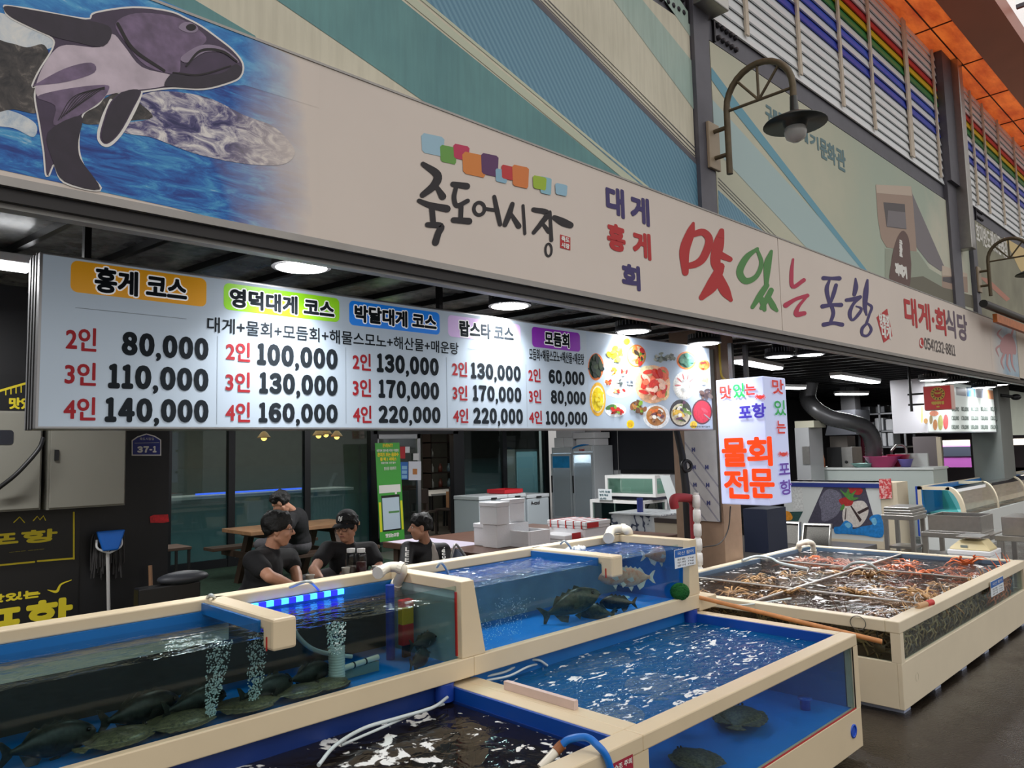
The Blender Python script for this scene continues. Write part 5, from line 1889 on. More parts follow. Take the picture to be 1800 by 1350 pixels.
def fish(kind, loc, L, rz, label, pitch=0.0, roll=0.0, group=None, name='fish'):
    """kind: 'deep' swims upright, 'flat' lies on the floor"""
    t_ = thing(name, label, 'fish', loc, group)
    m_ = {'deep': SK_ROCK, 'dark': SK_DARK, 'red': SK_RED, 'flat': SK_FLAT}[kind]
    if kind not in FISH_MESH:
        wd, hd = (.62, .13) if kind == 'flat' else ((.2, .46) if kind == 'red' else (.24, .40))
        body = MB()
        n, ng = 16, 18
        prof = [(0, .02), (.04, .32), (.1, .55), (.2, .82), (.32, .98), (.42, 1.0), (.55, .9), (.68, .66), (.8, .36), (.88, .2), (.93, .17)]
        vs, fs_ = [], []
        for (s, r_) in prof:
            for k in range(n):
                a = 2 * pi * k / n
                vs.append((.5 - s, wd / 2 * r_ * math.cos(a), hd / 2 * r_ * math.sin(a) + (.02 * math.sin(s * 3) if kind != 'flat' else 0)))
        for i in range(len(prof) - 1):
            for k in range(n):
                fs_.append((i * n + k, (i + 1) * n + k, (i + 1) * n + (k + 1) % n, i * n + (k + 1) % n))
        fs_.append(tuple(range(n)))
        fs_.append(tuple(range((len(prof) - 1) * n, len(prof) * n))[::-1])
        body.add(vs, fs_, True)
        if kind != 'flat':
            body.tube([(.47, wd * .1, -.03), (.5, 0, -.035), (.47, -wd * .1, -.03)], .012, 5)
        fin = MB()

        def sheet(pts, th, ax):
            d = V((0, th, 0)) if ax == 'y' else V((0, 0, th))
            fin.prism([V(p) - d / 2 for p in pts], d)
        if kind == 'flat':
            for s in (-1, 1):
                pts = [(.36, s * .16, 0)] + [(.34 - i * .06, s * (.30 + .09 * math.sin(i / 11 * pi) + (.012 if i % 2 else 0)), 0) for i in range(12)] + [(-.36, s * .08, 0)]
                sheet(pts, .012, 'z')
            sheet([(-.40, .05, 0), (-.5, .14, 0), (-.53, .1, 0), (-.55, 0, 0), (-.53, -.1, 0), (-.5, -.14, 0), (-.40, -.05, 0)], .012, 'z')
        else:
            hh = hd / 2
            sheet([(.25, 0, hh * .8)] + [(.2 - i * .055, 0, hh * (1.12 + .26 * (i % 2)) * (1 - .03 * i)) for i in range(9)] + [(-.33, 0, hh * .25)], .012, 'y')
            sheet([(-.1, 0, -hh * .75), (-.16, 0, -hh * 1.25), (-.26, 0, -hh * .95), (-.33, 0, -hh * .25)], .012, 'y')
            sheet([(.12, 0, -hh * .85), (.04, 0, -hh * 1.4), (-.02, 0, -hh * .9)], .012, 'y')
            sheet([(-.40, 0, .04), (-.5, 0, .15), (-.56, 0, .17), (-.5, 0, .02), (-.50, 0, -.02), (-.56, 0, -.15), (-.5, 0, -.13), (-.40, 0, -.04)], .014, 'y')
            for s in (-1, 1):
                fin.prism([(.16, s * wd * .46, -.02), (.03, s * wd * .75, .04), (-.02, s * wd * .72, -.05), (.06, s * wd * .55, -.08)], (0, 0, .008))
        eye = MB()
        for s in (-1, 1):
            if kind == 'flat':
                eye.ball((.41, .03 * s + .03, .055), .018, 6)
            else:
                eye.ball((.38, s * wd * .34, .06), .026, 6)
        FISH_MESH[kind] = [(b.build(n_, mm), b) for n_, mm, b in (('body', m_, body), ('fin', m_ if kind != 'red' else SK_PALE, fin), ('eye', EYEM, eye))]
        FISH_MESH[kind] = [(o.name, o) for o, b in FISH_MESH[kind]]
        first = True
    else:
        first = False
    for nm_, src in FISH_MESH[kind]:
        o = src if first else src.copy()
        if not first:
            C.objects.link(o)
        o.parent = t_
    t_.scale = (L, L, L)
    t_.rotation_euler = (roll, pitch, rz)
    return t_


def F(kind, px, py, z, L, rz, label, **k):
    c = onZ(px, py, z)
    if z > .7 and c.y < UY0 + .06 + .3 * L + .05:
        c = onY(px, py, UY0 + .11 + .3 * L)
        c.z = max(c.z, .775)
    return fish(kind, c, L, rz, label, **k)


FL = 'flatfish on the floor of the long dim tank'
F('flat', 205, 1318, .775, 0.27, .25, 'pale mottled flatfish at the bottom left, close to the front glass', group=FL)
F('dark', 90, 1305, .80, 0.29, .1, 'dark fish in the left bottom corner of the dim tank', group=FL)
F('dark', 250, 1250, .80, 0.31, .2, 'long dark fish behind the pale mottled flatfish', group=FL)
F('flat', 315, 1283, .775, 0.29, .2, 'mottled flatfish next right of the pale one', group=FL)
F('dark', 345, 1235, .80, 0.26, .15, 'dark fish at the foot of the first bubble column', group=FL)
F('flat', 430, 1250, .78, 0.27, -.2, 'mottled flatfish at the foot of the second bubble column', group=FL)
F('dark', 470, 1212, .80, 0.26, .2, 'dark blurred fish behind the second bubble column', group=FL)
F('flat', 525, 1228, .785, 0.24, .1, 'round backed flatfish against the glass left of the filter tube', group=FL)
F('flat', 575, 1214, .785, 0.22, .3, 'small mottled flatfish just below the filter tube', group=FL)
F('dark', 545, 1186, .80, 0.24, .2, 'dark fish directly left of the ribbed filter tube', group=FL)
F('dark', 738, 1180, .80, 0.21, .5, 'dark fish nosing along the glass near the divider post', group=FL)
F('deep', 782, 1125, .90, .34, 1.4, 'pale bellied fish standing nose up at the divider post', pitch=-1.0, group=FL)
F('dark', 745, 1128, .84, 0.19, .2, 'dark fish under the red and yellow block', group=FL)
FB = 'fish in the bright blue tank'
o = F('red', 1112, 1016, .93, .26, math.radians(138), 'nearer red sea bream facing left with a white belly', group=FB)
F('red', 1084, 1014, .94, .24, math.radians(146), 'red sea bream half hidden behind the nearer one, at its left', group=FB)
F('red', 1160, 976, 1.02, .24, math.radians(-40), 'red sea bream high up beside the price card', group=FB)
F('deep', 1005, 1062, .86, .36, math.radians(-38), 'big dark rockfish in the middle of the bright blue tank', pitch=-.35, group=FB)
F('deep', 1046, 1078, .82, .26, math.radians(100), 'dark rockfish seen head on beside the big one', group=FB)
F('dark', 1085, 1060, .85, .22, math.radians(130), 'small dark fish to the right of the rockfish seen head on', group=FB)
FM = 'flatfish in the low deep blue tank'
for px, py, z, L, a, s in ((1155, 1205, .575, .40, .6, 'dark flatfish at the middle of the blue water'), (1165, 1110, .575, .44, .1, 'dark flatfish near the back of the deep blue tank'), (1010, 1165, .57, .5, .1, 'long dark flatfish beside the dark hoses'), (1085, 1255, .575, .3, .9, 'flatfish at the divider corner'), (1055, 1160, .572, .4, -.2, 'dark flatfish right of the long one'), (1225, 1335, .3, .3, 1.2, 'olive flatfish seen low through the front glass'), (1300, 1260, .32, .36, .4, 'dim flatfish behind the front glass')):
    F('flat', px, py, z, L, a, s, group=FM)
FD = 'dark fish under the brown water'
for px, py, z, L, a, s in ((620, 1290, .40, 0.47, .2, 'dark fish nearest the left edge of the brown water'), (760, 1260, .40, 0.51, .3, 'dark fish under the hoses of the brown tank'), (700, 1330, .40, 0.42, .1, 'dark fish at the bottom edge of the picture'), (850, 1310, .40, 0.51, -.1, 'dark fish in the middle of the brown water'), (930, 1290, .40, 0.42, .3, 'dark fish near the divider of the brown tank'), (800, 1345, .40, 0.42, .4, 'dark fish beside the blue hose end')):
    F('dark', px, py, z, L, a, s, group=FD)
# hoses in the low tanks
for pts, s, r_ in (([(560, 1345, .62), (590, 1310, .64), (640, 1280, .645), (700, 1262, .65), (760, 1244, .65), (786, 1226, .64)], 'clear hose floating at the back of the brown water', .008), ([(600, 1310, .62), (660, 1284, .63), (740, 1250, .64), (780, 1238, .62)], 'second clear hose beside it in the brown water', .006),
                   ([(850, 1190, .65), (890, 1180, .65), (920, 1163, .66), (945, 1160, .66), (962, 1170, .62)], 'clear hose under the beam in the deep blue tank', .007), ([(855, 1196, .64), (895, 1188, .64), (928, 1172, .65), (950, 1168, .62), (955, 1178, .6)], 'second clear hose beside it in the deep blue tank', .006)):
    o = MB().tube(spline([onZ(*p) for p in pts], 6), r_, 7).build('air_hose', CLR)
    tag(o, s, 'hose', 'clear hoses in the low tanks')

# ------------------------------------------------------------------ crabs
def crab_mesh(m_, name):
    r = random.Random(3)
    mb = MB()
    mb.ball((0, 0, .02), (.055, .06, .026), 7)
    mb.ball((.03, 0, .03), (.03, .035, .016), 5)
    for s in (-1, 1):
        for k in range(4):
            a = s * (math.radians(50) + k * math.radians(32))
            d = V((math.cos(a), math.sin(a), 0))
            p0_ = d * .05 + V((0, 0, .02))
            p1_ = d * .12 + V((-.012 * k, 0, .055))
            p2_ = d * .19 + V((-.025 * k, 0, .03))
            p3_ = d * .235 + V((-.04 * k, 0, -.01))
            mb.tube([p0_, p1_, p2_, p3_], [.010, .009, .0065, .002], 5)
        a = s * math.radians(22)
        d = V((math.cos(a), math.sin(a), 0))
        mb.tube([d * .05 + V((0, 0, .02)), d * .1 + V((0, s * .03, .03)), d * .15 + V((0, s * .01, .03))], [.009, .01, .012], 6)
        mb.ball(d * .165 + V((0, 0, .03)), (.026, .013, .013), 5)
        mb.tube([d * .18 + V((0, 0, .034)), d * .215 + V((0, -s * .006, .03))], [.006, .002], 4)
        mb.ball((.056, s * .018, .036), .006, 4)
    return mb.build(name, m_)


CBR = skin('brown_crab_shell', (120, 84, 52), (206, 164, 110), 12)
COR = skin('orange_crab_shell', (214, 84, 40), (240, 140, 84), 12)
CDK = skin('dark_crab_shell', (58, 40, 30), (112, 80, 52), 12)
base = {}
BAY = [((5.36, 5.96), (1.97, 2.86), 'front bay nearest the road'), ((5.36, 5.96), (2.95, 3.8), 'front bay beside the pillar'), ((6.05, 7.3), (1.97, 2.86), 'middle bay on the road side'), ((6.05, 7.3), (2.95, 3.8), 'middle bay on the pillar side'), ((7.4, 8.42), (1.97, 2.86), 'far bay on the road side'), ((7.4, 8.42), (2.95, 3.8), 'far bay with the steel trays behind')]
rc = random.Random(11)


def put_crab(key, loc, rz, tilt, s, label, group):
    m_ = {'b': CBR, 'o': COR, 'd': CDK}[key]
    if key not in base:
        o = crab_mesh(m_, 'crab')
        base[key] = o
    else:
        o = base[key].copy()
        C.objects.link(o)
    o.location = loc
    o.rotation_euler = (tilt[0], tilt[1], rz)
    o.scale = (s, s, s)
    tag(o, label, 'crab', group)


for bi, ((x0, x1), (y0, y1), nm_) in enumerate(BAY):
    nx = 4 if bi in (2, 3) else 3
    ny = 3
    for i in range(nx * ny + 3):
        far = bi >= 4
        key = ('o' if rc.random() < .85 else 'b') if far else ('d' if rc.random() < .5 else 'b')
        if i < nx * ny:
            x = x0 + .14 + (x1 - x0 - .28) * (i % nx + .5 * rc.random()) / max(nx - .5, 1)
            y = y0 + .1 + (y1 - y0 - .2) * (i // nx + .5 * rc.random()) / (ny - .5)
            z = rc.uniform(.455, .515)
        else:
            x, y, z = rc.uniform(x0 + .15, x1 - .15), rc.uniform(y0 + .15, y1 - .15), .34
        put_crab(key, (x, y, z), rc.random() * 6.28, (rc.uniform(-.15, .15), rc.uniform(-.15, .15)), rc.uniform(.58, .78),
                 ('orange' if far else 'brown') + ' crab heaped under water in the ' + nm_, 'crabs in the ' + nm_)


def window_crab(key, loc, spin, turn, s, label, group):
    put_crab(key, loc, turn, (pi / 2, spin), s, label, group)


for i in range(30):
    x = 5.46 + i * .1
    key = 'o' if x > 7.6 else ('b' if i % 3 else 'd')
    window_crab(key, (x, KY0 + .12, .37 + .05 * ((i * 7) % 3)), rc.random() * 6.28, 0, rc.uniform(.6, .75), ('orange' if x > 7.6 else 'brown') + ' crab pressed against the road side window of the crab tank', 'crabs along the road side window')
for i in range(11):
    window_crab('b' if i % 2 else 'd', (KX0 + .13, 2.02 + i * .12, .37 + .05 * (i % 3)), rc.random() * 6.28, pi / 2, .65, 'brown crab pressed against the short left window of the crab tank', 'crabs along the short left window')
c = onZ(1692, 990, .56)
put_crab('o', (8.40, c.y, .53), math.radians(200), (.1, -.5), .9, 'orange crab climbing the far rail of the crab tank', None)
c = onZ(1528, 1008, .575)
put_crab('b', (c.x, c.y, .55), 1.0, (.1, .2), .8, 'small pale crab under the arched hose of the crab tank', None)
for i, (px, py) in enumerate(((1612, 1042), (1630, 1047), (1505, 1040), (1385, 1040))):
    c = onZ(px, py, .56)
    put_crab('b', (c.x, c.y, .535), i * 1.3, (.1, -.3), .75, ['brown crab above the water just behind the red tipped hook', 'brown crab above the water right beside the side rail', 'brown crab with a raised leg at the middle divider', 'brown crab in the foam ring of the near bay'][i], None)
# ------------------------------------------------------------------ patio: furniture, wall things
FLZ = .15


def pbox(name, label, cat, cx, Y, top, left, right, z0, m_, group=None, parent=None, bevel=.006):
    """box whose near upright edge stands at photo column cx at depth Y; left/right give the photo columns of the far ends of its two visible faces"""
    P = onY(cx, top, Y)
    y1 = onX(left, top, P.x).y
    x1 = onY(right, top, Y).x
    mb = MB().box((P.x, Y, z0), (x1, y1, P.z))
    return mb, (P.x, Y, z0, x1, y1, P.z)


# cabinets on the black wall
GREYB = mat('cabinet_grey', (128, 126, 116), .5, nz=.06, ns=2)
for k, (xa, xb, yb, s) in enumerate(((-120, 72, 896, 'grey electric cabinet at the left edge with a small window'), (83, 221, 888, 'plain grey electric cabinet above the mop'))):
    a, b_ = onY(xa, 895, 5.72), onY(xb, yb, 5.72)
    t_ = thing('electric_cabinet', s, 'cabinet', ((a.x + b_.x) / 2, 5.85, b_.z))
    zt = 2.62 if k else onY(30, 722, 5.72).z
    MB().box((a.x, 5.74, b_.z), (b_.x, YW, zt)).build('cabinet_body', GREYB, t_)
    MB().box((a.x + .01, 5.72, b_.z + .01), (b_.x - .01, 5.74, zt - .01)).build('door', GREYB, t_, bevel=.004)
    if k:
        c = onY(99, 800, 5.72)
        MB().box((c.x - .012, 5.705, c.z - .035), (c.x + .012, 5.72, c.z + .035)).build('lock_handle', BLACK, t_)
    else:
        P_ = PlY(5.72)
        mb = MB()
        a1, b1 = P_.uv(-20, 782), P_.uv(24, 756)
        P_.rect(mb, a1[0], a1[1], b1[0], b1[1], .004, .02)
        mb.build('inspection_window', mat('dark_window', (36, 36, 42), .2), t_)
o = MB().tube(spline([onY(-5, 860, 5.66), onY(30, 832, 5.62), onY(66, 792, 5.62), onY(76, 770, 5.66)], 6), .014, 8).build('power_cable', BLACK)
tag(o, 'thick black cable hanging in front of the two grey cabinets', 'cable')
PW = PlY(YW - .004)
t_ = thing('wall_sign', 'black sign board with big yellow lettering and a yellow gull behind the dim tank', 'sign', (.3, YW, .8))
a, b_ = PW.uv(-150, 1115), PW.uv(140, 893)
MB().box((a[0], YW - .02, .3), (b_[0], YW, onY(60, 890, YW).z)).build('sign_board', mat('sign_black', (18, 18, 20), .45), t_)
PS = PlY(YW - .021)


def cz(x, y):
    return (x / 2.5714, 825 + y / 2.5714)


mb = MB()
PS.ptext(mb, '맛있는', cz(-60, 610), cz(182, 540), .004)
PS.ptext(mb, '포항', cz(-120, 790), cz(330, 572), .011)
PS.ptext(mb, '포항', cz(-90, 355), cz(260, 265), .005)
for p in ([(0, 433, 8), (155, 418, 8)], [(170, 415, 8), (333, 402, 8)], [(333, 404, 8), (333, 195, 8)], [(62, 240, 5), (88, 215, 5), (110, 240, 5)], [(150, 232, 5), (168, 212, 5), (180, 228, 5), (196, 210, 5), (205, 230, 5)]):
    PS.stroke(mb, [cz(a_, c_) + (w_ / 2.57,) for a_, c_, w_ in p], .003, False)
PS.stroke(mb, [cz(a_, c_) + (w_ / 2.57,) for a_, c_, w_ in [(215, 545, 3), (255, 552, 12), (275, 520, 8), (322, 500, 3)]], .003)
mb.build('sign_lettering', YEL, t_)
mb = MB()
PS.ptext(mb, '수산물 판매소', cz(40, 375), cz(200, 360), .001)
mb.build('sign_lettering', mat('dim_yellow', (140, 130, 40), .6), t_)
t_ = thing('wall_sign', 'dark sign with a yellow roof drawing above the left cabinet', 'sign', onY(20, 700, YW - .02))
a, b_ = PS.uv(-160, 722), PS.uv(52, 660)
mb = MB()
PS.rect(mb, a[0], a[1], b_[0], b_[1], .001)
mb.build('sign_board', mat('sign_black', (18, 18, 20), .45), t_)
mb = MB()
PS.stroke(mb, [(-20, 692, 4), (0, 687, 4), (48, 673, 4)], .003, False)
for i in range(5):
    PS.stroke(mb, [(10 + i * 9, 686 - i * 2.4, 2), (10 + i * 9, 694 - i * 1.5, 2)], .003, False)
PS.ptext(mb, '맛있는', (15, 719), (78, 700), .004)
mb.build('sign_lettering', YEL, t_)
# house number plate, sticker
t_ = thing('house_number_plate', 'blue house shaped number plate reading 37-1 on the black pillar', 'sign', onY(256, 783, YW))
mb = MB()
PW.shape(mb, [(231, 774), (231, 801), (283, 801), (283, 773), (272, 766), (257, 762), (241, 767)], .004)
mb.build('plate_rim', WHITEI, t_)
mb = MB()
PW.shape(mb, [(233, 775), (233, 799), (281, 799), (281, 774), (271, 768), (257, 764), (242, 769)], .006)
mb.build('plate', mat('plate_navy', (34, 44, 128), .4), t_)
mb = MB()
PW.digits(mb, '37-1', (240, 796), (275, 784), .004, .008)
PW.ptext(mb, '죽도시장길', (245, 774), (270, 769), .0, .008)
PW.stroke(mb, [(236, 779, .5), (279, 778, .5)], .008, False)
mb.build('plate_lettering', WHITEI, t_)
mb = MB()
PW.shape(mb, [(263, 908), (270, 905), (295, 904), (297, 917), (288, 919), (264, 919)], .004)
t_ = mb.build('sticker', mat('sticker_red', (206, 30, 40), .5, nz=.4, ns=60))
tag(t_, 'torn red sticker on the edge of the black pillar', 'sticker')
# mop and stick
c = onY(192, 958, 5.86)
t_ = thing('mop', 'upturned mop with blue head and grey strands against the black wall', 'mop', (c.x, 5.86, 0))
MB().cyl((c.x + .02, 5.82, 0), (c.x, 5.90, c.z), .012, n=10).build('handle', mat('mop_handle', (190, 188, 186), .4), t_)
mb = MB()
mb.prism([(c.x - .085, 5.85, c.z + .1), (c.x + .105, 5.85, c.z + .1), (c.x + .06, 5.85, c.z - .04), (c.x - .04, 5.85, c.z - .04)], (0, .03, 0))
mb.build('mop_head', mat('mop_blue', (24, 104, 200), .4), t_, bevel=.01)
mb = MB()
for s in (-1, 1):
    mb.tube(spline([(c.x + .01 + s * .08, 5.9, c.z + .04), (c.x + .01 + s * .075, 5.89, c.z - .02), (c.x + .01, 5.89, c.z - .06)], 5), .008, 7)
mb.build('mop_clamp', WHITE, t_)
mb = MB()
for i in range(46):
    x = c.x + .01 + RN.uniform(-.11, .11)
    mb.tube(spline([(x * .9 + c.x * .1, 5.92, c.z + .08), (x, 5.93, c.z + .02), (x + RN.uniform(-.02, .02), 5.945 + RN.uniform(-.02, .02), c.z - RN.uniform(.12, .26))], 4), .006, 4)
mb.build('mop_strands', mat('mop_strand', (62, 60, 60), .9), t_)
c = onY(269, 1000, 5.86)
o = MB().cyl((c.x + .01, 5.82, 0), (c.x, 5.92, c.z + .02), .014, n=10).build('wooden_pole', mat('pole_wood', (150, 112, 82), .6, nz=.2))
tag(o, 'bare wooden pole standing against the black pillar', 'pole')
# scooter parked behind the tanks
c = onY(322, 1045, 5.3)
t_ = thing('scooter', 'dark parked electric scooter behind the long dim tank', 'scooter', (c.x, 5.3, FLZ))
zz = FLZ
MB().lathe([(.10, -.05), (.19, -.05), (.21, -.02), (.21, .02), (.19, .05), (.10, .05)], (c.x, 5.3, zz + .21), 24, (.3, .95, 0)).build('wheel', mat('tyre_rubber', (26, 26, 28), .7), t_)
MB().lathe([(0, -.02), (.1, -.03), (.11, 0), (.1, .03), (0, .02)], (c.x, 5.3, zz + .21), 16, (.3, .95, 0)).build('wheel_rim', STEEL, t_)
s_ = onY(322, 1010, 5.3)
mb = MB()
mb.ball((s_.x, 5.3, s_.z - .02), (.17, .1, .045), 10)
mb.build('seat', mat('scooter_seat', (58, 60, 66), .5), t_)
mb = MB()
mb.box((s_.x - .3, 5.25, zz + .42), (s_.x + .1, 5.35, s_.z - .05)).tube([(s_.x, 5.3, s_.z - .05), (c.x, 5.3, zz + .21)], .03, 8).box((s_.x - .75, 5.2, zz + .2), (s_.x - .2, 5.4, zz + .28)).tube([(s_.x - .75, 5.3, zz + .25), (s_.x - .95, 5.3, zz + .5)], .03, 8)
mb.build('body', BLACK, t_, bevel=.01)
MB().lathe([(.1, -.05), (.2, -.05), (.2, .05), (.1, .05)], (s_.x - 1.0, 5.3, zz + .2), 24, (.3, .95, 0)).build('wheel', mat('tyre_rubber', (26, 26, 28), .7), t_)
mb = MB()
mb.tube([(c.x - .22 + .44 * k / 10, 5.3, zz + .25 + .22 * math.sin(pi * k / 10)) for k in range(11)], .02, 6)
mb.build('mudguard', BLACK, t_)
WOOD = mat('picnic_wood', (150, 112, 78), .6, nz=.3, ns=9)
DWOOD = mat('dark_picnic_wood', (72, 54, 42), .6, nz=.3, ns=9)
# picnic table
t_ = thing('picnic_table', 'wooden picnic table with benches in front of the shop windows', 'table', (4.85, 8.95, FLZ))
TX0, TX1, TY0, TY1, TZ = onZ(383, 928, .87).x, onZ(590, 913, .87).x, 8.55, 9.35, .87
mb = MB()
for i in range(5):
    y = TY0 + i * .16
    mb.box((TX0, y, TZ - .045), (TX1, y + .152, TZ))
mb.build('table_top', WOOD, t_, bevel=.004)
for yb, nm_ in ((8.1, 'bench'), (9.6, 'bench')):
    mb = MB()
    for i in range(2):
        mb.box((TX0, yb + i * .15, .56), (TX1, yb + .142 + i * .15, .6))
    mb.build('bench', DWOOD, t_, bevel=.004)
for x in (TX0 + .3, TX1 - .3):
    for s in (-1, 1):
        ym = (TY0 + TY1) / 2
        MB().prism([(x - .04, ym + s * .18, TZ - .05), (x - .04, ym + s * .3, TZ - .05), (x - .04, ym + s * .62, FLZ), (x - .04, ym + s * .5, FLZ)], (.08, 0, 0)).build('leg', DWOOD, t_)
    MB().box((x - .06, 8.1, .48), (x - .03, 9.9, .56)).box((x - .06, TY0 + .03, TZ - .11), (x - .03, TY1 - .03, TZ - .045)).build('cross_bar', DWOOD, t_)
# small stool at the window
c = onZ(306, 962, .62)
c = onY(304, 960, 8.3)
t_ = thing('stool', 'small wooden topped stool with black metal legs beside the black pillar', 'stool', (c.x, 8.3, FLZ))
MB().box((c.x - .18, 8.1, c.z - .03), (c.x + .12, 8.5, c.z)).build('seat', DWOOD, t_, bevel=.004)
for sx in (-.16, .1):
    for sy in (8.13, 8.47):
        MB().box((c.x + sx - .012, sy - .012, FLZ), (c.x + sx + .012, sy + .012, c.z - .03)).build('leg', BLACK, t_)
MB().box((c.x - .16, 8.12, .4), (c.x + .1, 8.14, .42)).box((c.x - .16, 8.12, .55), (c.x + .1, 8.14, .57)).build('foot_rail', BLACK, t_)

# ------------------------------------------------------------------ behind the shop glass
INW = mat('interior_wood', (128, 92, 58), .6, nz=.25, ns=5)
IN = 14.4
o = MB().box((2.9, 13.6, FLZ), (4.4, 14.2, 1.95)).build('wood_cabinet', INW)
tag(o, 'brown wooden cabinet seen dimly inside the left shop window', 'cabinet')
t_ = thing('service_counter', 'pale counter inside the shop behind the picnic table', 'counter', (7, 13.2, FLZ))
MB().box((4.6, 13.0, FLZ), (8.2, 13.6, 1.05)).build('counter_body', mat('counter_grey', (120, 126, 122), .5, nz=.2), t_)
MB().box((4.5, 12.95, 1.05), (8.3, 13.65, 1.1)).build('counter_top', WHITE, t_)
MB().box((5.2, 12.93, 1.12), (7.2, 12.96, 1.15)).build('light_strip', mat('led_blue_light2', (70, 110, 255), .4, es=2.5), t_)
WARM = mat('warm_bulb', (255, 190, 90), .4, es=6)
for k, (px, py) in enumerate(((560, 766), (573, 764), (592, 768), (464, 770))):
    c = onY(px, py, 12.6)
    t_ = thing('pendant_lamp', 'warm pendant lamp seen through the shop window, ' + ['left of the three together', 'middle and largest of the three together', 'right of the three together', 'by itself over the pale counter'][k], 'lamp', c, 'warm pendant lamps inside')
    MB().lathe([(.02, .12), (.05, .1), (.11, .02), (.12, 0), (.1, .02), (0, .08)], c, 16).build('lamp_shade', mat('amber_glass', (200, 140, 60), .3), t_)
    MB().ball(c, .05, 8).build('bulb', WARM, t_)
    MB().tube([c + V((0, 0, .12)), (c.x, c.y, 2.9)], .006, 5).build('cord', BLACK, t_)
l = area('inside_light', (7, 13, 2.85), 6, 2.5, 80, (1, .93, .82))
l = area('inside_light', (2, 13, 2.85), 4, 2.5, 40, (1, .93, .82))
# interior white fridge, tables and chairs seen through door and right windows
mb, d = pbox('', '', '', 905, 12.6, 790, 885, 945, FLZ, WHITE)
t_ = thing('drink_fridge', 'white drink fridge inside the shop behind the right windows', 'fridge', (d[0], d[1], FLZ))
mb.build('fridge_body', WHITE, t_)
MB().box((d[0] + .05, 12.58, .4), (d[3] - .05, 12.6, 1.7)).build('door', mat('fridge_glass_lit', (150, 190, 200), .2, es=.5), t_)
for k, (px, Y_) in enumerate(((770, 12.6), (795, 13.2))):
    c = onY(px, 895, Y_)
    t_ = thing('dining_table', ['white topped dining table inside the open door', 'second dining table farther inside the door'][k], 'table', (c.x, Y_, FLZ))
    MB().box((c.x - .45, Y_ - .35, .86), (c.x + .45, Y_ + .35, .9)).build('table_top', WHITE, t_)
    for sx in (-.4, .4):
        for sy in (-.3, .3):
            MB().box((c.x + sx - .02, Y_ + sy - .02, FLZ), (c.x + sx + .02, Y_ + sy + .02, .86)).build('leg', BLACK, t_)
CHB = mat('chair_dark_wood', (44, 34, 30), .5)


def chair(x, y, rz, label, m_=CHB, z0=FLZ):
    t_ = thing('dining_chair', label, 'chair', (x, y, z0), 'chairs')
    t_.rotation_euler = (0, 0, 0)
    MB().obox((x, y, z0 + .44), (.42, .42, .04)).build('seat', m_, t_, bevel=.008)
    MB().box((x - .2, y + .18, z0 + .62), (x + .2, y + .21, z0 + .9)).build('backrest', m_, t_, bevel=.008)
    for sx in (-.18, .18):
        MB().box((x + sx - .018, y - .19, z0), (x + sx + .018, y - .155, z0 + .43)).build('leg', m_, t_)
        MB().box((x + sx - .018, y + .17, z0), (x + sx + .018, y + .205, z0 + .9)).build('leg', m_, t_)
    t_.rotation_euler = (0, 0, rz)
    return t_


c = onY(745, 905, 11.9)
chair(c.x, 11.9, 2.0, 'dark wooden chair inside the door, left of the white topped table')
c = onY(790, 905, 12.0)
chair(c.x, 12.0, 3.3, 'dark wooden chair with a paper bag inside the door')
o = MB().box((c.x - .12, 11.86, .63), (c.x + .12, 11.95, .95)).build('paper_bag', mat('kraft_paper', (150, 112, 78), .7))
tag(o, 'brown paper bag on the chair inside the door', 'bag')
mb = MB()
t_ = thing('shelf_rack', 'dark shelf rack with small goods inside the open door', 'shelf', onY(780, 850, 13.8))
c0, c1 = onY(757, 800, 13.8), onY(802, 800, 13.8)
for z in (.9, 1.25, 1.6, 1.95):
    MB().box((c0.x, 13.8, z), (c1.x, 14.1, z + .03)).build('shelf', CHB, t_)
for x in (c0.x, c1.x - .03):
    MB().box((x, 13.8, FLZ), (x + .03, 14.1, 2.2)).build('upright', CHB, t_)
r = random.Random(4)
for k in range(7):
    x = c0.x + .1 + (c1.x - c0.x - .25) * (k % 3) / 2
    z = (.93, 1.28, 1.63)[k // 3]
    o = MB().lathe([(0, 0), (.05, 0), (.05, .12), (.025, .16), (.025, .2), (0, .2)], (x, 13.9, z), 12).build('bottle', mat('rack_bottle_%d' % (k % 3), ((200, 200, 196), (110, 60, 50), (90, 110, 120))[k % 3], .3))
    tag(o, ['white', 'brown', 'grey'][k % 3] + ' bottle on the ' + ('lowest', 'middle', 'upper')[k // 3] + ' used shelf inside the door, ' + ('left' if k % 3 == 0 else 'centre' if k % 3 == 1 else 'right'), 'bottle', 'bottles on the inside rack')
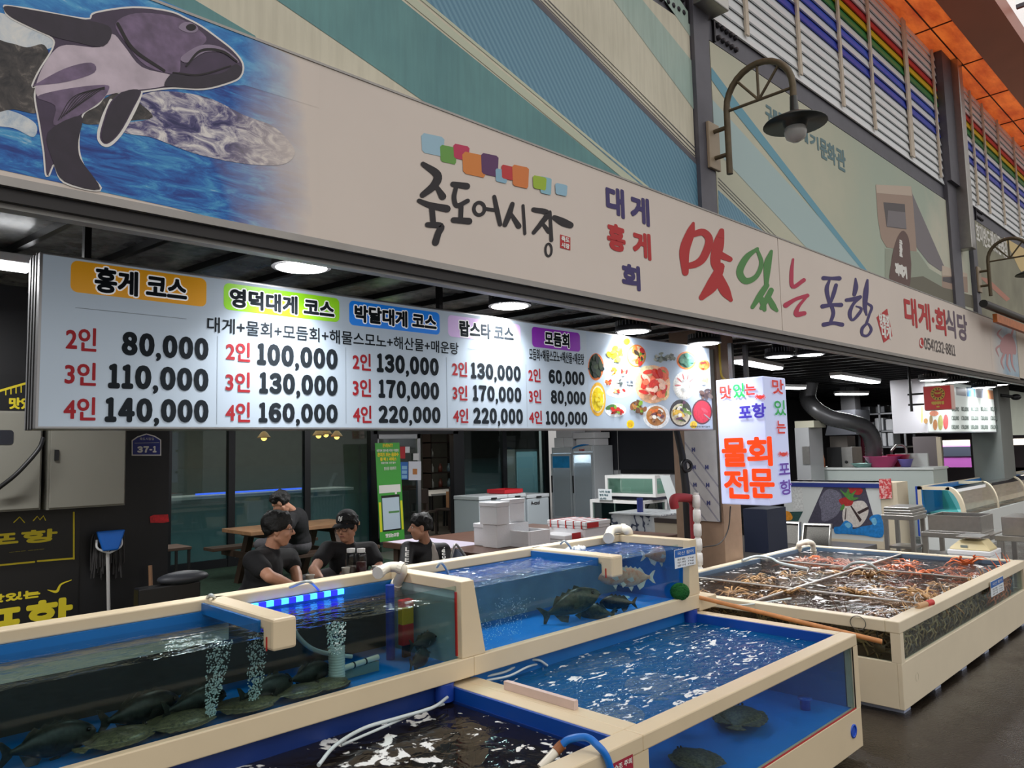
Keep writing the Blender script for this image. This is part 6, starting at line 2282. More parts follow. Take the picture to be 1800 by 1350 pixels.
# door posters
PD = PlY(WB + .03)
for k, (x0, y0, x1, y1, col, s) in enumerate(((703, 785, 712, 806, (186, 34, 44), 'red poster on the glass door'), (712, 785, 720, 796, (222, 224, 226), 'small white sticker on the glass door beside the red poster'), (704, 812, 717, 843, (50, 110, 190), 'blue and orange poster on the glass door'), (718, 811, 740, 844, (222, 224, 234), 'white poster with a coloured emblem on the glass door'), (726, 797, 736, 809, (214, 214, 214), 'small white paper high on the glass door'))):
    t_ = thing('poster', s, 'poster', PD.p((x0 + x1) / 2, y1), 'posters on the glass door')
    mb = MB()
    PD.shape(mb, [(x0, y1), (x1, y1), (x1, y0), (x0, y0)], .004)
    mb.build('poster_sheet', mat('poster_%d' % k, col, .5), t_)
    if k in (2, 3):
        mb = MB()
        for q in range(3 if k == 2 else 1):
            if k == 2:
                PD.shape(mb, [(x0 + 2, y1 - 2 - q * 8), (x1 - 2, y1 - 2 - q * 8), (x1 - 2, y1 - 8 - q * 8), (x0 + 2, y1 - 8 - q * 8)], .006)
            else:
                PD.shape(mb, [(725, 834), (733, 834), (733, 824), (725, 824)], .006)
        mb.build('poster_picture', mat('poster_pic_%d' % k, ((140, 190, 226) if k == 2 else (190, 120, 60)), .5), t_)
# green banner stand
YG = 10.55
PG = PlY(YG)
t_ = thing('banner_stand', 'tall green standing banner with a phone picture beside the glass door', 'banner', PG.p(690, 955))


def gp(x, y):
    return (550 + x / 5.1429, 740 + y / 5.1429)


GB = [gp(562, 200), gp(782, 195), gp(830, 1065), gp(608, 1095)]
mb = MB()
q = [PG.p(*p) for p in GB]
mb.prism(q[::-1], (0, .01, 0))
mb.build('banner_sheet', mat('banner_green', (70, 166, 62), .5), t_)


def gsub(u0, v0, u1, v1):
    """sub-rectangle of the slanted sheet, v downward"""
    def at(u, v):
        a = V(GB[0]).lerp(V(GB[1]), u)
        b = V(GB[3]).lerp(V(GB[2]), u)
        p = a.lerp(b, v)
        return (p[0], p[1])
    return [at(u0, v0), at(u1, v0), at(u1, v1), at(u0, v1)]


def gshape(name, m_, rects, l):
    mb = MB()
    for r_ in rects:
        PG.shape(mb, gsub(*r_), l)
    return mb.build(name, m_, t_)


def gtext(m_, items):
    mb = MB()
    for s, (u0, v0, u1, v1), bw in items:
        q_ = gsub(u0, v0, u1, v1)
        PG.ptext(mb, s, q_[3], q_[1], bw, .006)
    mb.build('banner_lettering', m_, t_)


gshape('phone_picture', mat('phone_yellow', (226, 222, 40), .5), [(.02, .6, .98, .9)], .003)
gshape('phone_picture', mat('banner_green', (70, 166, 62), .5), [(.11, .55, .9, .9)], .004)
gshape('phone_picture', BLACK, [(.13, .535, .88, .9)], .005)
gshape('phone_picture', mat('phone_screen', (196, 214, 228), .4), [(.16, .56, .85, .885)], .006)
gshape('phone_picture', GREENI, [(.4, .7, .83, .72)], .007)
gshape('speech_bubble', WHITEI, [(.06, .43, .94, .51), (.7, .51, .78, .53)], .003)
gtext(YEL, (('EVENT!', (.3, .01, .72, .045), .003), ('콘치즈 또는 음료수', (.06, .10, .94, .14), .004), ('중 택 1 서비스', (.16, .148, .84, .185), .004)))
gtext(WHITEI, (('네이버 영수증 리뷰 이벤트', (.05, .065, .95, .092), .001), ('방문인증 사진 필수', (.2, .195, .8, .215), .001), ('영수증 리뷰하기', (.3, .245, .8, .28), .001), ('맛있는포항', (.22, .925, .78, .965), .004)))
c = PG.p(690, 960)
MB().box((c.x - .3, YG - .12, FLZ), (c.x + .3, YG + .25, FLZ + .08)).build('banner_base', mat('dark_green_base', (40, 60, 48), .6), t_)
MB().box((c.x - .02, YG + .02, FLZ + .08), (c.x + .02, YG + .04, 1.9)).build('banner_pole', BLACK, t_)

# ------------------------------------------------------------------ table with foam boxes, cold cabinets
def fbox(label, corner, left, right, top, z0, lid=True, group='white foam boxes', name='foam_box', m_=None, deep=None):
    P = onZ(corner[0], corner[1], z0)
    y1 = onX(left, corner[1], P.x).y
    x1 = onY(right, corner[1], P.y).x
    if deep:
        x1 = P.x + deep
    zt = onX(corner[0], top, P.x).z
    t_ = thing(name, label, 'box', (P.x, P.y, z0), group)
    if lid:
        MB().box((P.x + .006, P.y + .006, z0 + .001), (x1 - .006, y1 - .006, zt - .045)).build('box_body', m_ or FOAM, t_, bevel=.006)
        MB().box((P.x, P.y, zt - .044), (x1, y1, zt)).build('lid', m_ or FOAM, t_, bevel=.008)
    else:
        mb = MB()
        w_ = .03
        mb.box((P.x, P.y, z0 + .001), (x1, y1, z0 + .03)).box((P.x, P.y, z0 + .03), (P.x + w_, y1, zt)).box((x1 - w_, P.y, z0 + .03), (x1, y1, zt)).box((P.x + w_, P.y, z0 + .03), (x1 - w_, P.y + w_, zt)).box((P.x + w_, y1 - w_, z0 + .03), (x1 - w_, y1, zt))
        mb.build('box_body', m_ or FOAM, t_, bevel=.004)
    return t_, (P.x, P.y, z0, x1, y1, zt)


TT = .80
t_ = thing('work_table', 'brown wooden table carrying the white foam boxes', 'table', (5.6, 5.6, FLZ))
MB().box((4.78, 4.7, TT - .06), (7.1, 6.9, TT)).build('table_top', mat('brown_table', (98, 70, 58), .4, nz=.2), t_, bevel=.005)
MB().box((4.80, 5.85, TT), (5.3, 6.85, TT + .003)).build('table_cloth', mat('lilac_sheet', (198, 190, 206), .4), t_)
for x in (4.88, 6.95):
    for y in (4.8, 6.75):
        MB().box((x - .04, y - .04, FLZ if y > 4.9 or x < 6.7 else FLZ), (x + .04, y + .04, TT - .06)).build('leg', DWOOD, t_)
_, d1 = fbox('upright white foam box at the left end of the table', (864, 962), 832, 884, 922, TT)
_, d2 = fbox('open white foam box with a black bag in it', (929, 964), 866, 968, 935, TT, lid=False)
_, d3 = fbox('closed white foam box with a red print at the right of the table', (994, 957), 948, 1048, 942, TT)
P = (d1[3] - .02, d1[1] + .02)
_, d4_ = fbox('big white foam box standing on top behind the upright one', (874, 924), 842, 897, 884, d1[5] + .001)
_, d5_ = fbox('lit white foam box on top, right of the big one', (897, 919), 880, 924, 878, d1[5] + .001)
MB0 = MB().box((d4_[0] + .02, d4_[1] + .03, TT + .001), (d5_[3] - .02, d5_[4], d1[5]))
o = MB0.build('foam_box', FOAM, bevel=.006)
tag(o, 'white foam box under the two upper boxes at the back of the table', 'box', 'white foam boxes')
mb = MB()
cx, cy, czz = (d2[0] + d2[3]) / 2 - .05, (d2[1] + d2[4]) / 2 + .1, d2[5]
for i in range(9):
    mb.ball((cx + RN.uniform(-.12, .12), cy + RN.uniform(-.1, .12), czz - .02 + RN.uniform(-.02, .03)), (RN.uniform(.05, .09), RN.uniform(.05, .09), RN.uniform(.03, .05)), 7)
o = mb.build('plastic_bag', mat('black_film', (18, 18, 20), .3, bump=.6, ns=40))
tag(o, 'crumpled black plastic bag in the open foam box', 'bag')
mb = MB()
PQ = PlX(d3[0] - .003)
mb2 = MB()
mb2.box((d3[0] + .1, d3[1] - .003, TT + .04), (d3[0] + .42, d3[1], TT + .1))
o2 = mb2.build('red_label', mat('label_red', (196, 50, 54), .5))
hang(o2, _ if False else [x for x in C.objects if x.type == 'EMPTY' and x.get('label', '').startswith('closed white foam box with a red')][0])
# flat boxes tied with red string, behind
t_, d6 = fbox('flat white cartons tied with red string on the table', (1030, 931), 962, 1074, 918, .93, group=None, name='carton_pile')
for i in range(5):
    q = (i + .5) / 5
    MB().box((d6[0] - .003, d6[1] + (d6[4] - d6[1]) * q, d6[2]), (d6[3] + .003, d6[1] + (d6[4] - d6[1]) * q + .012, d6[5] + .004)).build('red_string', mat('string_red', (190, 60, 56), .6), t_)
MB().box((d6[0] + .02, d6[1] - .004, d6[2] + .01), (d6[0] + .2, d6[1], d6[5] - .01)).build('red_label', mat('label_red', (196, 50, 54), .5), t_)
o = MB().box((d6[0] + .01, d6[1] + .02, TT + .001), (d6[3] - .01, d6[4] - .02, d6[2])).build('foam_box', FOAM, bevel=.008)
tag(o, 'white foam box carrying the cartons with red string', 'box')
# chest freezers under the right windows
for k, (cx, lf, rg, tp, s) in enumerate(((842, 815, 893, 873, 'long grey white chest freezer in front of the shop windows'), (893.5, 893, 925, 869, 'short chest freezer with a red tray on it'), (927, 925.5, 966, 870, 'chest freezer beside the drink fridges with a dark logo'))):
    Y_ = 9.3
    P = onY(cx, tp, Y_)
    x1 = onY(rg, tp, Y_).x
    y1 = 9.95
    t_ = thing('chest_freezer', s, 'freezer', (P.x, Y_, FLZ), 'chest freezers')
    MB().box((P.x + .01, Y_ + .01, FLZ), (x1 - .01, y1, P.z - .07)).build('freezer_body', mat('freezer_white', (186, 196, 202), .35), t_, bevel=.012)
    MB().box((P.x, Y_, P.z - .065), (x1 - .005, y1, P.z)).build('lid', mat('freezer_lid', (206, 212, 216), .35), t_, bevel=.012)
    MB().box(((P.x + x1) / 2 - .06, Y_ - .015, P.z - .06), ((P.x + x1) / 2 + .06, Y_, P.z - .035)).build('handle', BLACK, t_)
    if k == 1:
        tr_ = thing('tray', 'red plastic tray on top of the short chest freezer', 'tray', ((P.x + x1) / 2, 9.6, P.z))
        a, b_ = onY(868, 862, Y_ + .1), onY(912, 862, Y_ + .1)
        mb = MB()
        mb.box((P.x + .02, Y_ + .1, P.z + .001), (x1 - .02, Y_ + .5, P.z + .012))
        mb.build('tray_floor', mat('tray_red', (196, 40, 50), .4), tr_)
        mb = MB()
        mb.box((P.x - .01, Y_ + .08, P.z + .012), (x1, Y_ + .1, P.z + .075)).box((P.x - .01, Y_ + .5, P.z + .012), (x1, Y_ + .52, P.z + .075)).box((P.x - .01, Y_ + .1, P.z + .012), (P.x + .01, Y_ + .5, P.z + .075)).box((x1 - .02, Y_ + .1, P.z + .012), (x1, Y_ + .5, P.z + .075))
        mb.build('tray_rim', mat('tray_red', (196, 40, 50), .4), tr_)
    if k == 2:
        mb = MB()
        Pq = PlY(Y_ + .01)
        a = Pq.uv(933, 886)
        Pq.text(mb, 'A-cool', (a[0], a[1] - .02, a[0] + .22, a[1] + .05), .004, .004)
        mb.build('freezer_lettering', INK, t_)
# glass door fridges
def mist(name, col, fac):
    if name not in MC:
        m, t, b, out = newmat(name)
        b.inputs['Base Color'].default_value = lin(col)
        b.inputs['Roughness'].default_value = .15
        b.inputs['Alpha'].default_value = fac
        MC[name] = m
    return MC[name]


FX = 11.7
ys = [onX(p, 790, FX).y for p in (1041, 1003, 966)]
PFX = PlX(FX - .002)
for k in (0, 1):
    y0, y1 = ys[k], ys[k + 1] - .01
    s = ['glass door fridge with a blue swoosh header, right of the pair', 'glass door fridge with a blue frosted header inside the door, left of the pair'][k]
    t_ = thing('display_fridge', s, 'fridge', (FX, y0, FLZ), 'glass door fridges')
    zt = 1.80 - .02 * k
    mb = MB()
    mb.box((FX + .05, y0, FLZ), (FX + .65, y0 + .03, zt)).box((FX + .05, y1 - .03, FLZ), (FX + .65, y1, zt)).box((FX + .62, y0 + .03, FLZ), (FX + .65, y1 - .03, zt)).box((FX + .02, y0 + .031, zt - .12), (FX + .619, y1 - .031, zt - .001)).box((FX + .03, y0 + .03, FLZ), (FX + .62, y1 - .03, FLZ + .16))
    mb.build('fridge_body', mat('fridge_white', (206, 212, 216), .35), t_, bevel=.006)
    MB().box((FX + .01, y0 + .01, FLZ + .17), (FX + .05, y0 + .05, zt - .13)).box((FX + .01, y1 - .05, FLZ + .17), (FX + .05, y1 - .01, zt - .13)).box((FX + .01, y0 + .05, FLZ + .17), (FX + .05, y1 - .05, FLZ + .22)).box((FX + .01, y0 + .05, zt - .18), (FX + .05, y1 - .05, zt - .13)).build('door', mat('fridge_door_grey', (196, 204, 210), .35, .2), t_)
    dr_ = t_.children[-1]
    hang(MB().box((FX + .025, y0 + .05, FLZ + .22), (FX + .03, y1 - .05, zt - .18)).build('door_pane', mist('fridge_pane', (196, 208, 216), .55)), dr_)
    hang(MB().box((FX - .01, y1 - .04, .85), (FX + .01, y1 - .02, 1.2)).build('door_handle', BLACK), dr_)
    for z in (.55, .85, 1.15, 1.45):
        MB().box((FX + .08, y0 + .03, z), (FX + .6, y1 - .03, z + .012)).build('wire_shelf', STEEL, t_)
    mb = MB()
    if k == 0:
        PFX.curve(mb, [(1005, 790), (1010, 785), (1022, 781), (1036, 781.5), (1026, 783.5), (1014, 786)], .0)
        mb.build('header_swoosh', mat('swoosh_blue', (20, 130, 206), .4), t_)
        mb = MB()
        PFX.text(mb, 'A-cool', (-y1 + .22, zt - .1, -y0 - .2, zt - .055), .003, .003)
        mb.build('header_lettering', RED, t_)
    else:
        mb.box((FX + .018, y0 + .05, zt - .42), (FX + .022, y1 - .05, zt - .18))
        mb.build('header_film', mat('fridge_film', (40, 150, 214), .4, nz=.2), t_)
    l = bpy.data.lights.new('fridge_light', 'AREA')
    l.size = .4
    l.energy = 14
    l.color = (.8, .92, 1)
    o = bpy.data.objects.new('fridge_light', l)
    C.objects.link(o)
    o.location = (FX + .3, (y0 + y1) / 2, zt - .14)
    hang(o, t_)
# foam boxes on top of the fridges
for k, (y0, y1, z, h, x0) in enumerate(((ys[1] + .03, ys[1] + .27, 1.782, .2, .1), (ys[1] + .29, ys[1] + .54, 1.782, .2, .1), (ys[1] + .06, ys[1] + .5, 1.984, .2, .12), (ys[0] + .02, ys[0] + .5, 1.802, .14, .1), (ys[0] - .02, ys[0] + .54, 1.945, .12, .05))):
    o = MB().box((FX + x0, y0, z), (FX + .55, y1, z + h)).build('foam_box', FOAM, bevel=.01)
    tag(o, 'white foam box ' + ['on the left fridge, lower and nearer the right fridge', 'on the left fridge, lower and farther from the right fridge', 'topmost on the left fridge', 'directly on the right fridge', 'topmost on the right fridge, overhanging'][k], 'box', 'white foam boxes on the fridges')
# black roller blind on the white wall
a, b_ = onX(1058, 830, 12.36), onX(1200, 830, 12.36)
t_ = thing('roller_blind', 'large black blind over the white wall behind the fish tanks', 'blind', (12.38, (a.y + b_.y) / 2, a.z))
MB().box((12.37, b_.y, onX(1120, 826, 12.36).z), (12.385, a.y, 2.6)).build('blind_sheet', mat('blind_black', (26, 28, 36), .6), t_)
MB().box((12.34, onX(1198, 830, 12.36).y, onX(1120, 826, 12.36).z - .07), (12.39, onX(1092, 830, 12.36).y, onX(1120, 826, 12.36).z)).build('blind_bar', BLACK, t_)
MB().tube([(12.33, onX(1088, 790, 12.36).y, 2.6), (12.33, onX(1089, 830, 12.36).y, onX(1089, 835, 12.36).z)], .008, 6).build('pull_cord', mat('cord_grey', (150, 150, 150), .5), t_)
# stacked glass tanks on the right of the patio
def tankcab(label, X, lf, cr, rg, top, bot, z0=None, dark=False, sheet=None):
    y0, y1 = onX(cr, top, X).y, onX(lf, top, X).y
    zt, zb = onX(cr, top, X).z, onX(cr, bot, X).z
    x1 = onY(rg, top, y0).x
    if z0 is not None:
        zb = z0
    t_ = thing('glass_tank', label, 'fish tank', (X, y0, zb))
    f_ = .05
    mb = MB()
    for (ya, yb) in ((y0, y0 + f_), (y1 - f_, y1)):
        mb.box((X, ya, zb), (X + f_, yb, zt)).box((x1 - f_, ya, zb), (x1, yb, zt))
    for (za, zc) in ((zb, zb + f_), (zt - f_, zt)):
        mb.box((X, y0 + f_, za), (X + f_, y1 - f_, zc)).box((x1 - f_, y0 + f_, za), (x1, y1 - f_, zc)).box((X + f_, y0, za), (x1 - f_, y0 + f_, zc)).box((X + f_, y1 - f_, za), (x1 - f_, y1, zc))
    mb.build('tank_frame', WHITE, t_)
    MB().box((X + .02, y0 + f_, zb + f_), (X + .025, y1 - f_, zt - f_)).box((X + f_, y0 + .02, zb + f_), (x1 - f_, y0 + .025, zt - f_)).build('glass_pane', pane_mat('green_tank_glass', (214, 230, 224), .06), t_)
    MB().box((x1 - .03, y0 + f_, zb + f_), (x1 - .02, y1 - f_, zt - f_)).box((X + f_, y0 + f_, zb + .01), (x1 - f_, y1 - f_, zb + .03)).box((X + f_, y1 - .03, zb + f_), (x1 - f_, y1 - .02, zt - f_)).build('tank_back', mat('tank_dark_back', (26, 40, 46), .5) if dark else mat('tank_green_back', (176, 196, 188), .5), t_)
    return t_, (X, y0, zb, x1, y1, zt)


_, lo = tankcab('lower glass tank with white frame and dark inside, under the smaller tank', 9.9, 1037, 1130, 1172, 881, 930, z0=.35, dark=True)
_, hi = tankcab('upper glass tank with white frame and greenish inside', 10.1, 1063, 1151, 1178, 836, 878, z0=lo[5] + .05)
o = MB().box((lo[0] + .05, lo[1] + .05, .15), (lo[3] - .05, lo[4] - .05, .35)).build('tank_stand', mat('stand_grey', (120, 120, 122), .5))
tag(o, 'grey stand below the lower glass tank', 'stand')
o = MB().box((hi[0] + .05, hi[1] + .02, lo[5] + .001), (hi[3] - .05, hi[4] - .02, hi[2])).build('tank_batten', mat('batten_dark', (50, 50, 70), .5))
tag(o, 'dark slats between the two stacked glass tanks', 'slat')
c = onX(1060, 878, 9.85)
t_ = thing('note_card', 'white hand written card leaning on the stacked glass tanks', 'card', (9.85, c.y, lo[5]))
Pn = Pl((9.86, c.y, 0), (0, -1, 0), (0, 0, 1))
a, b_ = Pn.uv(1052, 879), Pn.uv(1075, 860)
mb = MB()
Pn.rect(mb, a[0], lo[5] - .0, b_[0], b_[1], .0)
mb.build('card_sheet', mat('card_white2', (220, 226, 228), .5), t_)
mb = MB()
for i, s in enumerate(('낙지 있음', '멍게 해삼', '소라')):
    Pn.text(mb, s, (a[0] + .03, b_[1] - .06 - .055 * i, b_[0] - .03 - .04 * i, b_[1] - .025 - .055 * i), .0015, .004)
mb.build('card_lettering', mat('pen_teal', (60, 100, 110), .6), t_)
# steel clad box table with gas stove in front of the tanks
X_ = 8.7
y0, y1 = onX(1160, 907, X_).y, onX(1074, 907, X_).y
z_ = onX(1110, 905, X_).z
m, t, b, out = newmat('film_covered_steel')
n = noise(t, 3, 3, .6)
wv = t.nodes.new('ShaderNodeTexWave')
wv.inputs['Scale'].default_value = 4
wv.inputs['Distortion'].default_value = 7
g = t.nodes.new('ShaderNodeTexCoord')
t.links.new(g.outputs['Object'], wv.inputs['Vector'])
t.links.new(ramp(t, [(.02, (60, 66, 86)), (.05, (176, 180, 186)), (1, (200, 202, 204))], wv.outputs[0]).outputs[0], b.inputs['Base Color'])
b.inputs['Roughness'].default_value = .35
b.inputs['Metallic'].default_value = .4
FILM = m
t_ = thing('steel_worktable', 'film covered steel work table in front of the stacked glass tanks', 'table', (X_, y0, 0))
MB().box((X_, y0, .22), (X_ + .75, y1, z_)).build('table_body', FILM, t_, bevel=.008)
MB().box((X_ - .02, y0 - .02, z_), (X_ + .77, y1 + .02, z_ + .02)).build('table_top', FILM, t_)
MB().box((X_ + .05, y0 + .05, .15), (X_ + .7, y1 - .05, .22)).build('table_plinth', BLACK, t_)
c = onX(1122, 905, X_ + .2)
o = MB().cyl((X_ + .25, c.y, z_ + .02), (X_ + .25, c.y, z_ + .22), .045, n=16).build('spray_can', mat('can_blue', (40, 50, 110), .3))
tag(o, 'dark blue can standing on the film covered steel table', 'can')
X2 = 8.5
y2 = onX(1205, 920, X2).y
t_ = thing('gas_cooker', 'small dark topped cooker cabinet right of the steel table', 'cooker', (X2, y2, 0))
MB().box((X2, y2, .15), (X2 + .6, y0 - .05, z_ - .06)).build('cooker_body', mat('cooker_beige', (176, 164, 146), .4, .3), t_)
MB().box((X2 - .01, y2, z_ - .06), (X2 + .6, y0 - .05, z_)).build('cooker_top', mat('cooker_dark', (50, 42, 40), .4), t_)
o = MB().prism([(9.5, onX(1160, 840, 9.5).y, 1.32), (9.5, onX(1176, 840, 9.5).y, 1.32), (9.4, onX(1200, 908, 9.4).y, .8), (9.4, onX(1180, 908, 9.4).y, .8)], (.02, 0, 0)).build('leaning_panel', mat('panel_grey', (190, 196, 196), .4))
tag(o, 'slanted pale panel leaning right of the stacked glass tanks', 'panel')
# pillar with film covered steel sheet, pipes
pil = struct(MB().box((6.85, 4.0, 0), (7.2, 4.55, 2.95)).build('column_4', mat('pillar_tan', (150, 124, 102), .6, nz=.15)))
o = MB().box((6.835, 4.02, onX(1240, 916, 6.84).z), (6.849, 4.40, 2.72)).build('steel_cladding', STEEL)
hang(o, pil)
PX_ = PlX(6.833)
mb = MB()
zc = onX(1240, 916, 6.83).z
mb.add([PX_.at(u, v, .001) for u, v in ((-4.40, zc), (-4.03, zc), (-4.03, 1.9), (-4.40, 1.9))], [(0, 1, 2, 3)])
hang(mb.build('protective_film', mat('film_white', (206, 204, 202), .35, .2, nz=.1), None), pil)
mb = MB()
for i in range(-3, 7):
    for j in (0, .014):
        u0_, v0_ = -4.40, zc + .18 * i + j + .25
        u1_, v1_ = -4.03, zc + .18 * i + j - .2
        if v1_ < zc:
            u1_ = u0_ + (u1_ - u0_) * (v0_ - zc) / max(v0_ - v1_, 1e-3)
            v1_ = zc
        if v0_ > zc + .02 and v0_ < 1.85:
            mb.add([PX_.at(u0_, v0_, .002), PX_.at(u1_, v1_, .002), PX_.at(u1_, v1_ + .005, .002), PX_.at(u0_, v0_ + .005, .002)], [(0, 1, 2, 3)])
            if j == 0:
                for q in (.22, .62):
                    uu, vv = u0_ + (-.37 * -1) * q, v0_ - .45 * q
                    if zc + .05 < vv < 1.8 and uu < -4.08:
                        PX_.text(mb, 'H', (uu, vv + .01, uu + .04, vv + .055), .005, .003)
hang(mb.build('film_mark', mat('film_blue', (60, 66, 120), .5), None), pil)
RP = mat('red_insulation', (156, 48, 56), .7, nz=.15)
Yp = 4.05
P0 = [onY(1186, 893, Yp), onY(1184, 880, Yp), onY(1190, 875, Yp), onY(1212, 876, Yp), onY(1219, 884, Yp)]
t_ = thing('insulated_pipe', 'red insulated pipe bent over beside the pillar, wrapped white below', 'pipe', (P0[-1].x, Yp, 0))
MB().tube(spline(P0 + [V((P0[-1].x + .0, Yp, P0[-1].z - .1)), V((P0[-1].x, Yp, .9)), V((P0[-1].x, Yp, .0))], 6), .042, 12).build('pipe', RP, t_)
mb = MB()
x = onY(1227, 950, Yp - .06).x
for i in range(9):
    z = 1.22 - .135 * i
    mb.lathe([(.028, .06), (.036, .05), (.038, 0), (.036, -.05), (.028, -.06)], (x, Yp - .06, z), 12)
mb.tube([(x, Yp - .06, 1.3), (x, Yp - .06, 0)], .026, 8)
mb.build('white_wrapping', mat('wrap_white', (222, 220, 216), .6, bump=.3, ns=30), t_)
t_ = thing('cable_riser', 'black bundle of cables running down left of the pillar', 'cable', (onY(1205, 900, 4.2).x, 4.2, 0))
MB().tube([onY(1188, 752, 4.3), onY(1199, 800, 4.26), onY(1206, 860, 4.22), onY(1212, 960, 4.2), V((onY(1214, 1030, 4.2).x, 4.2, 0))], [.03, .035, .04, .045, .045], 10).build('cable_bundle', BLACK, t_)
MB().tube([onY(1207 + 8 * math.cos(a), 819 + 9 * math.sin(a), 4.2) for a in [2 * pi * k / 18 for k in range(18)]], .018, 7, closed=True).build('cable_coil', BLACK, t_)
o = MB().cyl(onY(1200, 755, 4.5), onY(1201, 860, 4.5), .02, n=10).build('grey_conduit', mat('conduit_grey', (150, 150, 152), .4))
tag(o, 'thin grey conduit left of the film covered pillar', 'pipe')
o = MB().tube(spline([onY(1284, 890, 3.97), onY(1280, 930, 3.96), onY(1265, 955, 3.95), onY(1236, 962, 3.95)], 6), .006, 6).build('wall_cable', BLACK)
tag(o, 'thin dark cable curving across the lower pillar', 'cable')
o = MB().tube(spline([onY(1264, 605, 3.98), onY(1266, 640, 3.96), onY(1269, 662, 3.95), onY(1280, 668, 3.95), onY(1286, 658, 3.95), onY(1284, 650, 3.95)], 6), .012, 8).build('yellow_hose', mat('hose_yellow', (214, 180, 60), .4))
tag(o, 'yellow hose hooked on the pillar above the light box', 'hose')
# ------------------------------------------------------------------ people
def solid(name, m_, fill, parent, voxel, smooth=4, inherit=None):
    """one closed skin grown round the shapes that FILL puts into a mesh"""
    mb = MB()
    fill(mb)
    o = mb.build('tmp', m_)
    r_ = o.modifiers.new('r', 'REMESH')
    r_.mode = 'VOXEL'
    r_.voxel_size = voxel
    r_.use_smooth_shade = True
    s_ = o.modifiers.new('s', 'SMOOTH')
    s_.iterations = smooth
    s_.factor = .5
    dg = bpy.context.evaluated_depsgraph_get()
    me = bpy.data.meshes.new_from_object(o.evaluated_get(dg))
    me.name = name
    bpy.data.objects.remove(o)
    me.materials.clear()
    me.materials.append(m_)
    for p in me.polygons:
        p.use_smooth = True
    q = bpy.data.objects.new(name, me)
    C.objects.link(q)
    hang(q, parent)
    return q


def frame(f, tilt_up=V((0, 0, 1))):
    f = V(f).normalized()
    s = tilt_up.cross(f).normalized()
    u = f.cross(s)
    return Matrix((f, s, u)).transposed()


SKIN = mat('skin', (206, 152, 124), .5, nz=.06, ns=20)
HAIR = mat('black_hair', (10, 9, 9), .6, bump=.5, ns=60)
TEE = mat('black_cotton', (24, 24, 27), .85, nz=.15, ns=30)
GREYT = mat('grey_trousers', (84, 82, 86), .85, nz=.15, ns=30)
EYEW = mat('eye_white', (220, 214, 208), .3)
LIP = mat('lip', (150, 88, 80), .5)
S = 1.0


def head_shapes(mb, c, R_, k=1.0):
    c = V(c)

    def at(x, y, z):
        return c + R_ @ (V((x, y, z)) * k)
    mb.ball(at(-.012, 0, .03), (.1 * k, .078 * k, .095 * k), 14, R_)        # skull
    mb.ball(at(.02, 0, -.035), (.075 * k, .064 * k, .088 * k), 12, R_)      # face
    mb.ball(at(.045, 0, -.092), (.036 * k, .036 * k, .03 * k), 8, R_)       # chin
    for s in (-1, 1):
        mb.ball(at(.05, s * .04, -.03), (.035 * k, .026 * k, .03 * k), 8, R_)  # cheeks
        mb.ball(at(-.01, s * .078, -.012), (.02 * k, .011 * k, .032 * k), 8, R_)   # ears
        mb.capsule(at(0, s * .05, -.06), at(.04, s * .02, -.1), .026 * k, .022 * k, 8)   # jaw
    mb.capsule(at(.088, 0, .012), at(.112, 0, -.026), .009 * k, .013 * k, 8)   # nose
    mb.ball(at(.1, 0, -.03), (.014 * k, .02 * k, .01 * k), 6, R_)
    mb.capsule(at(.07, -.04, .026), at(.07, .04, .026), .015 * k, .015 * k, 8)  # brow
    mb.capsule(at(.082, -.018, -.062), at(.082, .018, -.062), .01 * k, .01 * k, 6)   # lips


def face_parts(t_, c, R_, k=1.0):
    c = V(c)

    def at(x, y, z):
        return c + R_ @ (V((x, y, z)) * k)
    for s in (-1, 1):
        MB().ball(at(.079, s * .031, .004), (.008 * k, .014 * k, .007 * k), 6, R_).build('eye', EYEW, t_)
        hang(MB().ball(at(.0855, s * .031, .004), .0055 * k, 6).build('iris', EYEM), t_.children[-1])
        MB().capsule(at(.082, s * .018, .026), at(.076, s * .046, .028), .0045 * k, .003 * k, 6).build('eyebrow', HAIR, t_)
    MB().capsule(at(.0905, -.017, -.062), at(.0905, .017, -.062), .0045 * k, .0045 * k, 6).build('mouth', LIP, t_)


def hair_cap(t_, c, R_, k=1.0, side=-.02, front=.062, puff=1.0, nape=-.075):
    def fill(mb):
        rr = random.Random(9)
        mb.ball(V(c) + R_ @ (V((-.02, 0, .045)) * k), (.104 * k * puff, .086 * k * puff, .092 * k * puff), 14, R_)
        for i in range(70):
            a = rr.uniform(-pi, pi)
            h = rr.random()
            lim = front if abs(a) < .9 else (side if abs(a) < 1.75 else nape)
            z = lim + (.12 - lim) * h
            rad = max(.03, (1 - ((z - .04) / .1) ** 2)) ** .5 if abs(z - .04) < .1 else .15
            p = V((-.016 + .096 * rad * math.cos(a), .08 * rad * math.sin(a), z)) * k
            mb.ball(V(c) + R_ @ p, rr.uniform(.016, .026) * k, 6)
    return solid('hair', HAIR, fill, t_, .009, 2)


